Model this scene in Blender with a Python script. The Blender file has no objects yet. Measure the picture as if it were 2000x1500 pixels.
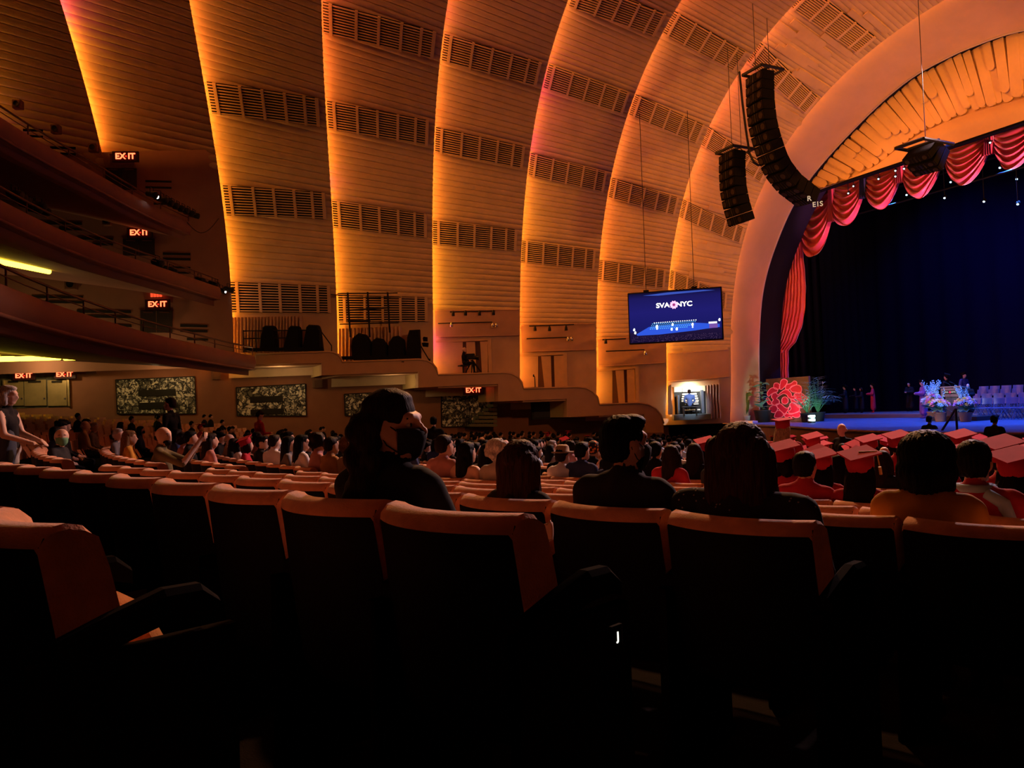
import bpy, bmesh, math, random
import numpy as np
from mathutils import Vector, Matrix, noise
from mathutils.bvhtree import BVHTree

# ------------------------------------------------------------------ camera
F_PX = 1503.0
PHI, PITCH, ROLL = 1.1095, 0.0297, 0.0363       # yaw left of the hall axis (+Y), pitch, roll
sc = bpy.context.scene
_F = np.array([-math.sin(PHI) * math.cos(PITCH), math.cos(PHI) * math.cos(PITCH), math.sin(PITCH)])
_R = np.array([math.cos(PHI), math.sin(PHI), 0.0])
_U = np.cross(_R, _F)
_c, _s = math.cos(ROLL), math.sin(ROLL)
_RR, _UU = _c * _R - _s * _U, _s * _R + _c * _U
cam_data = bpy.data.cameras.new('camera')
cam_data.sensor_width = 36.0
cam_data.lens = F_PX / 2000 * 36.0
cam_data.clip_start, cam_data.clip_end = 0.05, 300
cam = bpy.data.objects.new('camera', cam_data)
sc.collection.objects.link(cam)
cam.matrix_world = Matrix(((_RR[0], _UU[0], -_F[0], 0), (_RR[1], _UU[1], -_F[1], 0), (_RR[2], _UU[2], -_F[2], 0), (0, 0, 0, 1)))
sc.camera = cam

# ------------------------------------------------------------------ world, exposure
world = bpy.data.worlds.new('world')
sc.world = world
world.use_nodes = True
world.node_tree.nodes['Background'].inputs[0].default_value = (0.02, 0.012, 0.01, 1)
world.node_tree.nodes['Background'].inputs[1].default_value = 0.0
sc.view_settings.view_transform = 'Standard'
sc.view_settings.look = 'None'
sc.view_settings.gamma = 1
sc.view_settings.use_curve_mapping = False
sc.view_settings.exposure = 0.0
sc.cycles.max_bounces = 6
sc.cycles.diffuse_bounces = 3
sc.cycles.glossy_bounces = 2
sc.cycles.transmission_bounces = 2
sc.cycles.sample_clamp_indirect = 4.0
LED_POWER = 42.0         # radiance of the cove strips
# ------------------------------------------------------------------ pixel -> world
def ray(px, py):
    d = _F + _RR * ((px - 1000) / F_PX) - _UU * ((py - 750) / F_PX)
    return d
def at_depth(px, py, depth):
    return Vector(ray(px, py) * depth)
def at_z(px, py, z):
    d = ray(px, py); return Vector(d * (z / d[2]))
def at_y(px, py, y):
    d = ray(px, py); return Vector(d * (y / d[1]))
def at_x(px, py, x):
    d = ray(px, py); return Vector(d * (x / d[0]))
def at_surf(px, py, fn, t0=1.0, t1=90.0):
    """first t where fn(point) changes sign along the ray"""
    d = ray(px, py); lo = t0; f0 = fn(d * lo); n = 160
    for k in range(1, n + 1):
        hi = t0 + (t1 - t0) * k / n; f1 = fn(d * hi)
        if f0 * f1 <= 0:
            for _ in range(40):
                m = (lo + hi) / 2; fm = fn(d * m)
                if f0 * fm <= 0: hi = m
                else: lo, f0 = m, fm
            return Vector(d * (lo + hi) / 2)
        lo, f0 = hi, f1
    return Vector(d * 40)
def px_of(P):
    P = np.array(P); d = P @ _F
    return 1000 + F_PX * (P @ _RR) / d, 750 - F_PX * (P @ _UU) / d

# ------------------------------------------------------------------ materials
MATS = {}
def mat(name, color, rough=0.7, metal=0.0, spec=0.3, var=0.0, vscale=6.0, bump=0.0, bscale=40.0, emit=None, estr=0.0, objcol=False, sheen=0.0):
    if name in MATS: return MATS[name]
    m = bpy.data.materials.new(name); m.use_nodes = True
    nt = m.node_tree; b = nt.nodes['Principled BSDF']
    b.inputs['Base Color'].default_value = (*color, 1)
    b.inputs['Roughness'].default_value = rough
    b.inputs['Metallic'].default_value = metal
    b.inputs['Specular IOR Level'].default_value = spec
    if sheen: b.inputs['Sheen Weight'].default_value = sheen
    col = None
    if objcol:
        oi = nt.nodes.new('ShaderNodeObjectInfo'); col = oi.outputs['Color']
    if var or bump:
        tc = nt.nodes.new('ShaderNodeTexCoord')
    if var:
        nz = nt.nodes.new('ShaderNodeTexNoise'); nz.inputs['Scale'].default_value = vscale; nz.inputs['Detail'].default_value = 4
        nt.links.new(tc.outputs['Object'], nz.inputs['Vector'])
        mr = nt.nodes.new('ShaderNodeMapRange'); mr.inputs['From Min'].default_value = 0.3; mr.inputs['From Max'].default_value = 0.7
        mr.inputs['To Min'].default_value = 1 - var; mr.inputs['To Max'].default_value = 1 + var
        nt.links.new(nz.outputs['Fac'], mr.inputs['Value'])
        mx = nt.nodes.new('ShaderNodeMix'); mx.data_type = 'RGBA'; mx.blend_type = 'MULTIPLY'; mx.inputs[0].default_value = 1
        if col is not None: nt.links.new(col, mx.inputs[6])
        else: mx.inputs[6].default_value = (*color, 1)
        nt.links.new(mr.outputs['Result'], mx.inputs[7])
        col = mx.outputs[2]
    if col is not None: nt.links.new(col, b.inputs['Base Color'])
    if bump:
        n2 = nt.nodes.new('ShaderNodeTexNoise'); n2.inputs['Scale'].default_value = bscale; n2.inputs['Detail'].default_value = 3
        nt.links.new(tc.outputs['Object'], n2.inputs['Vector'])
        bp = nt.nodes.new('ShaderNodeBump'); bp.inputs['Strength'].default_value = bump; bp.inputs['Distance'].default_value = 0.02
        nt.links.new(n2.outputs['Fac'], bp.inputs['Height']); nt.links.new(bp.outputs['Normal'], b.inputs['Normal'])
    if emit:
        b.inputs['Emission Color'].default_value = (*emit, 1); b.inputs['Emission Strength'].default_value = estr
    MATS[name] = m
    return m
def glow(name, color, strength):
    if name in MATS: return MATS[name]
    m = bpy.data.materials.new(name); m.use_nodes = True; nt = m.node_tree
    nt.nodes.remove(nt.nodes['Principled BSDF'])
    e = nt.nodes.new('ShaderNodeEmission'); e.inputs[0].default_value = (*color, 1); e.inputs[1].default_value = strength
    nt.links.new(e.outputs[0], nt.nodes['Material Output'].inputs[0]); MATS[name] = m
    return m

# ------------------------------------------------------------------ object helpers
COL = sc.collection
def tag(o, label=None, cat=None, group=None, kind=None):
    if label: o['label'] = label
    if cat: o['category'] = cat
    if group: o['group'] = group
    if kind: o['kind'] = kind
    return o
def link(name, me, parent=None, loc=None):
    o = bpy.data.objects.new(name, me); COL.objects.link(o)
    if parent is not None: o.parent = parent
    if loc is not None: o.location = loc
    return o
def empty(name, loc=(0, 0, 0), rz=0.0, label=None, cat=None, group=None):
    o = bpy.data.objects.new(name, None); COL.objects.link(o)
    o.empty_display_size = 0.2; o.location = loc; o.rotation_euler = (0, 0, rz)
    return tag(o, label, cat, group)
def copy_tree(o, parent=None):
    c = o.copy(); COL.objects.link(c); c.parent = parent
    for ch in o.children: copy_tree(ch, c)
    return c

class MB:
    """collects shapes and links them as one mesh object"""
    def __init__(s): s.v = []; s.f = []; s.m = []; s.cm = 0
    def add(s, vs, fs):
        o = len(s.v); s.v += [tuple(v) for v in vs]; s.f += [tuple(i + o for i in f) for f in fs]; s.m += [s.cm] * len(fs); return s
    def box(s, c, d, rot=None, taper=1.0):
        x, y, z = d[0] / 2, d[1] / 2, d[2] / 2; c = Vector(c)
        vs = [Vector((sx * x * (taper if sz > 0 else 1), sy * y * (taper if sz > 0 else 1), sz * z)) for sz in (-1, 1) for sy in (-1, 1) for sx in (-1, 1)]
        if rot is not None: vs = [rot @ v for v in vs]
        return s.add([c + v for v in vs], [(0, 2, 3, 1), (4, 5, 7, 6), (0, 1, 5, 4), (1, 3, 7, 5), (3, 2, 6, 7), (2, 0, 4, 6)])
    def bbox(s, c, d, rot=None, b=0.02):
        """box with chamfered edges"""
        x, y, z = d[0] / 2, d[1] / 2, d[2] / 2; b = min(b, x * .9, y * .9, z * .9); c = Vector(c); bm = bmesh.new()
        r = bmesh.ops.create_cube(bm, size=1.0)
        for v in bm.verts: v.co = Vector((v.co.x * 2 * x, v.co.y * 2 * y, v.co.z * 2 * z))
        bmesh.ops.bevel(bm, geom=bm.edges[:], offset=b, segments=2, affect='EDGES', profile=0.6)
        bm.verts.index_update(); vs = [v.co.copy() for v in bm.verts]; fs = [[v.index for v in f.verts] for f in bm.faces]; bm.free()
        if rot is not None: vs = [rot @ v for v in vs]
        return s.add([c + v for v in vs], fs)
    def tube(s, pts, r, n=6, caps=True):
        pts = [Vector(p) for p in pts]; rs = r if isinstance(r, (list, tuple)) else [r] * len(pts); vs = []; up = None
        for i, p in enumerate(pts):
            t = (pts[min(i + 1, len(pts) - 1)] - pts[max(i - 1, 0)])
            t = t.normalized() if t.length > 1e-9 else Vector((0, 0, 1))
            if up is None: up = t.orthogonal().normalized()
            else:
                up = up - t * up.dot(t); up = up.normalized() if up.length > 1e-6 else t.orthogonal().normalized()
            w = t.cross(up)
            vs += [p + (up * math.cos(2 * math.pi * k / n) + w * math.sin(2 * math.pi * k / n)) * rs[i] for k in range(n)]
        fs = [(i * n + k, i * n + (k + 1) % n, (i + 1) * n + (k + 1) % n, (i + 1) * n + k) for i in range(len(pts) - 1) for k in range(n)]
        if caps: fs += [tuple(range(n - 1, -1, -1)), tuple((len(pts) - 1) * n + k for k in range(n))]
        return s.add(vs, fs)
    def lathe(s, prof, c=(0, 0, 0), n=16, rot=None, sx=1.0, sy=1.0):
        c = Vector(c); vs = []
        for r, z in prof:
            for k in range(n):
                v = Vector((r * sx * math.cos(2 * math.pi * k / n), r * sy * math.sin(2 * math.pi * k / n), z))
                vs.append(c + (rot @ v if rot is not None else v))
        fs = [(i * n + k, i * n + (k + 1) % n, (i + 1) * n + (k + 1) % n, (i + 1) * n + k) for i in range(len(prof) - 1) for k in range(n)]
        fs += [tuple(range(n - 1, -1, -1)), tuple((len(prof) - 1) * n + k for k in range(n))]
        return s.add(vs, fs)
    def ball(s, c, r, n=10, m=7, rot=None):
        r = (r, r, r) if not isinstance(r, (tuple, list)) else r; c = Vector(c); vs = []
        for i in range(m + 1):
            a = math.pi * i / m
            for k in range(n):
                v = Vector((r[0] * math.sin(a) * math.cos(2 * math.pi * k / n), r[1] * math.sin(a) * math.sin(2 * math.pi * k / n), r[2] * math.cos(a)))
                vs.append(c + (rot @ v if rot is not None else v))
        return s.add(vs, [(i * n + k, (i + 1) * n + k, (i + 1) * n + (k + 1) % n, i * n + (k + 1) % n) for i in range(m) for k in range(n)])
    def prism(s, pts, off):
        """closed polygon (list of Vector) extruded by the vector off"""
        n = len(pts); pts = [Vector(p) for p in pts]; off = Vector(off)
        return s.add(pts + [p + off for p in pts], [tuple(range(n - 1, -1, -1)), tuple(range(n, 2 * n))] + [(k, (k + 1) % n, n + (k + 1) % n, n + k) for k in range(n)])
    def slab(s, front, offs):
        """polygon front, per-vertex back offset"""
        n = len(front); front = [Vector(p) for p in front]; back = [p + Vector(o) for p, o in zip(front, offs)]
        return s.add(front + back, [tuple(range(n)), tuple(range(2 * n - 1, n - 1, -1))] + [(k, n + k, n + (k + 1) % n, (k + 1) % n) for k in range(n)])
    def grid(s, P, closed=False):
        """P[i][j] points -> quads"""
        m, n = len(P), len(P[0]); o = [p for row in P for p in row]
        fs = [(i * n + j, i * n + (j + 1) % n, (i + 1) * n + (j + 1) % n, (i + 1) * n + j) for i in range(m - 1) for j in range(n if closed else n - 1)]
        return s.add(o, fs)
    def mesh(s, name, mats, smooth=False, fix=True):
        me = bpy.data.meshes.new(name); me.from_pydata([tuple(v) for v in s.v], [], s.f)
        for m_ in (mats if isinstance(mats, (list, tuple)) else [mats]): me.materials.append(m_)
        if len(set(s.m)) > 1 or s.cm: me.polygons.foreach_set('material_index', s.m)
        if fix:
            bm = bmesh.new(); bm.from_mesh(me); bmesh.ops.recalc_face_normals(bm, faces=bm.faces[:]); bm.to_mesh(me); bm.free()
        if smooth: me.polygons.foreach_set('use_smooth', [True] * len(me.polygons))
        me.update(); return me
    def build(s, name, mats, parent=None, smooth=False, loc=None, fix=True):
        return link(name, s.mesh(name, mats, smooth, fix), parent, loc)
def lerp(a, b, t): return a + (b - a) * t
def interp(x, xs, ys): return float(np.interp(x, xs, ys))
# ================================================================== the hall: telescoping arches
XC, KL, K2, ZS, PE = -15.4257, -0.0872, 0.0119, 2.1669, 2.155
AY = [-4.9, -0.2273, 4.345, 8.9586, 13.2845, 17.2333, 20.7257, 23.9084, 26.9265]
AA = [27.2, 25.4007, 23.6124, 21.8838, 20.1887, 18.5376, 16.9755, 15.5087, 14.2253]
AB = [24.6, 22.4891, 20.456, 18.5972, 17.0222, 15.6656, 14.4175, 13.1398, 11.6028]
AY[0:0] = [-10.0]; AA[0:0] = [29.2]; AB[0:0] = [26.8]; OFS = 1      # index 0 = lip far behind, 1 = lip 0 (left of frame), 2 = lip e1 ...
def lean(z): return -KL * z - K2 * z * z
def arch(i, q, dr=0.0, dy=0.0):
    """lip curve i at parameter q: q<0 straight wall (metres below the springing), else angle"""
    a, b, y = AA[i] + dr, AB[i] + dr, AY[i] + dy
    if q < 0: x, z = a, ZS + q
    else:
        cq, sq = math.cos(q), math.sin(q)
        x = math.copysign(abs(cq) ** (2 / PE), cq) * a; z = ZS + abs(sq) ** (2 / PE) * b
    return Vector((XC - x, y + lean(z), z))
def wall_x(y):            # wall at floor level, smooth through the lips
    return XC - interp(y, AY, AA)
RECESS, RBACK = 0.74, 0.30
def band_pt(i, q, s):     # band between lip i (recessed start) and lip i+1
    return arch(i, q, RECESS, -0.12).lerp(arch(i + 1, q), s)
def band_frame(i, q, s):
    e = 0.01; P = band_pt(i, q, s)
    du = band_pt(i, q + (e if q < 0 else e / 18), s) - P; dv = band_pt(i, q, s + e) - P
    n = du.cross(dv).normalized()
    c = Vector((XC, P.y, 3.0)) - P
    return P, (n if n.dot(c) > 0 else -n), du.normalized(), dv.normalized()
# rib boundaries: equal arc length on a mean arch
RIB = 0.27
def rib_params():
    qs = []; q = -6.0
    while q < -1e-6: qs.append(q); q += RIB
    a, b = 19.0, 17.0; th = 0.0; N = 3000; last = None; acc = 0.0; qs.append(0.0)
    for k in range(1, N + 1):
        t = math.pi / 2 * k / N
        p = (math.cos(t) ** (2 / PE) * a if k < N else 0, math.sin(t) ** (2 / PE) * b)
        if last is None: last = (a, 0)
        acc += math.hypot(p[0] - last[0], p[1] - last[1]); last = p
        if acc >= RIB: qs.append(t); acc -= RIB
    return qs
RQ = rib_params()
PLASTER = mat('gold_plaster', (0.62, 0.44, 0.27), 0.62, 0, 0.25, var=0.10, vscale=1.3, bump=0.12, bscale=9)
PLASTER2 = mat('gold_plaster_smooth', (0.62, 0.42, 0.25), 0.6, 0, 0.25, var=0.06, vscale=1.0)
CLOTH_TAN = mat('tan_cloth', (0.50, 0.30, 0.20), 0.85, 0, 0.1, var=0.06, vscale=2)
SLOT_SHADE = mat('dark_recess', (0.012, 0.008, 0.006), 0.9)  # black plate colour stands in for the shade inside the grille slots
SLAT = mat('gold_slat', (0.66, 0.46, 0.28), 0.6)
# lowest z of each band and the height where the ribs begin
ZLOW = {0: 12.0, 1: 12.0, 2: 1.9, 3: 1.3, 4: 0.65, 5: -0.15, 6: -0.85, 7: -1.2}
ZRIB = {0: 12.2, 1: 12.1, 2: 5.9, 3: 5.2, 4: 4.55, 5: 3.55, 6: 2.75, 7: 2.55}
def zlow(k): return ZLOW[max(0, min(7, k))]
BVHS = {}
def smooth_band(i, key):
    qs = [zlow(key) - ZS + t * (ZS - zlow(key)) / 8 - 1e-4 for t in range(8)] + [math.pi / 2 * t / 60 for t in range(58)]
    P = [[band_pt(i, q, s / 8) for s in range(9)] for q in qs]
    vs = [p for r in P for p in r]; n = 9
    fs = [(a * n + b, a * n + b + 1, (a + 1) * n + b + 1, (a + 1) * n + b) for a in range(len(P) - 1) for b in range(n - 1)]
    BVHS[key] = BVHTree.FromPolygons(vs, fs)
for k in range(0, 8): smooth_band(k + OFS, k)
def on_band(px, py, k, off=0.0):
    """point on arch band k seen at a pixel, moved off metres into the hall; and the normal"""
    d = Vector(ray(px, py)).normalized()
    hit = BVHS[k].ray_cast(Vector((0, 0, 0)), d)
    if hit[0] is None:
        hit = BVHS[k].find_nearest(d * (36 if k < 4 else 38))
    p, n = hit[0], hit[1]
    if n.dot(d) > 0: n = -n
    return p + n * off, n
def build_band(k):
    i = k + OFS; mb = MB(); SN = 7; prof = [(0.0, 0.0), (0.10, 0.62), (0.30, 0.95), (0.5, 1.0), (0.70, 0.95), (0.90, 0.62)]
    rows = []
    qlow = zlow(k) - ZS; qs = [q for q in RQ if q > qlow + 0.05] if qlow < 0 else [q for q in RQ if arch(i, q).z > zlow(k)]
    if qlow < 0: rows.append((qlow, 0.0))
    else: rows.append((RQ[RQ.index(qs[0]) - 1], 0.0))
    amp = 0.048 if k < 7 else 0.03
    for a in range(len(qs) - 1):
        q0, q1 = qs[a], qs[a + 1]; z0 = arch(i, q0).z
        if z0 < ZRIB[max(0, min(7, k))]:
            rows.append((q0, 0.0)); continue
        for u, d in prof: rows.append((lerp(q0, q1, u), d * amp))
    rows.append((qs[-1], 0.0))
    nleft = len(rows)
    for t in range(1, 41): rows.append((math.pi / 2 + math.pi / 2 * t / 40, 0.0))
    P = []
    for q, d in rows:
        r = []
        for s in range(SN + 1):
            if d: p, n, _, _ = band_frame(i, q, s / SN); p = p + n * d
            else: p = band_pt(i, q, s / SN)
            r.append(p)
        # lip thickness and return into the cove
        tip = r[-1]; dr = arch(i + 1, q, 0.05, 0.0); r.append(dr)
        if k < 7: r.append(arch(i + 1, q, 0.36, -0.40)); r.append(arch(i + 1, q, RECESS, -0.42)); r.append(arch(i + 1, q, RECESS, -0.10))
        else: r.append(arch(i + 1, q, 0.18, -0.24)); r.append(arch(i + 1, q, .42, -0.26)); r.append(arch(i + 1, q, .42, -0.12))
        P.append(r)
    mb.grid(P)
    o = mb.build('arch_band', PLASTER, smooth=True)
    tag(o, kind='structure')
    me = o.data
    try: me.set_sharp_from_angle(angle=math.radians(50))
    except Exception: pass
    return o
BANDS = {k: build_band(k) for k in range(-1, 8)}
# cove LED strips: short lamps of slightly different colours behind each lip
def led_material():
    m = bpy.data.materials.new('cove_lamp'); m.use_nodes = True; nt = m.node_tree
    nt.nodes.remove(nt.nodes['Principled BSDF'])
    at = nt.nodes.new('ShaderNodeVertexColor'); at.layer_name = 'tint'
    e = nt.nodes.new('ShaderNodeEmission'); e.inputs[1].default_value = LED_POWER
    nt.links.new(at.outputs['Color'], e.inputs[0]); nt.links.new(e.outputs[0], nt.nodes['Material Output'].inputs[0])
    return m
LEDM = led_material()
rng = random.Random(7)
def led_strip(k):
    """strip behind the lip between band k-1 and band k (lights band k)"""
    i = k + OFS; mb = MB(); cols = []
    zb = {1: 12.05, 2: 2.4, 3: 2.3, 4: 1.75, 5: 1.0, 6: .2, 7: -.55, 8: -1.1}.get(k, 12.0)
    q0 = zb - ZS; qs = []; q = q0
    while q < 0: qs.append(q); q += 0.5
    th = 0.0
    while th < 1.4 and arch(i, th).z < zb: th += .01
    while th < math.pi * 0.62: qs.append(th); th += 0.5 / 18
    base = np.array([1.0, 0.345, 0.03])
    drift = rng.random() * 10
    for a in range(len(qs) - 1):
        r0, r1 = (0.44, 0.54) if k < 8 else (0.24, 0.34)
        A0, A1 = arch(i, qs[a], r0, -0.36 if k < 8 else -.2), arch(i, qs[a + 1], r0, -0.36 if k < 8 else -.2)
        B0, B1 = arch(i, qs[a], r1, -0.36 if k < 8 else -.2), arch(i, qs[a + 1], r1, -0.36 if k < 8 else -.2)
        if k == 8: A0, A1, B0, B1 = arch(i, qs[a], .21, -.21), arch(i, qs[a + 1], .21, -.21), arch(i, qs[a], .23, -.10), arch(i, qs[a + 1], .23, -.10)
        mb.add([A0, A1, B1, B0], [(0, 1, 2, 3)])
        w = noise.noise(Vector((a * 0.13 + drift, k * 3.1, 0))); w2 = noise.noise(Vector((a * 0.45 + drift, k * 5.7, 9)))
        hh = min(1.0, max(0.0, (qs[a] - .35) / .6)); rr = min(1.0, hh * (.20 + .07 * k) + .02 * max(0, k - 3))
        c = (base * (1 - rr) + np.array([.95, .22, .10]) * rr) * (1.0 + 0.35 * w2)
        c[1] *= 1.0 + 0.35 * w
        c = c * (1.0 + .09 * max(0, k - 3))
        pink = noise.noise(Vector((a * 0.33 + drift * 2, k * 1.7, 4)))
        if k == 8: pink = 0; c = base * np.array([1, .92 + .12 * w, 1]) * 1.0
        if pink > 0.42: c = np.array([0.9, 0.12, 0.16])
        if pink > 0.50: c = np.array([0.75, 0.05, 0.28])
        cols.append(c)
    me = mb.mesh('cove_lamp_strip', LEDM, fix=False)
    ca = me.color_attributes.new('tint', 'FLOAT_COLOR', 'CORNER')
    for f, c in zip(me.polygons, cols):
        for li in f.loop_indices: ca.data[li].color = (c[0], c[1], c[2], 1)
    o = link('cove_lamp_strip', me, BANDS[min(k, 7)]); return o
for k in range(0, 8): led_strip(k)
# ================================================================== wall fittings on the arches
def invert(i, P, q=0.4, s=0.5):
    P = Vector(P)
    for _ in range(25):
        p = band_pt(i, q, s); e = 1e-3
        dq = (band_pt(i, q + e, s) - p) / e; ds = (band_pt(i, q, s + e) - p) / e; r = P - p
        a, b, c = dq.dot(dq), dq.dot(ds), ds.dot(ds); u, v = dq.dot(r), ds.dot(r); D = a * c - b * b
        if abs(D) < 1e-9: break
        q += max(-.3, min(.3, (u * c - v * b) / D)); s += max(-.5, min(.5, (a * v - b * u) / D))
        q = max(q, -5.0); s = max(-.3, min(1.3, s))
    return q, s
def band_q(px, py, k):
    P, _ = on_band(px, py, k)
    g = 0.3 if P.z > ZS + .5 else -0.5
    return invert(k + OFS, P, g if P.z < 12 else .8, .5)
def bp(k, q, s, off=0.0):
    p, n, _, _ = band_frame(k + OFS, q, s); return p + n * off
GRILLES = {1: [],
 2: [((410, 190), (625, 219)), ((440, 391), (640, 402)), ((452, 580), (652, 585))],
 3: [((632, 33), (857, 90)), ((641, 224), (842, 260)), ((651, 418), (834, 441)), ((662, 603), (838, 604))],
 4: [((866, 92), (1052, 144)), ((851, 272), (1023, 307)), ((846, 454), (1008, 469))],
 5: [((1132, -8), (1290, 47)), ((1067, 148), (1222, 201)), ((1035, 320), (1181, 355)), ((1019, 491), (1160, 507))],
 6: [((1315, 46), (1440, 116)), ((1237, 204), (1364, 259)), ((1192, 366), (1319, 402)), ((1169, 527), (1295, 545))],
 7: [((1580, 7), (1693, 86)), ((1480, 104), (1588, 206)), ((1383, 267), (1494, 340)), ((1332, 407), (1450, 460)), ((1311, 545), (1418, 588))]}
SEGS = [(0.0, .055), (.085, .285), (.31, .485), (.51, .685), (.71, .86), (.885, .97)]
def make_grille(k, A, B):
    qa, sa = band_q(A[0], A[1], k); qb, sb = band_q(B[0], B[1], k)
    hang = 0.60 if qa < 0 else 0.60 / 18.5                       # half height in parameter units
    sa = max(.03, min(sa, .16)); sb = .95 if k < 7 else min(.98, sb)
    def Q(s): return lerp(qa, qb, (s - sa) / (sb - sa))
    ss = [lerp(sa, sb, t / 8) for t in range(9)]
    mb = MB()
    mb.grid([[bp(k, Q(s) + hang * h, s, .02 + (.045 if k < 7 else .03)) for h in np.linspace(-1, 1, 5)] for s in ss])
    o = mb.build('vent_grille', SLOT_SHADE, BANDS[k])
    lo = MB(); NS = 11
    for a, b in SEGS:
        s0, s1 = lerp(sa, sb, a), lerp(sa, sb, b)
        for n in range(NS):
            h0 = -1 + 2 * (n + .30) / NS; h1 = -1 + 2 * (n + .68) / NS
            f = [bp(k, Q(s0) + hang * h0, s0, .13), bp(k, Q(s1) + hang * h0, s1, .13), bp(k, Q(s1) + hang * h1, s1, .13), bp(k, Q(s0) + hang * h1, s0, .13)]
            nn = (f[1] - f[0]).cross(f[3] - f[0]).normalized(); cc = Vector((XC, f[0].y, 3)) - f[0]
            if nn.dot(cc) > 0: nn = -nn
            lo.slab(f, [nn * .055] * 4)
    l = lo.build('louver', SLAT, o); l['kind'] = 'stuff'
    fr = MB()
    for a, b in zip([x[1] for x in SEGS], [x[0] for x in SEGS[1:]] + [1.0]):
        s0, s1 = lerp(sa, sb, a), lerp(sa, sb, b)
        f = [bp(k, Q(s0) - hang, s0, .14), bp(k, Q(s1) - hang, s1, .14), bp(k, Q(s1) + hang, s1, .14), bp(k, Q(s0) + hang, s0, .14)]
        nn = (f[1] - f[0]).cross(f[3] - f[0]).normalized(); cc = Vector((XC, f[0].y, 3)) - f[0]
        if nn.dot(cc) > 0: nn = -nn
        fr.slab(f, [nn * .08] * 4)
    fr.build('grille_frame', SLAT, o)
for k, L in GRILLES.items():
    for A, B in L: make_grille(k, A, B)

def wslab(name, pix, k, off, th, m, parent=None, sub=1, mb=None):
    """polygon traced in pixels on band k, front off metres proud, th thick"""
    own = mb is None; mb = mb or MB()
    pts = []
    for a, b in zip(pix, pix[1:] + pix[:1]):
        for t in range(sub): pts.append((lerp(a[0], b[0], t / sub), lerp(a[1], b[1], t / sub)))
    fr = []; bk = []
    for p in pts:
        P, n = on_band(p[0], p[1], k, off); fr.append(P); bk.append(-n * th)
    mb.slab(fr, bk)
    return mb.build(name, m, parent) if own else mb
WOODPANEL = mat('door_panel', (0.60, 0.40, 0.22), 0.55, 0, .3, var=.06, vscale=3)
BLACKM = mat('black_metal', (0.012, 0.011, 0.011), 0.5, 0, .3)
CHROME = mat('lamp_chrome', (0.7, 0.68, 0.65), 0.25, 0.9)
# hanging cloth panels + folding doors on the lower walls of bands 4,5,6
def cloth_panel(name, k, tl, tr, br, bl, amp=.02):
    mb = MB(); P = []
    for j in range(13):
        v = j / 12; row = []
        for u_ in range(25):
            u = u_ / 24
            x = lerp(lerp(tl[0], tr[0], u), lerp(bl[0], br[0], u), v); y = lerp(lerp(tl[1], tr[1], u), lerp(bl[1], br[1], u), v)
            w = amp * (noise.noise(Vector((u * 3 + v * 4, v * 2.2 - u * 1.5, k * 7.3))) + .5 * noise.noise(Vector((u * 9 + v * 8, v * 5, k))))
            row.append(on_band(x, y, k, .10 + w)[0])
        P.append(row)
    mb.grid(P)
    ed = [P[0][i] for i in range(25)]
    mb.tube([p + Vector((0.0, 0, .02)) for p in ed], .035, 6)
    mb.tube([P[-1][i] for i in range(25)], .03, 6)
    return mb.build(name, CLOTH_TAN, BANDS[k], smooth=True)
cloth_panel('cloth_panel', 4, (850, 607), (1014, 606), (1015, 655), (852, 658))
cloth_panel('cloth_panel', 5, (1018, 636), (1162, 633), (1162, 683), (1020, 687), .045)
cloth_panel('cloth_panel', 6, (1168, 663), (1299, 656), (1299, 709), (1169, 716), .05)
cloth_panel('cloth_panel', 7, (1304, 692), (1423, 684), (1424, 736), (1305, 746), .01)
def folding_door(n, k, x0, x1, yt0, yt1, yb0, yb1, leaves, gaps, frame):
    """leaves / gaps: pixel x ranges (top0, top1, bottom0, bottom1)"""
    def Y(x, top): return lerp(yt0, yt1, (x - x0) / (x1 - x0)) if top else lerp(yb0, yb1, (x - x0) / (x1 - x0))
    root = wslab('door_%d' % n, [(x0, yt0), (x1, yt1), (x1, yb1), (x0, yb0)], k, .03, .02, mat('door_gap', (.10, .05, .032), .8))  # brown sheet stands in for the shaded gaps between the leaves
    tag(root, kind='structure')
    for a, b, c, d in leaves:
        wslab('door_leaf', [(a, Y(a, 1) + .5), (b, Y(b, 1) + .5), (d, Y(d, 0)), (c, Y(c, 0))], k, .11, .05, WOODPANEL, root)
    a, b = frame
    wslab('door_frame', [(a, Y(a, 1) - 4), (b, Y(b, 1) - 4), (b + 2, Y(b, 0)), (a + 2, Y(a, 0))], k, .17, .14, WOODPANEL, root)
    wslab('lintel', [(x0 - 52, Y(x0, 1) - 3), (a, Y(a, 1) - 5), (a, Y(a, 1) - 1), (x0 - 52, Y(x0, 1) + 1)], k, .15, .12, WOODPANEL, root)
folding_door(1, 4, 904, 953, 668, 666, 733, 731, [(911, 928, 913, 931), (938, 953, 942, 953)], None, (953, 960))
folding_door(2, 5, 1051, 1100, 696, 694, 762, 760, [(1057, 1076, 1064, 1078), (1082, 1100, 1084, 1102)], None, (1100, 1107))
folding_door(3, 6, 1196, 1239, 724, 721, 794, 792, [(1202, 1218, 1209, 1221), (1224, 1239, 1226, 1242)], None, (1240, 1247))
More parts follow.
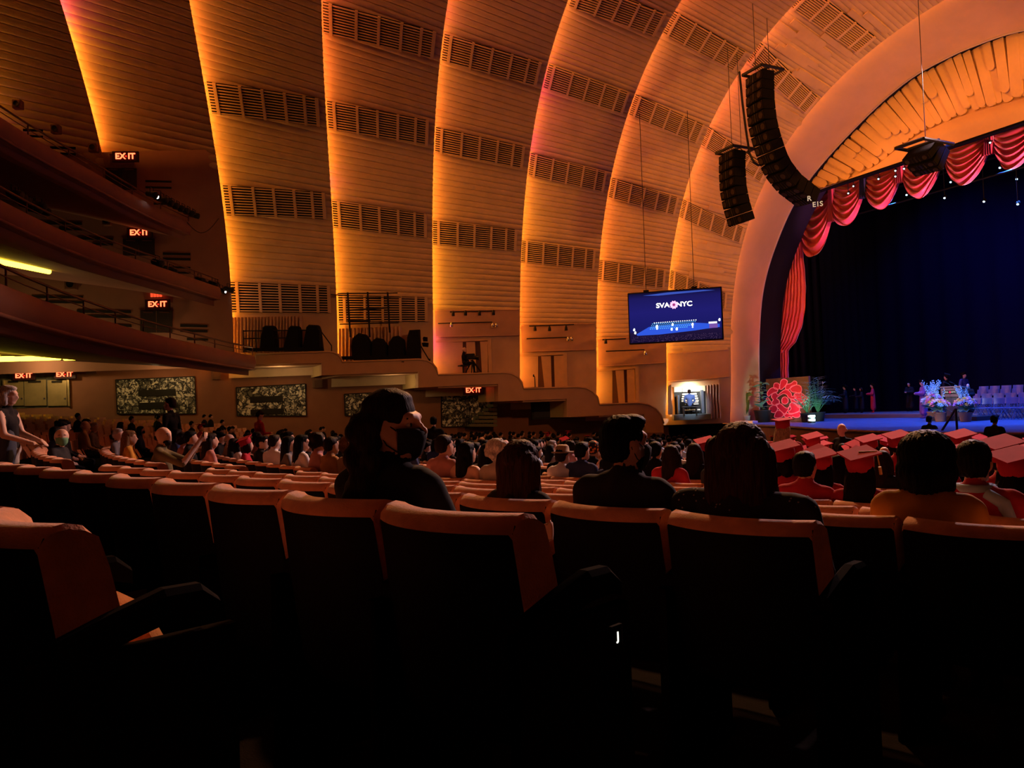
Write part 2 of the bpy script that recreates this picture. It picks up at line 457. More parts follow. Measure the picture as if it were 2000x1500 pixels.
# light bars clamped in front of the cloth
def light_bar(k, a, b, lamps, label, y2=None):
    A, n = on_band(a[0], a[1], k, .32); B, _ = on_band(b[0], b[1], k, .32)
    root = empty('light_bar', A, label=label, cat='light bar', group='light bars on the side wall')
    mb = MB(); mb.tube([(0, 0, 0), B - A], .03, 6); mb.tube([(0, 0, 0), -n * .3], .02, 5); mb.tube([B - A, B - A - n * .3], .02, 5)
    mb.build('pipe', BLACKM, root)
    for px, py, bright in lamps:
        P, _ = on_band(px, py, k, .36); d = P - A; m = MB()
        m.tube([d + Vector((0, 0, .10)), d, d + n * .02 - Vector((0, 0, .14))], [.035, .075, .085], 8)
        m.build('lamp', CHROME if bright else BLACKM, root, smooth=True)
light_bar(4, (881, 609), (967, 607), [(887, 611, 0), (911, 610, 0), (938, 610, 0), (965, 609, 0)], 'thin black lamp bar along the top of the cloth panel behind the video camera')
light_bar(4, (858, 632), (962, 629), [(884, 633, 1), (964, 634, 1), (971, 634, 1)], 'lamp bar with two bright metal lamps above the video camera operator')
light_bar(5, (1035, 637), (1121, 634), [(1046, 641, 0), (1074, 641, 0), (1106, 640, 0)], 'black lamp bar with three lamps above the door with a microphone beside it')
light_bar(5, (1030, 662), (1112, 659), [(1110, 661, 1), (1117, 661, 1)], 'lamp bar with two metal lamps above the door with a microphone beside it')
light_bar(6, (1177, 664), (1222, 662), [(1183, 666, 0)], 'short black lamp bar just left of the video screen foot')
light_bar(6, (1184, 687), (1258, 684), [(1260, 689, 1)], 'lamp bar with a single metal lamp below the video screen')
# finger-shaped planks with rounded ends on the last band
def capsule(mb, P0, P1, w, nrm, th, both=False):
    P0, P1 = Vector(P0), Vector(P1); d = (P1 - P0).normalized(); s = nrm.cross(d).normalized(); r = w / 2
    pts = [P0 + s * r, P0 - s * r] if not both else [P0 - d * r * math.sin(a) + s * r * math.cos(a) for a in np.linspace(0, math.pi, 7)]
    pts += [P1 - s * r * math.cos(a) + d * r * math.sin(a) for a in np.linspace(0, math.pi, 7)]
    mb.prism([p + nrm * th for p in pts], -nrm * th)
rf = random.Random(3)
for (px, py, L) in [(1398, 515, 60), (1410, 528, 62), (1428, 492, 55), (1441, 489, 50), (1430, 546, 70), (1386, 524, 50), (1420, 617, 60), (1416, 680, 70), (1426, 648, 80), (1452, 358, 60), (1470, 345, 55), (1440, 420, 45), (1482, 330, 50), (1550, 66, 40), (1608, 84, 45), (1618, 105, 45), (1660, 105, 40), (1572, 124, 40), (1592, 126, 42), (1612, 170, 40), (1596, 168, 35), (1560, 240, 40), (1556, 228, 36), (1700, 53, 30), (1730, 58, 30)]:
    q1, s1 = band_q(px, py, 7); s0 = max(.02, s1 - L / 125.0)
    P1, n, du, dv = band_frame(7 + OFS, q1, s1); P0 = bp(7, q1, s0)
    mb = MB(); capsule(mb, P0 + n * .02, P1 + n * .02, .26, n, .055)
    mb.build('plank', PLASTER, BANDS[7])

# ================================================================== proscenium splay and fan
PD = 29.7157
def on_pros(px, py, dy=0.0):
    d = ray(px, py); t = 30.0
    for _ in range(30): t = (PD + dy + lean(d[2] * t)) / d[1]
    return Vector(d * t)
Jp = [on_pros(*p) for p in [(1483, 815), (1483, 749), (1481.5, 677), (1484, 632), (1486, 591), (1491, 560), (1498, 529), (1506, 503), (1515, 480), (1530, 440), (1546, 405)]]
Tp = [on_pros(*p) for p in [(1571, 362), (1601, 324), (1650, 269.5), (1720, 199.5), (1783, 147), (1822, 126), (1860, 108.5)]]
XM = -18.3
half = Jp + [p for p in Tp if p.x < XM]; half.append(Vector((XM, half[-1].y, half[-1].z + .02)))
half[0].z = -1.25
def resample(pts, n):
    d = [0.0]
    for a, b in zip(pts, pts[1:]): d.append(d[-1] + (b - a).length)
    A = np.array([list(p) for p in pts]); t = np.linspace(0, d[-1], n)
    return [Vector((np.interp(x, d, A[:, 0]), np.interp(x, d, A[:, 1]), np.interp(x, d, A[:, 2]))) for x in t]
def sm(pts, it=6):
    for _ in range(it): pts = [pts[0]] + [(a + b * 2 + c) / 4 for a, b, c in zip(pts, pts[1:], pts[2:])] + [pts[-1]]
    return pts
inner = sm(resample(half, 60)); inner = inner + [Vector((2 * XM - p.x, p.y, p.z)) for p in inner[-2::-1]]
outq = [-1.25 - ZS + t * (ZS + 1.25) / 10 - 1e-4 for t in range(10)] + [math.pi / 2 * t / 60 for t in range(61)]
outer = resample([arch(9, q, .42, -.12) for q in outq], 60); outer = outer + [Vector((2 * XC - p.x, p.y, p.z)) for p in outer[-2::-1]]
P = []
for a, b in zip(outer, inner):
    row = []
    for t in np.linspace(0, 1, 9):
        p = a.lerp(b, t); c = (Vector((XC, p.y, 3.0)) - p); c.y = 0
        row.append(p + c.normalized() * .10 * math.sin(math.pi * t) * (1 if t > 0 else 0))
    P.append([a + Vector((0, 0, 0))] + row)
splay = MB().grid(P).build('trim_1', PLASTER2, smooth=True); tag(splay, kind='structure')
# lines between the plaster casts of the splay
for px0, px1 in (((1432, 545), (1500, 560)),):
    pass
led_strip(8)  # extra unseen strip, added to brighten the splay
# lip closing the last band against the splay, and the dark inner reveal
NAVY = mat('dark_velour', (0.012, 0.011, 0.022), 0.95, 0, .05)
rev = MB().grid([[p, p + Vector((0, .02, 0)), p + Vector((0, .8, 0)), p + Vector((0, 1.55, 0)), p + Vector((-1.6 if p.x < XM else 1.6, 1.7, .6 if p.z > 6 else 0))] for p in inner]).build('trim_2', NAVY, smooth=True); tag(rev, kind='structure')
edge = MB().tube([p + Vector((0, -.02, 0)) for p in inner], .045, 6).build('trim_3', mat('edge_bead', (.5, .42, .5), .4), smooth=True); tag(edge, kind='structure')
# fan (tympanum)
zc = 9.81
Tt = [p for p in inner if p.z > zc]
def pros_pt(x, z, dy=0.0): return Vector((x, PD + lean(z) + dy, z))
xl, xr = Tt[0].x, Tt[-1].x
P = []
for p in Tt:
    P.append([pros_pt(p.x, lerp(zc, p.z, t), .32) for t in np.linspace(0, 1, 7)])
fan = MB().grid(P).build('wall_header', PLASTER2, smooth=True); tag(fan, kind='structure')
hs = MB(); hs.box((XM, PD + lean(zc) + .36, zc + .02), (xr - xl, .22, .12)); hs.box((XM, PD + lean(zc) + .5, zc + 1.2), (xr - xl, .06, 2.5))
tag(hs.build('trim_4', NAVY), kind='structure')
def t_top(x): return interp(x, [p.x for p in Tt], [p.z for p in Tt])
fanp = [(-26.3, zc), (-24.6, 9.85), (-22.76, 10.03), (-21.6, 10.45), (-20.58, 10.68), (-19.4, 10.78), (-18.3, 10.76), (-16.36, 10.60), (-14, 10.3), (-10.3, zc)]
def fan_bot(x): return interp(x, [p[0] for p in fanp], [p[1] for p in fanp])
# smooth lower band of the fan, proud of the back
P = [[pros_pt(x, lerp(zc + .02, fan_bot(x), t), .16 + .05 * t) for t in (0, .5, 1)] + [pros_pt(x, fan_bot(x), .33)] for x in np.linspace(xl + .3, xr - .3, 50)]
MB().grid(P).build('header_band', PLASTER2, fan, smooth=True)
rf = random.Random(11); CX, CZ = -17.2, 4.6
def radial_exit(ang, fn):
    dx, dz = math.cos(ang), math.sin(ang); r = 1.0
    for _ in range(900):
        x, z = CX + dx * r, CZ + dz * r
        if z >= fn(x) if fn is t_top else z >= fn(x): return r
        if x < xl - .2 or x > xr + .2: return r
        r += .02
    return r
ang = math.radians(22); k = 0
while ang < math.radians(158):
    ro = radial_exit(ang, t_top); ri = radial_exit(ang, fan_bot); ri = max(ri, (zc + .1 - CZ) / math.sin(ang))
    if ro - ri > .35:
        w = rf.uniform(.26, .42); split = rf.random(); nrm = Vector((0, -1, 0))
        def pt(r): return pros_pt(CX + math.cos(ang) * r, CZ + math.sin(ang) * r, .30)
        L = ro - ri; cut = ri + L * rf.uniform(0.0, .55)
        for a, b, th in ([(ro - .02, ri + .22, .10)] if split < .3 else [(ro - .02, cut + .2, .15), (cut + .1, ri + .2, .07)]):
            if a - b < .15: continue
            mb = MB(); P0, P1 = pt(a), pt(b); capsule(mb, P0, P1, w, nrm, th); mb.build('ray_panel', PLASTER2, fan)
        ang += (w + .015) / ((ro + ri) / 2)
    else: ang += .02
# ================================================================== stepped side fascia (choral stairs), lower side wall, floor, stage
def offset_wall(dx):
    return lambda P: P[0] - (wall_x(P[1]) + dx)
FASC = offset_wall(1.7)          # face of the stepped parapet
UNDER = offset_wall(-0.9)        # orchestra wall below it
FASM = mat('fascia_plaster', (0.55, 0.36, 0.22), 0.7, 0, .2, var=.05, vscale=2)
top_px = [(500, 693), (560, 690.5), (640, 688), (652, 689.5), (661, 694), (666, 700), (668.5, 708), (740, 705.5), (818, 703), (833, 705), (845, 711), (852, 720), (856, 733), (920, 731), (985, 729), (1000, 731), (1012, 738), (1019, 748), (1023, 760), (1075, 758.5), (1128, 757), (1145, 759), (1158, 766), (1167, 777), (1171, 791), (1210, 789.5), (1248, 788), (1267, 791), (1281, 799), (1291, 811), (1296, 828)]
bot_px = [(500, 712), (627.9, 709), (628, 733), (816.9, 726.5), (817, 757), (972.9, 750), (973, 784), (1106.9, 779), (1107, 815), (1230, 809), (1258, 809), (1262, 845), (1296, 845)]
def strip_solid(name, top, bot, fn, th, m, x0, x1, step=3.0, brk=()):
    xs = sorted(set([x for x in np.arange(x0, x1, step)] + [x1] + [p[0] for p in top + bot if x0 <= p[0] <= x1]))
    P = []
    for x in xs:
        yt = interp(x, [p[0] for p in top], [p[1] for p in top]); yb = max(yt + 1, interp(x, [p[0] for p in bot], [p[1] for p in bot]))
        a, b = at_surf(x, yt, fn), at_surf(x, yb, fn); o = Vector((-th, 0, 0))
        P.append([a, b, b + o, a + o])
    mb = MB(); mb.grid(P, closed=True); mb.add(P[0], [(0, 1, 2, 3)]); mb.add(P[-1], [(3, 2, 1, 0)])
    return mb.build(name, m)
wl = strip_solid('wall_parapet', top_px, bot_px, FASC, .35, FASM, 500, 1296); tag(wl, kind='structure')
# cap bead along the top
cap = [at_surf(x, y - .8, FASC) for x, y in top_px]
MB().tube(cap, .05, 6).build('cap_rail', FASM, wl, smooth=True)
# rounded returns that turn back to the wall at each step
for x, y0, y1 in ((628, 709, 733), (817, 726.5, 757), (973, 750, 784), (1107, 779, 815)):
    a, b = at_surf(x, y0 + 1, FASC), at_surf(x, y1, FASC)
    mb = MB(); P = []
    for z in (b.z, a.z):
        row = []
        for t in np.linspace(0, math.pi / 2, 8):
            c = Vector((a.x - .55, a.y + .55, z)); row.append(c + Vector((.55 * math.cos(t), -.55 * math.sin(t), 0)))
        row.append(Vector((a.x - 2.4, a.y, z))); P.append(row)
    mb.grid(P).build('return_curve', mat('return_plaster', (.6, .43, .2), .5), wl, smooth=True)  # yellower base colour stands in for the yellow light on the returns
# landings behind the parapet, and their soffit
for i, (x0, x1, y) in enumerate([(500, 650, 711), (665, 838, 729), (857, 1004, 753), (1023, 1150, 781), (1172, 1290, 810)]):
    z = at_surf((x0 + x1) / 2, y, FASC).z + .06
    A, B = at_surf(x0, y, FASC), at_surf(x1, y, FASC)
    P = [(A.x - .1, A.y, z), (B.x - .1, B.y, z), (wall_x(B.y) - 1.2, B.y + .3, z), (wall_x(A.y) - 1.2, A.y - .3, z)]
    mb = MB(); mb.prism([Vector(p) for p in P], (0, 0, -.12))
    o = mb.build('landing_slab', FASM, wl)
# ---- lower side wall (below the landings) with its mural panels
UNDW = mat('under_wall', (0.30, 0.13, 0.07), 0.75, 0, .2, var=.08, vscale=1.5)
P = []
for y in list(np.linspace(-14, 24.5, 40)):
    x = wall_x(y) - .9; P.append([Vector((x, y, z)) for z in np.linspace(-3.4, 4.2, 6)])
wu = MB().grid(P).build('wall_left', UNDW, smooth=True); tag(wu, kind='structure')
tag(MB().box((XC, -14, 6), (70, .3, 40)).build('wall_back', mat('dark_wall', (.04, .02, .015), .9)), kind='structure')
tag(MB().box((14.5, 6, 6), (.3, 42, 40)).build('wall_right', mat('dark_wall', (.04, .02, .015), .9)), kind='structure')
def uslab(name, pix, off, th, m, parent=None, fn=UNDER, mb=None):
    own = mb is None; mb = mb or MB(); fr = [at_surf(x, y, fn) + Vector((off, 0, 0)) for x, y in pix]
    mb.slab(fr, [Vector((-th, 0, 0))] * len(fr))
    return mb.build(name, m, parent) if own else mb
def mural_mat():
    m = bpy.data.materials.new('painted_mural'); m.use_nodes = True; nt = m.node_tree; b = nt.nodes['Principled BSDF']
    tc = nt.nodes.new('ShaderNodeTexCoord'); mp = nt.nodes.new('ShaderNodeMapping'); nt.links.new(tc.outputs['Object'], mp.inputs[0])
    nz = nt.nodes.new('ShaderNodeTexNoise'); nz.inputs['Scale'].default_value = 3.4; nz.inputs['Detail'].default_value = 3; nz.inputs['Distortion'].default_value = 1.2
    nt.links.new(mp.outputs[0], nz.inputs['Vector'])
    vo = nt.nodes.new('ShaderNodeTexVoronoi'); vo.feature = 'DISTANCE_TO_EDGE'; vo.inputs['Scale'].default_value = 4.6
    mx = nt.nodes.new('ShaderNodeMix'); mx.data_type = 'VECTOR'; mx.inputs[0].default_value = .35
    nt.links.new(mp.outputs[0], mx.inputs[4]); nt.links.new(nz.outputs['Color'], mx.inputs[5]); nt.links.new(mx.outputs[1], vo.inputs['Vector'])
    r1 = nt.nodes.new('ShaderNodeValToRGB'); r1.color_ramp.elements[0].position = .05; r1.color_ramp.elements[0].color = (.012, .012, .006, 1); r1.color_ramp.elements[1].position = .13; r1.color_ramp.elements[1].color = (.80, .79, .64, 1)
    nt.links.new(vo.outputs['Distance'], r1.inputs[0])
    r2 = nt.nodes.new('ShaderNodeValToRGB'); r2.color_ramp.elements[0].position = .46; r2.color_ramp.elements[0].color = (.03, .03, .015, 1); r2.color_ramp.elements[1].position = .54; r2.color_ramp.elements[1].color = (1, 1, 1, 1)
    nt.links.new(nz.outputs['Fac'], r2.inputs[0])
    ml = nt.nodes.new('ShaderNodeMix'); ml.data_type = 'RGBA'; ml.blend_type = 'MULTIPLY'; ml.inputs[0].default_value = .85
    nt.links.new(r1.outputs[0], ml.inputs[6]); nt.links.new(r2.outputs[0], ml.inputs[7]); nt.links.new(ml.outputs[2], b.inputs['Base Color'])
    b.inputs['Roughness'].default_value = .6
    return m
MURAL = mural_mat()
GRILLE_DK = mat('dark_grille', (.015, .013, .008), .6)
mur = [([(226, 742), (380, 735.5), (383, 808), (229, 808)], [[(270, 762), (343, 760), (343.5, 773), (270, 774.5)], [(271, 787), (344, 784), (344.5, 797), (271, 800)]], 'large painted mural panel beside the double exit doors'),
       ([(461, 757), (596, 750), (598, 812), (463, 812)], [[(488, 775), (552, 772.5), (552.5, 785), (488, 787)], [(489, 800), (553, 797.5), (553, 809), (489, 810)]], 'painted mural panel in the middle of the lower side wall'),
       ([(672, 770), (790, 764), (792, 812), (674, 812)], [[(700, 788), (760, 786), (760, 795), (700, 797)]], 'painted mural panel half hidden behind the head of the masked woman'),
       ([(861, 773), (959, 766), (961, 832), (862, 834)], [], 'painted mural panel beside the small stair under the parapet')]
for pix, vents, lab in mur:
    o = uslab('mural_panel', pix, .05, .05, MURAL); tag(o, lab, 'mural')
    mb = MB()
    for a, b in zip(pix, pix[1:] + pix[:1]):
        mb.tube([at_surf(a[0], a[1], UNDER) + Vector((.06, 0, 0)), at_surf(b[0], b[1], UNDER) + Vector((.06, 0, 0))], .035, 4)
    mb.build('panel_frame', GRILLE_DK, o)
    for v in vents: uslab('vent_slot', v, .09, .05, GRILLE_DK, o)
# dark glazed loudspeaker grille under the lowest step
o = uslab('wall_speaker_grille', [(1022, 786), (1104, 782), (1105, 815), (1024, 820)], .9, .1, GRILLE_DK); tag(o, 'dark rectangular grille set in the wall under the parapet', 'grille')
uslab('grille_cloth', [(1026, 790), (1100, 786), (1101, 812), (1027, 816)], .93, .03, mat('grille_cloth', (.05, .05, .06), .8, bump=.6, bscale=60), o)
# small stair seen under the third step
st = empty('small_stair', at_surf(935, 832, UNDER), label='small dark stair with thin handrails against a mural', cat='stair')
b0 = st.location
for k in range(6):
    a = at_surf(905 + 9 * k, 830 - 7.5 * k, UNDER) - b0; b = at_surf(958, 830 - 7.5 * k, UNDER) - b0
    mb = MB(); mb.slab([a + Vector((.8, 0, .06)), b + Vector((.8, 0, .06)), b + Vector((.8, 0, -.08)), a + Vector((.8, 0, -.08))], [Vector((-.7, 0, 0))] * 4)
    mb.build('tread', mat('stair_paint', (.20, .19, .10), .6), st)
mb = MB()
for k in range(6):
    a = at_surf(890 + 3 * k, 836 - 2 * k, UNDER) - b0 + Vector((1.0, 0, 0)); mb.tube([a, a + Vector((0, 0, .85))], .025, 5)
mb.build('baluster', BLACKM, st)
# wall bevel band above the murals (slight plaster offset) and surface speakers
SPK = mat('speaker_box', (.22, .11, .06), .7)
for pix, lab in (([(166, 708), (188, 708), (189, 730), (168, 731)], 'square surface speaker above the double exit doors'), ([(44, 712), (65, 712), (66, 735), (45, 735)], 'square surface speaker over the exit sign of the double doors'),
                 ([(521, 721), (537, 720), (538, 737), (522, 738)], 'square surface speaker above the middle mural panel'), ([(610, 742), (627, 741), (628, 757), (611, 758)], 'square surface speaker below the rounded parapet return'),
                 ([(729, 736), (744, 735), (745, 752), (730, 753)], 'square surface speaker above the masked woman'), ([(413, 724), (430, 723), (430, 741), (414, 742)], 'square surface speaker between two mural panels')):
    o = uslab('wall_speaker', pix, .25, .25, SPK); tag(o, lab, 'speaker', 'speakers on the lower side wall')
    cx, cy = sum(p[0] for p in pix) / 4, sum(p[1] for p in pix) / 4
    uslab('speaker_cloth', [(lerp(cx, x, .82), lerp(cy, y, .82)) for x, y in pix], .27, .03, mat('speaker_cloth', (.15, .075, .045), .9, bump=.5, bscale=50), o)
# ---- gold double exit doors at the far left
BRASS = mat('brushed_brass', (.60, .47, .20), .38, .55, .4, var=.12, vscale=2.2)
MARB = mat('veined_marble', (.10, .10, .07), .3, 0, .5, var=.8, vscale=3.0)
dr = uslab('door_4', [(-60, 732), (136, 727), (138, 795), (-60, 800)], .02, .05, MARB); tag(dr, kind='structure')
for a, b in ((9, 46), (47.5, 90), (93, 130)):
    lf = uslab('door_leaf', [(a, 743), (b, 741.5), (b + 1, 792), (a + 1, 793)], .10, .06, BRASS, dr)
    uslab('closer', [(a + 8, 744), (b - 10, 743.5), (b - 10, 747), (a + 8, 747.5)], .16, .06, GRILLE_DK, lf)
    uslab('hinge', [(b - 5, 777), (b - 1, 777), (b - 1, 780), (b - 5, 780)], .13, .03, CHROME, lf)
uslab('door_jamb', [(131, 741), (135, 741), (137, 793), (133, 793)], .16, .12, BRASS, dr); uslab('door_jamb', [(6, 742), (9, 742), (10, 794), (7, 794)], .16, .12, BRASS, dr)
# ---- exit signs (letters as lit geometry, dark red box)
EXITM = glow('exit_red', (1.0, .10, .035), 5.0); EXITB = mat('exit_box', (.03, .008, .006), .5); EXITD = glow('exit_arrow', (1.0, .02, .01), 2.5)
def text_mesh(txt, size, ext=0.01, font=None):
    c = bpy.data.curves.new('t', 'FONT'); c.body = txt; c.size = size; c.extrude = ext; c.align_x = 'CENTER'; c.align_y = 'CENTER'; c.offset = size * .018
    o = bpy.data.objects.new('t', c); COL.objects.link(o)
    dg = bpy.context.evaluated_depsgraph_get(); me = bpy.data.meshes.new_from_object(o.evaluated_get(dg)); bpy.data.objects.remove(o); bpy.data.curves.remove(c)
    return me
EX_ME = text_mesh('EX IT', 1.0, .02); EX_ME.materials.clear(); EX_ME.materials.append(EXITM)
def sign_frame(P, n):
    n = Vector((n.x, n.y, 0)).normalized(); x = Vector((0, 0, 1)).cross(n); M = Matrix((x, Vector((0, 0, 1)), n)).transposed().to_4x4(); M.translation = P; return M
def exit_sign(P, n, h, label, hung=True):
    root = empty('exit_sign', P, label=label, cat='exit sign', group='lit exit signs')
    M = sign_frame(Vector((0, 0, 0)), n)
    mb = MB(); mb.bbox((0, 0, -.05), (h * 4.2, h * 1.8, .1), b=.02); b = mb.build('housing', EXITB, root); b.matrix_local = M
    t = link('letters', EX_ME, root); t.matrix_local = M @ Matrix.Translation((0, 0, .02)) @ Matrix.Diagonal((h * 1.35, h * 1.35, 1, 1))
    m2 = MB(); m2.box((0, 0, 0), (h * .22, h * .22, .02), Matrix.Rotation(.785, 3, 'Z')); a = m2.build('arrow', EXITD, root); a.matrix_local = M @ Matrix.Translation((h * .16, 0, .04))
    return root
def sign_under(px, py, off, h, label, fn=UNDER):
    P = at_surf(px, py, fn) + Vector((off, 0, 0)); exit_sign(P, Vector((1, -.38, 0)), h, label)
sign_under(48, 734.5, .3, .24, 'red lit exit sign over the brass double doors')
sign_under(127, 732, .3, .24, 'red lit exit sign at the right jamb of the brass doors')
sign_under(906, 764, 1.2, .24, 'lit exit sign under the stepped parapet by a mural', )
# ================================================================== floor (dished, falls to the stage)
AX = math.radians(19)                       # the stalls face 19 degrees left of the hall axis here
RGT, FWD = Vector((math.cos(AX), math.sin(AX), 0)), Vector((-math.sin(AX), math.cos(AX), 0))
R2 = 29.0
def bend(s): return max(0.0, -s - 6.0) ** 2 / (2 * R2)
def fdist(x, y):
    s = x * RGT.x + y * RGT.y; return x * FWD.x + y * FWD.y - bend(s)
GF = [(-40, -2.6), (-15, -1.25), (-8, -.62), (-4, -.22), (-1, .05), (0, .15), (.47, .205), (1.31, .252), (2.39, .39), (3.39, .508), (4.39, .62), (5.39, .728), (6.39, .818), (7.39, .903), (8.39, .978), (9.39, 1.048), (10.4, 1.118), (15, 1.36), (20, 1.55), (28, 1.75), (60, 1.8)]
SEAT_TOP = 0.90
def drop(f): return interp(f, [g[0] for g in GF], [g[1] for g in GF])
def floor_z(x, y): return -(drop(fdist(x, y)) + SEAT_TOP)
CARPET = mat('dark_carpet', (.012, .007, .005), .95, 0, .05, var=.35, vscale=5, bump=.3, bscale=120)
xs = np.linspace(-46, 14.4, 90); ys = np.linspace(-13.9, 34, 80)
fl = MB().grid([[Vector((x, y, floor_z(x, y))) for y in ys] for x in xs]).build('floor', CARPET, smooth=True); tag(fl, kind='structure')
# ================================================================== stage
SZ = -1.25
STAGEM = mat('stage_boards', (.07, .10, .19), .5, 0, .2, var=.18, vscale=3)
fe = [(at_z(x, y, SZ).x, at_z(x, y, SZ).y) for x, y in ((1545, 832), (1600, 836), (1640, 838.5), (1740, 841.5), (1838, 844), (1920, 844), (2000, 844.5))]
print('stage edge', [(round(a, 1), round(b, 1)) for a, b in fe])
fe = [(-34.5, 27.6), (-30.0, 27.4)] + fe + [(fe[-1][0] + 4, fe[-1][1] + .6), (-1, 24.5), (8, 29)]
poly = [Vector((x, y, SZ)) for x, y in fe] + [Vector((8, 47, SZ)), Vector((-40, 47, SZ)), Vector((-40, 30, SZ))]
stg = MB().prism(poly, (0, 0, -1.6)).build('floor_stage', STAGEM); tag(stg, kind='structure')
# wooden front apron trim
mb = MB(); mb.tube([Vector((x, y - .03, SZ - .06)) for x, y in fe], .07, 6); mb.build('stage_nosing', mat('dark_wood', (.10, .05, .03), .5), stg, smooth=True)
mb = MB(); mb.grid([[Vector((x, y - .05, SZ - .12)), Vector((x, y - .05, SZ - 1.5))] for x, y in fe]); mb.build('stage_front', mat('stage_front_wood', (.16, .07, .05), .6, var=.1), stg)
# floor boards (grooves) near the front
BACKD = mat('black_drape', (.010, .011, .022), .95, 0, .02)
P = []
for j in range(120):
    x = -44 + j * 56 / 119; P.append([Vector((x, 45.5 + .18 * math.sin(j * 1.9), z)) for z in (-1.25, 4, 10, 18)])
tag(MB().grid(P).build('wall_backdrop', BACKD, smooth=True), kind='structure')
for n, x in enumerate((-36.5, 6)):
    P = [[Vector((x + .15 * math.sin(j * 2.1), 31 + j * .25, z)) for z in (-1.25, 8, 18)] for j in range(60)]
    tag(MB().grid(P).build('wall_wing_%d' % (n + 1), BACKD, smooth=True), kind='structure')
tag(MB().box((XC, 39, 17), (60, 18, .3)).build('ceiling_stage', BACKD), kind='structure')
for n, (x0, x1, y) in enumerate(((-36.5, -31.0, 34.0), (-39, -33.0, 37.5))):
    P = [[Vector((lerp(x0, x1, j / 40), y + .12 * math.sin(j * 1.7), z)) for z in (-1.2, 6, 16)] for j in range(41)]
    o = MB().grid(P).build('leg_drape', BACKD, smooth=True); tag(o, ('black masking drape at the near edge of the dark wing', 'black masking drape further back in the dark wing')[n], 'drape')
# low riser at the back of the stage and steps
RIS = mat('riser_board', (.14, .14, .17), .4, 0, .5)
P0 = at_z(1700, 813, SZ)
rs = MB().bbox((-26.0, 34.4 + 2.6, SZ + .1), (12.5, 5.2, .2), b=.02).build('stage_riser', RIS); tag(rs, 'long low platform across the back of the stage', 'platform')
# ================================================================== mezzanines on the left
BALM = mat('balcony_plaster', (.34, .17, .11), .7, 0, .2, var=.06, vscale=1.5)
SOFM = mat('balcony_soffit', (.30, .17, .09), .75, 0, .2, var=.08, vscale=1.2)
RAILM = mat('rail_metal', (.16, .06, .04), .4, .3)
TUBEY = glow('yellow_tube', (1.0, .76, .04), 9.0)
def smooth_curve(pts, n=60):
    pts = [Vector((p[0], p[1], 0)) for p in pts]
    return sm(resample(pts, n), 10)
def balcony(name, pix, ztop, zbot, label_rail, depth_in, rail=True, ext=None):
    """front curve from pixels of the parapet top at height ztop"""
    pts = [at_z(x, y, ztop) for x, y in pix]
    cur = [(p.x, p.y) for p in pts] + (ext or [])
    C = smooth_curve(cur, 70)
    root = None; mb = MB(); P = []
    for p, (a, b) in zip(C, [(C[max(i - 1, 0)], C[min(i + 1, len(C) - 1)]) for i in range(len(C))]):
        t = (b - a).normalized(); n = Vector((t.y, -t.x, 0))
        if n.y > 0: n = -n                       # n points to the back of the hall
        q = lambda d, z: Vector((p.x, p.y, z)) + n * d
        P.append([q(0.10, ztop), q(0.0, ztop - .06), q(-.04, (ztop + zbot) / 2), q(.05, zbot + .06), q(.16, zbot), q(.6, zbot - .03), q(1.6, zbot + .07 * depth_in), q(2.8, zbot + .2 * depth_in), q(5.0, zbot + .42 * depth_in), q(9.0, zbot + .78 * depth_in), q(15.0, zbot + 1.2 * depth_in)])
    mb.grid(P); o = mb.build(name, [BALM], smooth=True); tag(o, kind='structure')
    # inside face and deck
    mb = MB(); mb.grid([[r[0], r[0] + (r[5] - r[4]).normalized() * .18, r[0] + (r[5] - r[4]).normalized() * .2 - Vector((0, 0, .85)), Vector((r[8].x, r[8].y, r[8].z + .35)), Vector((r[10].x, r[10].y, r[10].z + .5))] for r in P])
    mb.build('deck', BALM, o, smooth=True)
    mb = MB(); mb.tube([r[3] + Vector((0, 0, -.02)) for r in P], .05, 6); mb.build('bead', BALM, o, smooth=True)
    if rail:
        mb = MB(); mb.tube([r[0] + Vector((0, 0, .34)) for r in P], .035, 6); mb.tube([r[0] + Vector((0, 0, .17)) for r in P], .015, 5)
        for r in P[::3]: mb.tube([r[0], r[0] + Vector((0, 0, .34))], .022, 5)
        mb.build('handrail', RAILM, o, smooth=True)
    return o, P
mz1, P1 = balcony('wall_balcony_1', [(498, 694), (440, 684), (400, 673), (300, 652), (200, 622), (100, 590), (40, 566), (0, 550), (-60, 524)], 2.62, 1.98, '', 1.0, ext=[(-12.0, -2.8), (-6, -2.9), (2, -2.7), (12, -1.5)])
mz2, P2 = balcony('wall_balcony_2', [(430, 560), (360, 536), (307, 517), (240, 498), (182, 475), (113, 444), (67, 421), (0, 388), (-60, 356)], 5.85, 5.25, '', 1.9, ext=[(-12.5, -4.6), (-2, -4.4), (12, -2.5)])
mz3, P3 = balcony('wall_balcony_3', [(372, 432), (330, 414), (259, 381), (199, 338), (134, 307), (79, 276), (0, 226), (-60, 190)], 9.0, 8.35, '', 2.7, ext=[(-14.5, -6.0), (-2, -5.6), (12, -3)])
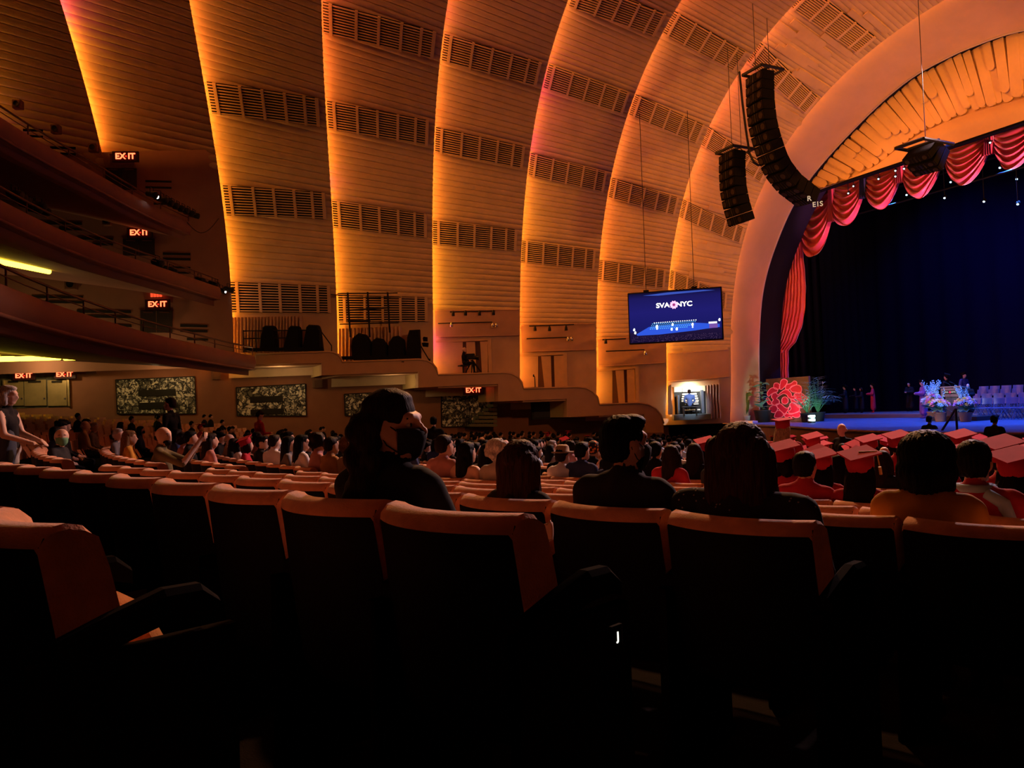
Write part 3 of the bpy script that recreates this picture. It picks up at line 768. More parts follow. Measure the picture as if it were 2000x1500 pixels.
# dark recessed patches along the lowest parapet
for x0, x1 in ((28, 46), (120, 138), (208, 224), (290, 305)):
    pass
def gal_x(y, z):
    yy = y - lean(z); a, b = interp(yy, AY, AA), interp(yy, AY, AB); u = max(0, min(.98, (z - ZS) / b))
    return XC - a * (1 - u ** PE) ** (1 / PE)
GALL = lambda P: P[0] - gal_x(P[1], P[2])
ZG = [2.4, 3.4, 4.4, 5.5, 6.5, 7.5, 8.5, 9.5, 10.4, 11.3, 12.1]
P = []
for t in np.linspace(0, 1, 26):
    row = [Vector((gal_x(lerp(-13.8, 4.345, t) + lean(z), z), lerp(-13.8, 4.345, t) + lean(z), z)) for z in ZG]
    P.append(row + [row[-1] + Vector((-1.4, 0, 0))])
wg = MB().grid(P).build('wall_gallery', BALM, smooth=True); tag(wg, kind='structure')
def gpt(px, py, off): return at_surf(px, py, GALL) + Vector((off, off * .3, 0)), Vector((1, -.38, 0)).normalized()
def gslab(name, pix, k, off, th, m, parent=None): return uslab(name, pix, off, th, m, parent, GALL)
# ---- double doors with exit signs at each level, on band 1
DOORD = mat('dark_door', (.035, .022, .018), .5, 0, .4, var=.15, vscale=3)
def level_door(n, x0, x1, y0, y1, sx, sy, label):
    o = gslab('door_%d' % n, [(x0, y0), (x1, y0 + 3), (x1 + 1, y1), (x0, y1)], 1, .04, .06, BALM); tag(o, kind='structure')
    xm = (x0 + x1) / 2
    for a, b in ((x0 + 3, xm - .6), (xm + .6, x1 - 3)):
        lf = gslab('door_leaf', [(a, y0 + 3), (b, y0 + 4), (b + .5, y1), (a, y1)], 1, .10, .05, DOORD, o)
        gslab('closer', [(a + 6, y0 + 5), (b - 6, y0 + 5.5), (b - 6, y0 + 8), (a + 6, y0 + 7.5)], 1, .14, .05, RAILM, lf)
    if sx:
        P, nn = gpt(sx, sy, .75 if n == 5 else .3); exit_sign(P, nn, .27, label)
level_door(5, 203, 270, 326, 372, 234, 314.5, 'red lit exit sign at the top balcony level on the arch edge')
level_door(6, 237, 305, 464, 500, 268, 457, 'red lit exit sign at the middle balcony level')
level_door(7, 271, 339, 604, 650, 303, 596, 'red lit exit sign at the lowest balcony level under a red panel')
# housing behind the topmost sign
o = gslab('sign_canopy', [(215, 305), (252, 307), (262, 322), (215, 322)], 1, .30, .3, BALM); tag(o, 'sloped dark canopy behind the topmost exit sign', 'canopy')
gslab('canopy_edge', [(214, 304), (253, 306), (253, 309), (214, 307)], 1, .32, .04, BALM, o)
# red lit panels (lit stair vestibules)
REDG = glow('red_panel', (1.0, .07, .02), 1.3)
P, nn = gpt(302, 572, .2)
rp = empty('red_light_box', P, label='glowing red ribbed panel above the lowest balcony door', cat='light panel')
M = sign_frame(Vector((0, 0, 0)), nn)
for k in range(4):
    mb = MB(); mb.bbox(((k - 1.5) * .135, 0, 0), (.11, .46, .06), b=.02); b = mb.build('rib_lamp', REDG, rp); b.matrix_local = M
for z_ in (.26, -.26):
    mb = MB(); mb.box((0, z_, 0), (.6, .05, .1)); b = mb.build('frame_bar', BALM, rp); b.matrix_local = M
P, nn = gpt(259, 415, .25); rp = empty('red_lamp', P, label='dim red glowing lamp under the top balcony tip', cat='lamp')
M = sign_frame(Vector((0, 0, 0)), nn); mb = MB(); mb.bbox((0, 0, 0), (.30, .55, .06), b=.03); b = mb.build('lens', glow('red_dim', (1, .08, .02), .7), rp); b.matrix_local = M
mb = MB(); mb.bbox((.3, -.1, 0), (.25, .4, .25), b=.05); b = mb.build('housing', BLACKM, rp); b.matrix_local = M
# slot vents
mb = {}
slots = [(284, 335, 352, 4), (284, 335, 364, 4), (300, 336, 386, 4), (300, 336, 396, 4), (318, 372, 493, 5), (318, 372, 503, 5), (330, 372, 520, 4), (330, 372, 530, 4), (352, 405, 633, 5.5), (352, 405, 643, 5.5), (365, 406, 660, 4.5),
         (45, 84, 252, 4.5), (58, 84, 264, 4), (98, 148, 286, 5), (118, 148, 298, 4.5), (70, 160, 433, 5.5), (115, 161, 444.5, 5), (150, 221, 463, 5), (180, 221, 474, 5), (62, 162, 577, 5.5), (88, 162, 587, 5), (150, 256, 605, 6), (170, 256, 615, 5.5), (225, 257, 633, 5)]
for n, (x0, x1, y, h) in enumerate(slots):
    kk = 1 if x0 > 170 or y > 400 else 1
    gslab('vent_slot', [(x0, y), (x1, y + 1.5), (x1, y + h + 1), (x0, y + h)], 1, .04, .05, GRILLE_DK, wg)
# wall speakers between the levels
for n, (px, py, s, lab) in enumerate(((33, 208, 8, 'round-cornered dark wall speaker high above the top balcony'), (107, 256, 8, 'dark wall speaker next to the slot vents of the top level'), (180, 292, 8, 'dark wall speaker beside the glowing arch edge'), (127, 403, 11, 'square wall speaker under the top balcony'), (207, 435, 8, 'small wall speaker left of the middle exit sign'), (137, 557, 11, 'square wall speaker under the middle balcony'))):
    P, nn = gpt(px, py, .22); o = empty('wall_speaker', P, label=lab, cat='speaker', group='speakers on the balcony wall'); M = sign_frame(Vector((0, 0, 0)), nn)
    w = s * 2 * 36 / F_PX
    m_ = MB(); m_.bbox((0, 0, 0), (w, w, .3), b=.05); b = m_.build('cabinet', SPK, o); b.matrix_local = M
    m_ = MB(); m_.lathe([(w * .3, 0), (w * .32, .03), (w * .1, .01)], (0, 0, .15), 12); b = m_.build('driver', GRILLE_DK, o); b.matrix_local = M
# ---- yellow fluorescent tubes in the soffit coves
def tube_light(a, b, depth_a, depth_b, label, r=.05, segs=1):
    A, B = at_depth(a[0], a[1], depth_a), at_depth(b[0], b[1], depth_b)
    root = empty('tube_light', A, label=label, cat='tube light', group='yellow tubes under the balconies')
    for k in range(segs):
        p, q = (B - A) * (k / segs), (B - A) * ((k + .96) / segs); m = MB(); m.tube([p, q], r, 8); m.build('tube', TUBEY, root, smooth=True)
    m = MB(); up = Vector((0, 0, .09)); m.prism([up + Vector((0, .16, .02)), up + Vector((0, -.16, .02)), up + Vector((0, -.16, .06)), up + Vector((0, .16, .06))], B - A)
    m.build('reflector', SOFM, root)
def depth_of(px, py, z): P = at_z(px, py, z); return float(np.array(P) @ _F)
tube_light((-40, 318), (42, 354), depth_of(-40, 318, 9.3), depth_of(42, 354, 9.3), 'yellow fluorescent tube under the top balcony', .13, 2)
tube_light((-40, 503), (98, 531), depth_of(-40, 503, 5.9), depth_of(98, 531, 5.9), 'long yellow fluorescent tube under the middle balcony', .10, 3)
tube_light((-50, 695), (104, 691), 29, 33, 'upper of two yellow tubes under the lowest balcony', .085, 4)
tube_light((-50, 703), (118, 699), 27, 31, 'lower long yellow tube under the lowest balcony', .09, 4)
tube_light((126, 700), (190, 699), 31, 33, 'short yellow tube at the end of the row under the lowest balcony', .085, 3)
# ---- stage lanterns clamped on the balcony fronts
LENS = glow('lantern_lens', (.86, .96, 1.0), 20.0); LENS2 = glow('lantern_lens_dim', (.8, .9, 1.0), 1.5)
def lantern(P, aim, s, lit, label, group):
    root = empty('stage_lantern', P, label=label, cat='stage light', group=group)
    R = aim.to_track_quat('Z', 'Y').to_matrix()
    m = MB(); m.lathe([(s * .35, -s), (s * .5, -s * .8), (s * .5, s * .2), (s * .55, s * .25), (s * .55, s * .9)], (0, 0, 0), 10, R); m.build('body', BLACKM, root, smooth=True)
    m = MB(); m.lathe([(s * .46, s * .86), (s * .3, s * .9), (.001, s * .92)], (0, 0, 0), 10, R); m.build('lens', (LENS if lit is True else LENS2) if lit else GRILLE_DK, root, smooth=True)
    m = MB(); m.tube([R @ Vector((s * .6, 0, 0)), R @ Vector((s * .6, 0, 0)) + Vector((0, 0, s * 1.1)), R @ Vector((-s * .6, 0, 0)) + Vector((0, 0, s * 1.1)), R @ Vector((-s * .6, 0, 0))], s * .07, 5); m.build('yoke', BLACKM, root)
    return root
rl = random.Random(5)
for n in range(9):
    t = n / 8; P = at_z(lerp(278, 362, t), lerp(388, 428, t), 9.0 + .15) + Vector((.35, .35, .12)); aim = Vector((.45, .85, -.25)) if n != 1 else (Vector((0, 0, 0)) - P)
    lantern(P, aim.normalized(), .24, n == 1, 'lit white stage lantern on the tip of the top balcony' if n == 1 else 'black unlit stage lantern in the row on the top balcony tip', 'lanterns on the balcony fronts')
for n, (px, py, lit) in enumerate(((288, 520, 0), (297, 530, 0), (305, 540, 1), (316, 536, 0), (372, 553, 0), (380, 560, 0), (388, 566, 1), (400, 560, 0), (416, 573, 1), (430, 571, 0))):
    P = at_z(px, py, 5.9) + Vector((.3, .35, .1)); lantern(P, Vector((.5, .8, -.3)).normalized(), .24, lit and n != 2, 'lit stage lantern near the middle balcony end' if lit and n != 2 else 'black stage lantern on the middle balcony front', 'lanterns on the balcony fronts')
for n in range(8):
    P = at_z(4 + 8 * n, 378 + 5 * n + rl.uniform(-8, 4), 6.35) + Vector((0, .3, 0)); lantern(P, Vector((.5, .8, -.2)).normalized(), .22, False, 'black stage lantern in the dense cluster on the middle balcony', 'lanterns on the balcony fronts')
# loose cable from the top balcony lantern row to the arch
A, B = at_z(362, 430, 9.0), on_band(440, 437, 1, .2)[0]
mb = MB(); mb.tube([A.lerp(B, t) - Vector((0, 0, .6 * math.sin(math.pi * t))) for t in np.linspace(0, 1, 12)], .02, 5); o = mb.build('loose_cable', mat('cable_brown', (.12, .06, .03), .6)); tag(o, 'loose brown cable sagging from the top balcony to the arch edge', 'cable')

def point(name, P, col, w, r=.12):
    l = bpy.data.lights.new(name, 'POINT'); l.color = col; l.energy = w; l.shadow_soft_size = r; o = bpy.data.objects.new(name, l); COL.objects.link(o); o.location = P; return o
for px, py, w in ((70, 712, 105), (300, 722, 45), (530, 735, 28), (740, 750, 16)):
    P = at_surf(px, py, UNDER) + Vector((2.2, 0, -.1)); point('soffit_downlight', P, (1.0, .62, .28), w)  # fill lamps without fixtures, added to brighten the lower side wall
# ================================================================== curtains and equipment on the landings
GOLDDRAPE = mat('gold_drape', (.60, .38, .24), .55, 0, .4, sheen=.3)
BLACKC = mat('black_cover', (.010, .009, .009), .85, 0, .1, bump=.4, bscale=14)
def wall_drape(k, x0, x1, yt, yb, folds, label, tuck=0.0):
    P = []; N = folds * 8
    for j in range(N + 1):
        u = j / N; row = []
        for v in np.linspace(0, 1, 7):
            w = math.sin(u * folds * 2 * math.pi + .8 * math.sin(u * 17)) * .11 * min(1, .45 + 2 * u) + .13
            x = lerp(x0, x1, u) + (tuck * (v ** 2) * (u * 0.35))
            row.append(on_band(x, lerp(yt(u), yb(u), v), k, w)[0])
        P.append(row)
    o = MB().grid(P).build('box_curtain', GOLDDRAPE, smooth=True); tag(o, label, 'curtain'); return o
wall_drape(2, 453, 592, lambda u: lerp(620, 617, u), lambda u: 690, 22, 'gold pleated curtain behind three black covered cases')
wall_drape(3, 662, 786, lambda u: lerp(642, 637, u), lambda u: 706, 18, 'gold pleated curtain behind the black pipe frame')
def landing_pt(px, py, k, off): return on_band(px, py, k, off)[0]
def covered(pix, k, off, depth, label, name='covered_case'):
    """black cover draped over equipment; traced silhouette with depth and softened top"""
    fr = [on_band(x, y, k, off)[0] for x, y in pix]; n = on_band(pix[0][0], pix[0][1], k)[1]; n = Vector((n.x, n.y, 0)).normalized()
    c = sum(fr, Vector()) / len(fr); mb = MB(); rings = []
    for d, s in ((0, .86), (.06, .96), (depth * .5, 1.0), (depth - .06, .96), (depth, .86)):
        rings.append([c + (p - c) * s + n * (depth / 2 - d) for p in fr])
    mb.grid(rings, closed=True); mb.add(rings[0], [tuple(range(len(fr)))]); mb.add(rings[-1], [tuple(range(len(fr)))])
    o = mb.build(name, BLACKC, smooth=True); tag(o, label, 'covered case'); return o
covered([(522, 688), (524, 660), (528, 640), (533, 637), (547, 637), (550, 642), (551, 662), (553, 688)], 2, .85, .7, 'black covered tall case at the railing corner of the upper landing')
covered([(566, 688), (570, 670), (577, 642), (582, 637), (595, 638), (598, 646), (598, 688)], 2, .85, .7, 'black covered case standing between two others before the gold curtain')
covered([(603, 688), (606, 668), (611, 640), (616, 635), (632, 636), (635, 644), (640, 688)], 2, .85, .7, 'black covered case nearest the sloping handrail of the upper landing')
covered([(700, 706), (697, 680), (700, 662), (712, 652), (724, 655), (732, 668), (736, 706)], 3, .9, .8, 'bulky black covered case with papers under the pipe frame')
covered([(734, 706), (736, 668), (745, 661), (756, 663), (764, 676), (766, 706)], 3, .9, .7, 'rounded black covered case in the middle under the pipe frame')
covered([(766, 706), (768, 672), (776, 659), (786, 657), (796, 664), (800, 706)], 3, .9, .7, 'black covered case beside the upright black loudspeaker')
covered([(800, 706), (803, 660), (807, 645), (826, 644), (828, 706)], 3, .9, .6, 'upright black loudspeaker at the end of the landing', 'loudspeaker')
lb = covered([(832, 662), (834, 659), (841, 660), (841, 668), (833, 668)], 3, 1.0, .3, 'small black barn-door lantern beside the upright loudspeaker', 'barn_door_lantern')
covered([(830, 672), (835, 670), (843, 672), (842, 680), (832, 679)], 3, 1.0, .3, 'lower black lantern beside the upright loudspeaker', 'barn_door_lantern')
# dark landing curb strip in front of the cases
for k, x0, x1, y, lab in ((2, 498, 645, 689, 'black floor mat edge along the upper landing'), (3, 668, 830, 706, 'black floor mat edge along the second landing')):
    A, B = on_band(x0, y, k, 1.38)[0], on_band(x1, y - 2, k, 1.38)[0]; mb = MB(); mb.prism([A, A + Vector((0, 0, .16)), A + Vector((-.12, 0, .16)), A + Vector((-.12, 0, 0))], B - A); o = mb.build('landing_mat', BLACKC); tag(o, lab, 'mat')
def railing(pts, k, off, label, h=None):
    """pipe rail traced by pixels on a surface off metres from band k"""
    root = empty('pipe_railing', on_band(pts[0][0][0], pts[0][0][1], k, off)[0], label=label, cat='railing'); b = root.location.copy()
    for line in pts:
        mb = MB(); mb.tube([on_band(x, y, k, off)[0] - b for x, y in line], .03, 6); mb.build('rail', BLACKM, root)
railing([[(492, 647), (638, 645)], [(493, 663), (596, 661)], [(492, 645), (493, 690)], [(516, 645), (517, 690)], [(637, 645), (637, 690)], [(638, 646), (676, 672)], [(676, 672), (677, 704)]], 2, 1.15, 'black pipe railing with a sloping handrail around the upper landing')
railing([[(828, 676), (858, 703)], [(853, 698), (853, 724)]], 3, 1.2, 'short sloping black handrail between the second and third landing')
fr = empty('scaffold_tower', on_band(690, 700, 3, 1.0)[0], label='tall black scaffold frame of three pipes before the wall grille', cat='scaffold'); b = fr.location.copy()
for line, r in (([(689, 570), (694, 660)], .05), ([(727, 569), (731, 660)], .05), ([(765, 568), (769, 650)], .05), ([(670, 572), (784, 571)], .03), ([(657, 574), (692, 576)], .03), ([(692, 605), (770, 600)], .04), ([(674, 634), (786, 630)], .03), ([(690, 627), (732, 626)], .06), ([(680, 580), (790, 579)], .02)):
    mb = MB(); mb.tube([on_band(x, y, 3, 1.0)[0] - b for x, y in line], r, 6); mb.build('pipe', BLACKM, fr)
mb = MB()
railing([[(690, 706), (690, 716)], [(726, 705), (726, 715)], [(676, 717), (738, 715)]], 3, 1.78, 'black pipe bracket on the parapet below the covered cases')
railing([[(753, 705), (753, 713)], [(791, 703), (791, 712)], [(744, 714), (802, 711)]], 3, 1.78, 'second black pipe bracket on the parapet below the loudspeaker')
# video camera on tripod and a microphone stand
def vc(px, py, off=1.0, k=4): return on_band(px, py, k, off)[0]
root = empty('video_camera', vc(928, 731), label='black broadcast video camera with a long lens on a tripod', cat='video camera'); b = root.location.copy()
for a in ((914, 731), (928, 731), (944, 729)):
    mb = MB(); mb.tube([vc(927, 706) - b, vc(*a, 1.0 + (.4 if a[0] == 928 else 0)) - b], [.05, .03], 6); mb.build('tripod_leg', BLACKM, root)
n = on_band(928, 700, 4)[1]; t = Vector((0, 0, 1)).cross(n).normalized()
R = Matrix((t, n, Vector((0, 0, 1)))).transposed()
mb = MB(); mb.bbox(vc(924, 699) - b, (.42, .25, .28), R, .04); mb.build('body', BLACKM, root)
mb = MB(); mb.tube([vc(928, 701) - b, vc(934, 701) - b, vc(940, 701) - b], [.10, .10, .13], 10); mb.build('lens', BLACKM, root)
mb = MB(); mb.bbox(vc(919, 696) - b, (.16, .12, .12), R, .02); mb.build('viewfinder', BLACKM, root)
mb = MB(); mb.tube([vc(925, 706) - b, vc(916, 712) - b], .025, 6); mb.build('pan_bar', BLACKM, root)
root = empty('microphone_stand', vc(1048, 760, .9, 5), label='thin microphone stand beside the folding door', cat='microphone stand'); b = root.location.copy()
mb = MB(); mb.tube([vc(1048, 760, .9, 5) - b, vc(1047, 738, .9, 5) - b, vc(1045, 736, .9, 5) - b], .025, 6); mb.build('pole', BLACKM, root)
mb = MB(); mb.lathe([(.22, 0), (.22, .04), (.03, .06)], (0, 0, 0), 12); mb.build('base', BLACKM, root)
mb = MB(); mb.ball(vc(1045, 736, .9, 5) - b, (.04, .04, .07)); mb.build('microphone', BLACKM, root)
# ================================================================== hanging video screen
TL, TR_, BR, BL = at_depth(1227, 573.5, 31.0), at_depth(1409, 560.5, 29.9), at_depth(1411, 662.5, 29.9), at_depth(1230, 671, 31.0)
sx = (TR_ - TL + BR - BL) / 2; W = sx.length; sx.normalize(); up = Vector((0, 0, 1)); nn = sx.cross(up).normalized()
if nn.dot(TL) > 0: nn = -nn
H = ((TL - BL).length + (TR_ - BR).length) / 2; C0 = (TL + TR_ + BR + BL) / 4
MS = Matrix((sx, up, nn)).transposed().to_4x4(); MS.translation = C0
scr = bpy.data.objects.new('video_screen', None); COL.objects.link(scr); scr.matrix_world = MS
tag(scr, 'wide video screen hanging before the arches showing the blue lit stage', 'screen')
sx_, sy_ = W / 183.0, H / 99.0
def SP(u, v, w=0.0): return Vector(((u - 91.5) * sx_, (49.5 - v) * sy_, w))      # pixel-like units on the screen
def srect(name, m, u0, v0, u1, v1, w, parent=scr):
    return MB().add([SP(u0, v0, w), SP(u1, v0, w), SP(u1, v1, w), SP(u0, v1, w)], [(0, 3, 2, 1)]).build(name, m, parent, fix=False)
MB().bbox((0, 0, -.10), (W + .06, H + .06, .16), b=.03).build('cabinet', BLACKM, scr)
def screen_mat():
    m = bpy.data.materials.new('screen_picture'); m.use_nodes = True; nt = m.node_tree; nt.nodes.remove(nt.nodes['Principled BSDF'])
    tc = nt.nodes.new('ShaderNodeTexCoord'); sp = nt.nodes.new('ShaderNodeSeparateXYZ'); nt.links.new(tc.outputs['Object'], sp.inputs[0])
    mr = nt.nodes.new('ShaderNodeMapRange'); mr.inputs['From Min'].default_value = -H / 2; mr.inputs['From Max'].default_value = H / 2; nt.links.new(sp.outputs['Y'], mr.inputs['Value'])
    cr = nt.nodes.new('ShaderNodeValToRGB'); e = cr.color_ramp; e.elements[0].position = 0; e.elements[0].color = (.006, .003, .02, 1); e.elements[1].position = 1; e.elements[1].color = (.004, .003, .012, 1)
    for p, c in ((.2, (.012, .006, .035)), (.24, (.008, .008, .10)), (.6, (.012, .010, .13)), (.88, (.010, .008, .09))):
        q = e.elements.new(p); q.color = (*c, 1)
    nt.links.new(mr.outputs[0], cr.inputs[0])
    em = nt.nodes.new('ShaderNodeEmission'); em.inputs[1].default_value = 1.2; nt.links.new(cr.outputs[0], em.inputs[0]); nt.links.new(em.outputs[0], nt.nodes['Material Output'].inputs[0])
    return m
srect('picture', screen_mat(), 1, 1, 182, 98, .0)
g1 = glow('screen_blue', (.03, .10, .75), 1.0); g2 = glow('screen_cyan', (.10, .45, .85), 1.2); g3 = glow('screen_white', (.9, .95, 1.0), 1.6); g4 = glow('screen_pink', (.9, .35, .6), 1.2); g5 = glow('screen_violet', (.22, .10, .45), .9); g6 = glow('screen_dim', (.10, .05, .14), .7); g7 = glow('screen_beam', (.05, .10, .55), .9)
def spoly(name, m, pts, w): return MB().add([SP(u, v, w) for u, v in pts], [tuple(range(len(pts) - 1, -1, -1))]).build(name, m, scr, fix=False)
spoly('picture_stage', g1, [(14, 81), (40, 68), (130, 65), (178, 70), (178, 76), (150, 78), (130, 80), (60, 84), (16, 84)], .004)
spoly('picture_beam', g7, [(30, 6), (80, 3), (150, 3), (172, 5), (120, 6.5), (60, 8)], .004)
rs_ = random.Random(2)
mb = MB()
for r in range(4):
    for c in range(22 - r):
        u = 46 + c * 4 + r * -1.5; v = 62 + r * 3.2
        mb.add([SP(u, v, .007), SP(u + 2.2, v, .007), SP(u + 2.2, v + 1.5, .007), SP(u, v + 1.5, .007)], [(0, 3, 2, 1)])
mb.build('picture_chairs', g2, scr, fix=False)['kind'] = 'stuff'
mb = MB()
for c in range(20): mb.add([SP(50 + c * 4.3, 60 - .05 * c, .009), SP(52 + c * 4.3, 60 - .05 * c, .009), SP(52 + c * 4.3, 61.6 - .05 * c, .009), SP(50 + c * 4.3, 61.6 - .05 * c, .009)], [(0, 3, 2, 1)])
for u, v, r in ((56, 68, 3.5), (56, 72, 2.5), (87, 66, 3), (85, 75, 3), (95, 75, 3.2), (126, 68, 3.2), (126, 73, 2), (178, 62, 3), (10, 72, 3), (12, 78, 3)):
    mb.add([SP(u + r * (.6 + .4 * ((k * 7) % 3) / 2) * math.cos(-k * .785), v + r * math.sin(-k * .785), .010) for k in range(8)], [tuple(range(8))])
mb.build('picture_flowers', g3, scr, fix=False)['kind'] = 'stuff'
mb = MB()
for k in range(420):
    u, v = rs_.uniform(4, 178), rs_.uniform(86, 97); s = rs_.uniform(.5, 1.1); mb.add([SP(u, v, .006), SP(u + s, v, .006), SP(u + s, v + s, .006), SP(u, v + s, .006)], [(0, 3, 2, 1)])
mb.build('picture_crowd', g6, scr, fix=False)['kind'] = 'stuff'
srect('picture_banner', g5, 158, 69, 174, 77, .011); srect('picture_table', g3, 157, 65, 173, 68.5, .012)
# the lettering on the screen
def letters(txt, u, v, size, m):
    me = text_mesh(txt, size, .002); me.materials.clear(); me.materials.append(m); o = link('lettering', me, scr); o.location = SP(u, v, .02); return o
TXT = glow('screen_text', (1, 1, .92), 3.0)
lt = letters('SVA', 69, 28, 13 * sy_, TXT); lt.scale = (1.15, 1, 1); lt = letters('NYC', 111, 28, 13 * sy_, TXT); lt.scale = (1.15, 1, 1)
def flower_shape(R, petals, depth, z=0.0, c=(0, 0, 0), n=120, rot=0.0):
    pts = [Vector((c[0] + R * (1 - depth + depth * math.cos(petals * a)) * math.cos(a + rot), c[1] + R * (1 - depth + depth * math.cos(petals * a)) * math.sin(a + rot), z)) for a in np.linspace(0, 2 * math.pi, n, endpoint=False)]
    return pts
MB().prism([p + SP(91, 28, .02) for p in flower_shape(8.2 * sy_, 10, .1)], (0, 0, .004)).build('flower_emblem', glow('screen_flower', (1.0, .45, .75), 1.6), scr)
MB().prism([p + SP(91, 28, .028) for p in flower_shape(3.4 * sy_, 6, .16)], (0, 0, .003)).build('flower_centre', glow('screen_fl2', (.45, .05, .25), .8), scr)
for u, py in ((36, 340), (131, 345)):
    A = MS @ SP(u, 0, -.1); px, _ = px_of(A); B = on_band(px - 2, py, 6 if u < 90 else 7, .1)[0]; B = Vector((A.x, A.y, B.z + 1.0))
    mb = MB(); mb.tube([MS.inverted() @ A, MS.inverted() @ B], .012, 5); mb.build('hanging_cable', BLACKM, scr)
    mb = MB(); mb.bbox(SP(u, -2, -.1), (.22, .14, .1), b=.02); mb.build('shackle', BLACKM, scr)
# ================================================================== line array loudspeakers
SPKM = mat('array_black', (.007, .006, .006), .8, 0, .06, bump=.2, bscale=40); SPKG = mat('array_grille', (.014, .010, .009), .8, 0, .05); DRV = mat('driver_cone', (.05, .036, .028), .7, 0, .05)
def line_array(name, px_line, X, n, w, dep, label, cable_px):
    """centre line traced in pixels on the vertical plane x = X; boxes swing with the line"""
    C = resample([at_x(x, y, X) for x, y in px_line], n + 1)
    root = empty(name, C[0], label=label, cat='line array'); b = C[0].copy()
    for k in range(n):
        c = (C[k] + C[k + 1]) / 2 - b; t = (C[k] - C[k + 1]).normalized(); h = (C[k] - C[k + 1]).length
        f = Vector((0, -1, 0)); f = (f - t * f.dot(t)).normalized(); yaw = Matrix.Rotation(-.12, 3, 'Z'); f = (yaw @ f); f = (f - t * f.dot(t)).normalized(); s = t.cross(f)
        R = Matrix((s, f, t)).transposed()
        mb = MB(); mb.bbox(c, (w, dep, h * .95), R, .03); bx = mb.build('cabinet', SPKM, root)
        mb = MB(); mb.box(c + R @ Vector((0, dep / 2 + .01, 0)), (w * .94, .02, h * .82), R); g = mb.build('grille', SPKG, bx)
        for sx2 in (-1, 1):
            mb = MB(); mb.lathe([(h * .30, 0), (h * .31, .015), (h * .12, .006), (.01, .012)], c + R @ Vector((sx2 * w * .32, dep / 2 + .022, 0)), 10, R @ Matrix.Rotation(-math.pi / 2, 3, 'X')); mb.build('driver', DRV, bx)
        mb = MB(); mb.box(c + R @ Vector((0, dep / 2 + .03, 0)), (w * .06, .03, h * .8), R); mb.box(c + R @ Vector((w * .12, dep / 2 + .03, 0)), (w * .02, .03, h * .8), R); mb.box(c + R @ Vector((-w * .12, dep / 2 + .03, 0)), (w * .02, .03, h * .8), R); mb.build('horn', GRILLE_DK, bx)
    top = Vector((0, 0, .12))
    mb = MB()
    for sx2 in (-.5, .5): mb.tube([top + Vector((sx2 * w, -dep * .7, 0)), top + Vector((sx2 * w, dep * 1.3, 0))], .06, 6)
    mb.tube([top + Vector((-.5 * w, -dep * .7, 0)), top + Vector((.5 * w, -dep * .7, 0))], .06, 6); mb.tube([top + Vector((-.5 * w, dep * 1.3, 0)), top + Vector((.5 * w, dep * 1.3, 0))], .05, 6); mb.tube([top + Vector((-.5 * w, 0, 0)), top + Vector((.5 * w, 0, 0))], .05, 6)
    mb.build('rigging_frame', BLACKM, root)
    for dx, dy in cable_px:
        mb = MB(); mb.tube([top + Vector((dx, dy, 0)), top + Vector((dx, dy, 6.5))], .012, 5); mb.build('hanging_cable', BLACKM, root)
    return root, C
la, LC = line_array('line_array', [(1484, 146), (1485, 205), (1490, 247), (1501, 286), (1515, 324), (1540, 357), (1580, 388)], -21.6, 15, 1.0, .56, 'long curved black line array of stacked loudspeakers beside the stage arch', [(0, -.2), (0, .5)])
lb, _ = line_array('line_array', [(1430, 300), (1430, 335), (1432, 370), (1438, 400), (1449, 436)], -23.4, 8, 1.02, .56, 'short black line array of eight loudspeakers with slight curve', [(0, 0), (.1, .4)])
lc, _ = line_array('line_array', [(1797, 291), (1806, 305), (1822, 321)], -16.4, 3, 1.0, .75, 'small loudspeaker cluster hung before the swagged curtain', [(0, .3)])
# cable bundle between the two arrays and white name stickers
A = at_x(1444, 140, -22.7)
mb = MB(); pts = [at_x(x, y, -22.7) - A for x, y in ((1444, 140), (1450, 200), (1457, 255), (1464, 300), (1472, 316), (1482, 323), (1488, 318))]; mb.tube(pts, .045, 6); o = mb.build('cable_loom', BLACKM, loc=A); tag(o, 'thick black cable loom looping between the two line arrays', 'cable')
for (x0, y0, x1, y1, ch) in ((1577, 383, 1584, 393, 'R'), (1590, 393, 1604, 405, 'E1S')):
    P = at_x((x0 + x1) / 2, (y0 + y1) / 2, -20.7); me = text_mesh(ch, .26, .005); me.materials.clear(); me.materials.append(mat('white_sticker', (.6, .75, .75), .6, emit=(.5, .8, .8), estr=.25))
    o = link('sticker_letter', me, la); d = (-P).normalized(); s = Vector((0, 0, 1)).cross(d).normalized(); M = Matrix((s, d.cross(s), d)).transposed().to_4x4(); M.translation = P - la.location; o.matrix_local = M
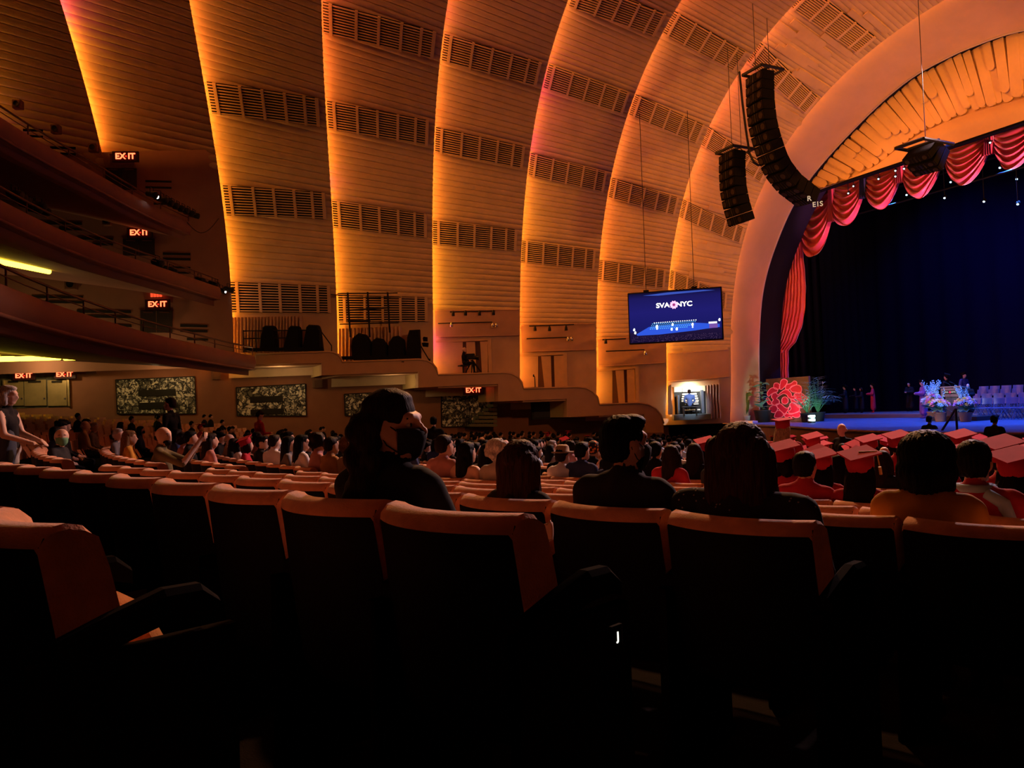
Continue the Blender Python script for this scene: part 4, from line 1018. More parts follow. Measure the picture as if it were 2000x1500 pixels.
# ================================================================== stage curtain
REDV = mat('red_satin', (.62, .07, .13), .38, 0, .5, sheen=.4)
NAVYV = mat('navy_lining', (.03, .035, .09), .6)
def swag(xl_, xr_, yt, yb, Y, label, seed):
    """swagged festoon between two lifting lines: hanging folds"""
    r = random.Random(seed)
    A, B = at_y(xl_, yt[0], Y), at_y(xr_, yt[1], Y); bot = at_y((xl_ + xr_) / 2, yb, Y)
    Wd = B - A; top_z = (A.z + B.z) / 2; D = top_z - bot.z; nu, nv = 26, 56; P = []
    for j in range(nv + 1):
        v = j / nv; row = []
        for i in range(nu + 1):
            u = i / nu; c = 4 * u * (1 - u); c = c ** .75
            dz = D * (.18 * v + .82 * v * c)
            fold = math.sin(v * 2 * math.pi * 6.0 + 1.2 * math.sin(u * 5 + seed)) * .17 * (0.25 + c) * (.4 + .6 * v)
            belly = -.55 * c * v * (1 - .25 * v) - .05
            p = A + Wd * u; p = Vector((p.x, Y + belly - fold, lerp(A.z, B.z, u) - dz + .03 * math.sin(v * 44 + u * 3)))
            row.append(p)
        P.append(row)
    o = empty('curtain_swag', A, label=label, cat='curtain swag', group='swags of the red stage curtain')
    P = [[q - A for q in row] for row in P]
    MB().grid(P).build('fabric', REDV, o, smooth=True)
    # gathered tail on the right side
    T = []
    for j in range(13):
        v = j / 12; row = []
        for i in range(17):
            u = i / 16; w = .32 * (.5 + .5 * v); row.append(Wd + Vector(((u - .5) * w * 1.3, -.12 * math.sin(u * 4 * math.pi * 2) - .25, -D * .62 * v + .25)))
        T.append(row)
    MB().grid(T).build('gather', NAVYV if seed % 2 else REDV, o, smooth=True)
    return o
CY = 32.3
for n, (a, b, yt, yb, lab) in enumerate([(1562, 1630, (398, 366), 505, 'pink-lit curtain swag joining the long side drape'), (1624, 1692, (362, 340), 444, 'curtain swag just beside the foot of the long line array'), (1690, 1764, (340, 316), 412, 'curtain swag between the line array foot and the hanging cluster'), (1763, 1844, (316, 289), 391, 'curtain swag below the small hanging loudspeaker cluster'), (1846, 1938, (288, 257), 366, 'wide curtain swag next to the hanging loudspeaker cluster'), (1940, 2034, (256, 224), 336, 'curtain swag under the middle of the fan header'), (2036, 2140, (224, 190), 300, 'curtain swag beyond the middle of the fan header')]):
    swag(a, b, yt, yb, CY, lab, n)
# long side drape gathered near its foot: traced left/right edges
L_ = [(1553, 470), (1543, 490), (1533, 520), (1526, 555), (1519, 590), (1513, 630), (1511, 670), (1512, 710), (1514, 742)]
R_ = [(1575, 470), (1578, 500), (1582, 540), (1582, 575), (1580, 610), (1574, 640), (1563, 668), (1549, 684), (1548, 742)]
P = []; base = at_y(1530, 745, CY)
for j in range(49):
    y = 470 + 272 * j / 48
    l, r_ = interp(y, [p[1] for p in L_], [p[0] for p in L_]), interp(y, [p[1] for p in R_], [p[0] for p in R_])
    row = []
    for i in range(73):
        u = i / 72; p = at_y(lerp(l, r_, u), y, CY)
        amp = .10 if u > .35 else .05; n1 = math.sin(u * 13 * 2 * math.pi + .6 * math.sin(j * .2)); n2 = math.sin((j * .16 + u * 2.2) * 2 * math.pi) * (.12 if u < .4 else .015)
        row.append(Vector((p.x, CY - .35 - amp * n1 - n2 - .35 * math.sin(math.pi * u), p.z)) - base)
    P.append(row)
sd = empty('side_drape', base, label='long red side drape of the stage curtain gathered near its foot', cat='curtain')
MB().grid(P).build('fabric', REDV, sd, smooth=True)
tp = [at_y(x, 686, CY) - base + Vector((0, -.75, 0)) for x in (1528, 1538, 1549)]; MB().tube(tp, .08, 8).build('tieback', REDV, sd, smooth=True)
# ================================================================== stage lights on pipes
def hang_light(px, py, Y, s, col, label, aim=(0, -.35, -1), st=40):
    P = at_y(px, py, Y); m = glow('lens_%02d%02d%02d' % tuple(int(c * 99) for c in col), col, st)
    root = empty('stage_light', P, label=label, cat='stage light', group='lamps above the stage'); R = Vector(aim).normalized().to_track_quat('Z', 'Y').to_matrix()
    q = MB(); q.lathe([(s * .3, -s * 1.2), (s * .5, -s), (s * .55, 0), (s * .6, s * .3)], (0, 0, 0), 10, R); q.build('can', BLACKM, root, smooth=True)
    q = MB(); q.lathe([(s * .55, s * .24), (s * .3, s * .3), (.001, s * .32)], (0, 0, 0), 10, R); q.build('lens', m, root, smooth=True)
    q = MB(); q.tube([Vector((0, 0, 0)), Vector((0, 0, 16.9 - P.z))], .02, 5); q.build('clamp', BLACKM, root)
    return root, P
BLU = (.30, .62, 1.0); WHT = (.85, 1.0, .95)
aim_c = (.25, -.75, -.6)
for n, (px, py, col, Y) in enumerate([(1771, 380, BLU, 36), (1845, 386, BLU, 36), (1922, 393, BLU, 36), (1988, 398, BLU, 36), (1857, 355, BLU, 38), (1953, 327, BLU, 38), (1986, 349, BLU, 38), (1667, 363, WHT, 31.8), (1657, 377, WHT, 31.8), (1716, 349, WHT, 31.8), (1749, 344, WHT, 31.8), (1766, 329, WHT, 31.8), (1934, 278, WHT, 31.8), (1749, 333, WHT, 31.8)]):
    hang_light(px, py, Y, .16 if col is BLU else .12, col, ('blue lit stage lamp on the rear pipe' if Y > 37 else 'blue lit stage lamp on the middle pipe') if col is BLU else 'small white lamp among the curtain swags', aim_c, 7)
for Y, z, lab in ((36, at_y(1845, 386, 36).z + .4, 'middle lighting pipe above the stage'), (38, at_y(1953, 327, 38).z + .55, 'rear lighting pipe above the stage')):
    o = MB().tube([(-30, Y, z), (-2, Y, z)], .05, 8).build('lighting_pipe', BLACKM); tag(o, lab, 'pipe')
def spot(name, P, T, col, power, size, blend=.5, rad=.15):
    l = bpy.data.lights.new(name, 'SPOT'); l.color = col; l.energy = power; l.spot_size = math.radians(size); l.spot_blend = blend; l.shadow_soft_size = rad
    o = bpy.data.objects.new(name, l); COL.objects.link(o); o.location = P; o.rotation_euler = (Vector(T) - Vector(P)).to_track_quat('-Z', 'Y').to_euler(); return o
LK = 1.0
for n, (x, y, tx, ty) in enumerate(((-27, 36.2, -27, 34), (-21, 36.2, -21, 32), (-14, 36.2, -16, 33), (-24, 33.2, -24, 30), (-17, 33.2, -18, 29), (-11, 33.2, -13, 28))):
    spot('blue_wash', (x, y, 10.5), (tx, ty, SZ), (.03, .15, 1.0), 7500 * LK, 58)
spot('blue_wash', (-20, 38.5, 12.5), (-21, 45.4, 5), (.02, .05, 1.0), 4200, 110, 1.0)
spot('blue_wash', (-29, 38.5, 12.5), (-29, 45.4, 4), (.02, .05, 1.0), 1500, 110, 1.0)
spot('blue_front', (-15, 22.5, 11.0), (-18, 33.5, SZ), (.02, .12, 1.0), 9000, 46)
spot('front_white', (-16, -9, 11.5), at_y(1860, 800, 31.0), (1.0, .93, .86), 24000 * LK, 4.2, .6)
spot('logo_uplight', (at_y(1545, 828, 28.9).x, 28.9, SZ + .1), at_y(1538, 795, 29.9), (1.0, .55, .6), 75 * LK, 80)
spot('splay_light', (-27.9, 28.6, SZ + .3), (-31, 28.3, .8), (.62, .72, 1.0), 22 * LK, 75)
for px_, z_ in ((1660, 6.0), (1760, 6.6), (1860, 7.2), (1960, 7.8), (2060, 8.4)):
    q_ = at_y(px_ + 120, 400, 31.2); spot('curtain_pink', (q_.x, 31.0, z_ + .4), (q_.x - 5.0, 32.1, 9.6), (1.0, .26, .46), 900 * LK, 46)
spot('curtain_red', (-24.5, 30.9, SZ + .5), (-30.4, 32.2, 4.2), (1.0, .15, .15), 640 * LK, 58)
spot('plant_light', (-25.5, 28.2, SZ + .25), (-30.5, 31.0, .0), (.55, 1.0, .85), 420 * LK, 60)
# unseen fill spots, added to brighten the seats and crowd in the stalls
for n, (P_, T_, c_, w_, a_) in enumerate((((-19, 15.0, 13.0), (-5, 4.0, -1.2), (1.0, .45, .17), 13000, 58), ((-22, 17.0, 12.0), (-14, 8, -2), (1.0, .38, .15), 5000, 70), ((-16, 25.5, 11.3), (-9, 9, -2.0), (1.0, .60, .60), 19000, 62))):
    spot('house_light', P_, T_, c_, w_, a_, .8, .4)
spot('arch_flood', (-14, 15.0, 5.0), (-23, 28.5, 11.0), (1.0, .34, .05), 1500, 68, .9, .4)  # unseen fill spots added to brighten the splay, last bands and parapet
spot('arch_flood', (-5.5, 26.6, 4.5), (-23.5, 28.6, 10.0), (1.0, .34, .04), 8500, 66, .9, .4)
spot('arch_flood', (-13, 12.0, 7.0), (-33, 11.0, 1.2), (1.0, .38, .13), 1900, 75, .9, .4)
# ================================================================== emblem board
def on_stage_y(px, py, Y): return at_y(px, py, Y)
BY = 30.0
TLb, TRb = at_y(1497, 741, BY), at_y(1581, 738, BY); ztop = (TLb.z + TRb.z) / 2 + .05; xb0, xb1 = TLb.x, TRb.x
bd = empty('emblem_board', ((xb0 + xb1) / 2, BY, SZ), label='tall brown board with a red petalled flower emblem on the stage', cat='sign board'); bw = xb1 - xb0; bh = ztop - SZ
MB().bbox((0, 0, bh / 2), (bw, .12, bh), b=.02).build('panel', mat('brown_board', (.10, .065, .05), .6, var=.1), bd)
EMB = mat('emblem_red', (.62, .02, .07), .4, 0, .4, emit=(.8, .02, .08), estr=.05); EMR = mat('emblem_rim', (.95, .25, .35), .4, emit=(1, .15, .22), estr=.18)  # slight glow added to petals and rims on top of the uplight
def EP(u, v):   # u,v in the 240x140 zoom of the photo (8.33 px per pixel): returns local (x,z)
    px, py = 1420 + u / 8.333, 720 + v / 8.333; p = at_y(px, py, BY); return p.x - bd.location.x, p.z - SZ
def blob(name, pts, y=-.09, th=.05):
    mx_, my_ = sum(p[0] for p in pts) / len(pts), sum(p[1] for p in pts) / len(pts); q = [EP(mx_ + (p[0] - mx_) * 1.13, my_ + (p[1] - my_) * 1.13) for p in pts]; n = len(q); S = []
    for i in range(n):                                # closed Catmull-Rom
        a, b, c, d = (Vector(q[(i + k) % n]) for k in (-1, 0, 1, 2))
        for t in (0, .25, .5, .75):
            S.append(.5 * ((2 * b) + (c - a) * t + (2 * a - 5 * b + 4 * c - d) * t * t + (3 * b - a - 3 * c + d) * t ** 3))
    V = [Vector((s.x, y, s.y)) for s in S]
    o = MB().prism(V, (0, th, 0)).build(name, EMB, bd)
    MB().tube([v + Vector((0, -.005, 0)) for v in V] + [V[0] + Vector((0, -.005, 0))], .022, 5, caps=False).build('rim', EMR, o, smooth=True)
    return o
for pts in ([(890, 260), (905, 200), (950, 178), (995, 205), (985, 250), (945, 300), (905, 330), (880, 300)], [(1000, 260), (1060, 245), (1110, 208), (1148, 225), (1140, 262), (1080, 290), (1030, 330), (985, 320)],
            [(795, 250), (845, 240), (875, 275), (870, 320), (830, 330), (790, 310)], [(720, 340), (775, 315), (830, 335), (830, 375), (790, 385), (745, 410), (705, 440), (685, 400)],
            [(1085, 290), (1160, 272), (1215, 295), (1228, 350), (1200, 395), (1150, 380), (1090, 370), (1060, 330)], [(665, 500), (690, 480), (720, 520), (750, 560), (730, 580), (690, 560)],
            [(1130, 420), (1190, 400), (1240, 410), (1290, 450), (1330, 480), (1290, 510), (1230, 540), (1190, 550), (1160, 500), (1135, 465)], [(1210, 590), (1260, 550), (1300, 560), (1280, 610), (1240, 632), (1212, 620)],
            [(720, 640), (780, 600), (830, 620), (830, 680), (790, 710), (735, 690)], [(800, 770), (830, 700), (880, 690), (930, 730), (920, 775), (860, 795), (815, 790)], [(970, 770), (1000, 730), (1070, 745), (1190, 700), (1200, 750), (1180, 785), (1130, 790), (1085, 775), (1075, 805), (1050, 775), (1010, 790)],
            [(765, 460), (780, 415), (830, 400), (860, 430), (900, 395), (960, 355), (1010, 365), (1050, 410), (1060, 450), (1110, 440), (1115, 480), (1060, 490), (1010, 465), (990, 430), (940, 410), (880, 440), (840, 480), (875, 510), (870, 560), (810, 580), (765, 550), (790, 500)],
            [(1070, 500), (1120, 520), (1190, 580), (1180, 620), (1130, 570), (1080, 540)], [(830, 590), (900, 580), (960, 630), (1005, 640), (1030, 610), (1000, 680), (950, 725), (900, 680), (860, 640)], [(1050, 590), (1090, 555), (1150, 590), (1190, 630), (1180, 690), (1110, 715), (1050, 715), (1030, 690), (1065, 660), (1060, 620)]):
    blob('petal', pts)
blob('emblem_centre', [(925, 490), (965, 465), (1005, 490), (1010, 540), (970, 570), (925, 550)])
# ================================================================== plants, flag
LEAF = mat('plant_leaf', (.05, .16, .08), .5, 0, .3, var=.25, vscale=6); LEAFL = mat('pale_leaf', (.16, .34, .24), .5, 0, .3, var=.2, vscale=6); POT = mat('dark_pot', (.02, .018, .02), .6); WHITEP = mat('white_pot', (.75, .75, .78), .4); STEM = mat('stem_brown', (.10, .06, .03), .7)
def leaf_mesh(L, Wd, bend=.3, n=7):
    mb = MB(); P = []
    for i in range(n + 1):
        t = i / n; w = Wd * math.sin(math.pi * (t * .92 + .04)) ** .8; z = L * t; y = -bend * L * t * t
        P.append([Vector((-w / 2, y + .12 * w, z)), Vector((0, y, z)), Vector((w / 2, y + .12 * w, z))])
    mb.grid(P); return mb.mesh('leaf', LEAF, smooth=True, fix=False)
def add_leaf(root, me, P, d, roll=0.0, s=1.0, m=None):
    o = link('leaf', me, root); q = Vector(d).normalized().to_track_quat('Z', 'Y'); o.rotation_mode = 'QUATERNION'; o.rotation_quaternion = q @ Matrix.Rotation(roll, 3, 'Z').to_quaternion(); o.location = P; o.scale = (s, s, s); return o
BROAD = leaf_mesh(.34, .17, .25); BLADE = leaf_mesh(.9, .10, .45); FERN = leaf_mesh(.40, .035, .35, 4); FERN.materials[0] = LEAFL; BROAD.materials[0] = LEAFL
def pot(root, r, h, m): MB().lathe([(r * .75, 0), (r * .8, .02), (r, h * .92), (r * 1.06, h * .94), (r * 1.06, h), (r * .9, h), (r * .85, h * .9)], (0, 0, 0), 16).build('pot', m, root, smooth=True)
def fig_tree(P, label, h, seed):
    r = random.Random(seed); root = empty('potted_plant', P, label=label, cat='plant'); pot(root, .42, .62, POT)
    MB().tube([(0, 0, .5), (.04, 0, h * .5), (-.03, .02, h)], [.035, .03, .015], 6).build('trunk', STEM, root)
    for k in range(34):
        z = lerp(.75, h + .1, k / 33); a = k * 2.4; add_leaf(root, BROAD, (0, 0, z - .1), (math.cos(a) * 1.2, math.sin(a) * 1.2, .35 + r.uniform(-.4, .5)), r.uniform(-.4, .4), r.uniform(.9, 1.5) * (1.35 if z < 1.0 else 1))
    return root
def palm(P, label, h, seed, n=22):
    r = random.Random(seed); root = empty('potted_palm', P, label=label, cat='plant'); pot(root, .34, .45, POT)
    for k in range(n):
        a = r.uniform(0, 6.28); lean_ = r.uniform(.15, 1.0); L = h * r.uniform(.75, 1.1); pts = []
        for t in np.linspace(0, 1, 7): pts.append(Vector((math.cos(a) * lean_ * L * .75 * t, math.sin(a) * lean_ * L * .75 * t, .4 + L * t - lean_ * L * .55 * t * t)))
        MB().tube(pts, [.014] * 6 + [.006], 4).build('frond_stem', LEAF, root)
        for i in range(2, 7):
            t = (pts[i] - pts[i - 1]).normalized(); s = t.cross(Vector((0, 0, 1))).normalized()
            for sg in (-1, 1):
                add_leaf(root, FERN, pts[i], t * .8 + s * sg + Vector((0, 0, -.1)), 0, r.uniform(.9, 1.3))
    return root
def ground(px, Y): p = at_y(px, 800, Y); return Vector((p.x, Y, SZ))
fig_tree(ground(1489, 29.0), 'tall leafy fig plant in a dark pot beside the emblem board', 2.05, 4)
palm(ground(1597, 30.3), 'bushy potted palm beside the red emblem board', 1.75, 8)
palm(ground(1577, 29.1), 'smaller fern-like palm in front of the emblem board edge', 1.1, 9, 12)
o = empty('striped_pot', ground(1584, 28.4), label='small black and white striped pot before the palm', cat='pot'); 
for k in range(4): MB().lathe([(.17, k * .09), (.17, k * .09 + .085)], (0, 0, 0), 14).build('band', WHITEP if k % 2 else POT, o)
# strelitzia with one drooping dark leaf
st_ = empty('potted_plant', ground(1455, 28.5), label='big-leaved plant with a drooping dark leaf before the white-lit arch', cat='plant'); pot(st_, .25, .35, WHITEP)
GRN = mat('green_leaf', (.06, .30, .16), .45, emit=None)
for pts, w, m in (([(0, 0, .3), (-.05, 0, .8), (-.15, 0, 1.15), (-.3, 0, 1.3)], .32, GRN), ([(0, 0, .3), (.05, 0, 1.0), (.2, 0, 1.45), (.5, .05, 1.5), (.7, .05, 1.2)], .22, LEAF), ([(0, 0, .3), (.1, .1, .8), (.25, .1, 1.2)], .2, LEAF), ([(.02, 0, .3), (.28, -.1, .9), (.42, -.1, 1.25)], .14, LEAF)):
    V = resample([Vector(p) for p in pts], 9); P = []
    for i, p in enumerate(V):
        t = i / 8; ww = w * math.sin(math.pi * (.08 + .9 * t)); P.append([p + Vector((-.3 * ww, .1 * ww, .5 * ww)), p, p + Vector((.3 * ww, .1 * ww, -.5 * ww))])
    MB().grid(P).build('leaf', m, st_, smooth=True)
fg = empty('flag_on_pole', ground(1441, 28.4), label='furled striped flag on a pole with a gold tip beside the arch', cat='flag')
MB().tube([(0, 0, 0), (0, 0, 2.25)], .02, 8).build('pole', mat('pole_wood', (.25, .15, .06), .5), fg); MB().lathe([(.02, 2.24), (.05, 2.3), (.035, 2.36), (.005, 2.46)], (0, 0, 0), 10).build('finial', mat('gold_tip', (.7, .5, .15), .3, .8), fg); MB().lathe([(.18, 0), (.18, .05), (.05, .12)], (0, 0, 0), 14).build('base', mat('gold_tip', (.7, .5, .15), .3, .8), fg)
FR, FW, FB = mat('flag_red', (.55, .04, .06), .7), mat('flag_white', (.80, .78, .76), .7), mat('flag_blue', (.03, .05, .22), .7)
mb = MB(); n = 13
for k in range(n):
    mb.cm = 0 if k % 2 == 0 else 1; P = []
    for v in np.linspace(0, 1, 14):
        P.append([Vector((.035 + .30 * (.4 + .6 * v) * (kk / n) * (1 + .12 * math.sin(v * 9)), .09 * math.sin((kk / n) * 15 + v * 3) - .05, 2.15 - 1.25 * v + .35 * (kk / n) * v)) for kk in (k, k + .5, k + 1)])
    mb.grid(P)
mb.build('cloth', [FR, FW], fg, smooth=True)
MB().grid([[Vector((.04 + .16 * u, .11 * math.sin(u * 9 + v * 3) - .09, 2.15 - .55 * v)) for u in np.linspace(0, 1, 7)] for v in np.linspace(0, 1, 6)]).build('canton', FB, fg, smooth=True)
# dark loudspeaker monitors and white step at the apron end
o = MB().bbox((ground(1456, 27.9).x, 27.75, SZ + .06), (1.6, .35, .12), b=.02).build('white_step', WHITEP); tag(o, 'low white step at the foot of the white-lit arch', 'step')
# ================================================================== lectern, flower arrangements, mic stand, chairs
LY = 31.0; lg = Vector((at_y(1866, 800, LY).x, LY, SZ))
lp = MB().bbox((lg.x + .15, LY + .35, SZ + .09), (2.0, 1.5, .18), b=.02).build('lectern_platform', mat('platform_black', (.02, .02, .03), .5)); tag(lp, 'low dark platform under the lectern', 'platform')
lc_ = empty('lectern', (lg.x, LY, SZ + .18), label='grey lectern with a lettered top panel between two flower arrangements', cat='lectern')
LG = mat('lectern_grey', (.26, .19, .14), .5); LGD = mat('lectern_dark', (.10, .11, .10), .5)
MB().bbox((0, 0, .42), (.55, .45, .84), b=.02).build('column', LGD, lc_); MB().bbox((0, 0, 1.0), (.86, .55, .36), b=.02).build('head', LG, lc_)
MB().bbox((0, .03, 1.2), (.92, .62, .06), Matrix.Rotation(-.12, 3, 'X'), .01).build('desk', LG, lc_); sg = MB().box((0, -.285, 1.02), (.62, .02, .14)).build('name_plate', mat('plate_black', (.01, .01, .01), .4), lc_)
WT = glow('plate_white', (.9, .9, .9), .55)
for tx, dx in (('SVA', -.16), ('NYC', .16)):
    me = text_mesh(tx, .10, .003); me.materials.clear(); me.materials.append(WT); t = link('lettering', me, sg); t.matrix_local = Matrix.Translation((dx, -.30, 1.02)) @ Matrix.Rotation(math.pi / 2, 4, 'X')
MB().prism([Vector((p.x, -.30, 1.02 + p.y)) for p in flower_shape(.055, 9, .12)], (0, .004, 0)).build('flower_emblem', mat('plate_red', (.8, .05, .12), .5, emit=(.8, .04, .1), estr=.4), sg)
for sx2 in (-.15, .1):
    MB().tube([(sx2, .1, 1.22), (sx2 - .1, .0, 1.38), (sx2 - .22, -.12, 1.46)], .012, 5).build('microphone', BLACKM, lc_)
FCOL = [mat('petal_yellow', (.85, .62, .08), .6), mat('petal_pink', (.85, .25, .45), .6), mat('petal_peach', (.9, .45, .28), .6), mat('petal_blue', (.35, .65, .85), .6), mat('petal_white', (.85, .85, .85), .6), mat('petal_violet', (.45, .25, .7), .6)]
FCM = []
for m in FCOL:
    q = MB(); 
    for k in range(8):
        a = k * .785; q.add([Vector((0, 0, 0)), Vector((.05 * math.cos(a - .35), .05 * math.sin(a - .35), .02)), Vector((.085 * math.cos(a), .085 * math.sin(a), .01)), Vector((.05 * math.cos(a + .35), .05 * math.sin(a + .35), .02))], [(0, 1, 2, 3)])
    q.ball((0, 0, .015), .028, 6, 4); FCM.append(q.mesh('flower', m, fix=False))
SPK_ME = MB()
for k in range(12): SPK_ME.ball((.02 * math.cos(k * 2.4), .02 * math.sin(k * 2.4), .06 + k * .035), .028 - .001 * k, 5, 3)
SPK_ME = SPK_ME.mesh('spike', mat('petal_aqua', (.45, .80, .78), .6), fix=False)
def arrangement(P, label, R, H, tall, seed):
    r = random.Random(seed); root = empty('flower_arrangement', P, label=label, cat='flowers'); pot(root, .24, .38, mat('clay_pot', (.35, .18, .12), .7))
    for k in range(70):
        a = r.uniform(0, 6.28); e = r.uniform(-.25, 1.0); rr = R * math.cos(e * 1.2) * r.uniform(.85, 1.05); d = Vector((math.cos(a) * rr, math.sin(a) * rr, .55 + H * (.4 + .5 * e))); o = link('flower', FCM[r.choice((0, 0, 1, 1, 2, 2, 3, 4, 5))], root); o.location = d
        o.rotation_mode = 'QUATERNION'; o.rotation_quaternion = Vector((d.x, d.y, .3)).to_track_quat('Z', 'Y'); s = r.uniform(.9, 1.8); o.scale = (s, s, s)
    for k in range(26): a = r.uniform(0, 6.28); add_leaf(root, BROAD, (0, 0, .5), (math.cos(a), math.sin(a), r.uniform(-.1, .9)), 0, r.uniform(1.0, 1.8) * R / .42)
    for k in range(tall): a = r.uniform(0, 6.28); o = link('flower_spike', SPK_ME, root); o.location = (r.uniform(-.2, .2), r.uniform(-.2, .2), .5 + H * .75); o.rotation_mode = 'QUATERNION'; o.rotation_quaternion = Vector((math.cos(a) * .45, math.sin(a) * .45, 1)).to_track_quat('Z', 'Y'); s = r.uniform(1.0, 1.7); o.scale = (s, s, s)
    return root
arrangement(Vector((at_y(1822, 800, 31.2).x, 31.2, SZ)), 'tall flower arrangement with pale blue spikes beside the lectern', .42, .72, 20, 1)
arrangement(Vector((at_y(1836, 800, 30.0).x, 30.0, SZ)), 'low round flower arrangement in a clay pot before the tall one', .36, .38, 3, 2)
arrangement(Vector((at_y(1885, 800, 29.9).x, 29.9, SZ)), 'flower arrangement in a clay pot in front of the lectern', .36, .45, 9, 3)
ms = at_z(1869, 848, SZ - 1.0); ms = Vector((at_y(1869, 835, 23.2).x, 23.2, 0)); ms.z = floor_z(ms.x, ms.y)
tr = empty('boom_stand', ms, label='black microphone boom stand on the floor in front of the lectern', cat='microphone stand'); tz = at_y(1873, 798, 23.2).z - ms.z
MB().tube([(0, 0, 0), (0, 0, tz)], .035, 6).build('upright', BLACKM, tr); bl_ = at_y(1838, 844, 23.2) - ms; MB().tube([(0, 0, tz), Vector((bl_.x, 0, bl_.z))], .035, 6).build('boom', BLACKM, tr); MB().lathe([(.28, 0), (.28, .04), (.04, .08)], (0, 0, 0), 14).build('base', BLACKM, tr)
# folding chairs on stepped platforms
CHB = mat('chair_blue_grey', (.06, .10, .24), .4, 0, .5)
def chair_proto():
    root = empty('folding_chair', (0, 0, 0)); rr = .014
    MB().bbox((0, 0, .45), (.42, .40, .04), b=.015).build('seat', CHB, root)
    P = [[Vector((x, .22 + .05 * (1 - (x / .22) ** 2) - .02 + dy, z)) for x in np.linspace(-.22, .22, 7)] for dy, z in ((0, .62), (.02, .74), (.03, .86), (.035, .88))]
    q = MB().grid(P); q.grid([[p + Vector((0, .025, 0)) for p in r] for r in P]); q.build('backrest', CHB, root, smooth=True)
    for s in (-1, 1):
        MB().tube([(s * .22, .26, .88), (s * .22, .18, .5), (s * .22, -.22, 0)], rr, 6).build('leg', CHB, root); MB().tube([(s * .20, -.16, .44), (s * .20, .26, 0)], rr, 6).build('leg', CHB, root)
    return root
cp = chair_proto(); first = True; rows = [(32.1, 0.0, -20.2, 14), (33.1, .0, -22.4, 18), (34.1, .18, -23.0, 19), (35.1, .36, -22.4, 18), (36.1, .52, -22.8, 18)]
rowname = ['front row', 'second row', 'third row', 'fourth row', 'back row']
for j, (y, dz, x0, n) in enumerate(rows):
    if dz: o = MB().bbox((x0 + n * .26, y + .1, SZ + dz / 2), (n * .52 + 1.2, .98, dz), b=.015).build('seating_step', RIS); tag(o, 'low step under the %s of chairs on the stage' % rowname[j], 'platform')
    for k in range(n):
        o = cp if first else copy_tree(cp); first = False
        o.location = (x0 + k * .53 + .15 * (j % 2), y, SZ + dz + .016); o.rotation_euler = (0, 0, random.Random(k * 7 + j).uniform(-.04, .04)); tag(o, 'blue-lit empty folding chair in the %s behind the lectern' % rowname[j], 'chair', 'empty folding chairs on the stage')
# ================================================================== organ niche in the side wall
NX0, NX1, NYT, NYB = 1318, 1379, 752, 811
bl0, _n = on_band(NX0, NYB, 7, .0); br0, _ = on_band(NX1, NYB, 7, .0); tl0, _ = on_band(NX0, NYT, 7, .0)
NZ0, NZ1 = bl0.z, tl0.z
wall7 = Vector((br0.x - bl0.x, br0.y - bl0.y, 0)); NW = wall7.length; wx = wall7.normalized(); wn = Vector((_n.x, _n.y, 0)).normalized()
MN = Matrix((wx, -wn, Vector((0, 0, 1)))).transposed().to_4x4(); MN.translation = Vector((bl0.x, bl0.y, NZ0)) + wn * .12
og = bpy.data.objects.new('organ_console', None); COL.objects.link(og); og.matrix_world = MN; tag(og, 'white-keyed organ console in a lit niche of the side wall', 'organ')
NH = NZ1 - NZ0; CREAM = mat('niche_cream', (.78, .74, .55), .6)
def nb(name, c, d, m, par=og, b=.01): return MB().bbox(c, d, b=b).build(name, m, par)
nb('niche_back', (NW / 2, .02, NH * .5), (NW, .03, NH), mat('niche_dark', (.03, .03, .03), .7)); nb('niche_top_panel', (NW / 2, -.01, NH * .88), (NW, .03, NH * .24), CREAM)
nb('music_rack', (NW * .45, -.06, NH * .84), (NW * .36, .05, NH * .16), mat('rack_paper', (.6, .62, .6), .6))
for k in range(4): nb('stop_row', (NW * .48, -.10 - .05 * k, NH * (.68 - .075 * k)), (NW * (.46 + .03 * k), .08, NH * .045), mat('ivory', (.85, .83, .72), .4))
for k in range(3): nb('keyboard', (NW * .52, -.30 - .05 * k, NH * (.47 - .06 * k)), (NW * .42, .12, NH * .03), mat('ivory', (.85, .83, .72), .4))
nb('case_side', (NW * .86, -.25, NH * .42), (NW * .08, .5, NH * .75), mat('organ_case', (.10, .12, .16), .4)); nb('case_side', (NW * .10, -.25, NH * .35), (NW * .06, .5, NH * .6), mat('organ_case', (.10, .12, .16), .4)); nb('pedalboard', (NW * .52, -.4, NH * .16), (NW * .5, .35, .06), mat('ivory', (.85, .83, .72), .4)); nb('plinth', (NW * .48, -.5, -.1), (NW * 1.15, .9, .28), mat('plinth_grey', (.14, .2, .22), .5))
nl = bpy.data.lights.new('niche_lamp', 'AREA'); nl.energy = 38; nl.color = (1, .95, .75); nl.size = .5; nlo = bpy.data.objects.new('niche_lamp', nl); COL.objects.link(nlo); nlo.matrix_world = MN @ Matrix.Translation((NW / 2, -.55, NH * 1.02)) @ Matrix.Rotation(.35, 4, 'X')
q_ = MN @ Vector((NW * .75, -3.2, NH * 1.35)); spot('niche_spot', q_, MN @ Vector((NW * .45, -.6, NH * .5)), (.75, .85, 1.0), 420, 40)
def niche_drape(x0, x1, label, m, yt=753, yb=818):
    P = []
    for i in range(41):
        u = i / 40; P.append([on_band(lerp(x0, x1, u) + (3 * u if v > .5 else 0), lerp(yt - 3 * u, yb, v), 7, .28 + .09 * math.sin(u * 2 * math.pi * 4.5))[0] for v in (0, .25, .5, .75, 1)])
    o = MB().grid(P).build('niche_curtain', m, smooth=True); tag(o, label, 'curtain')
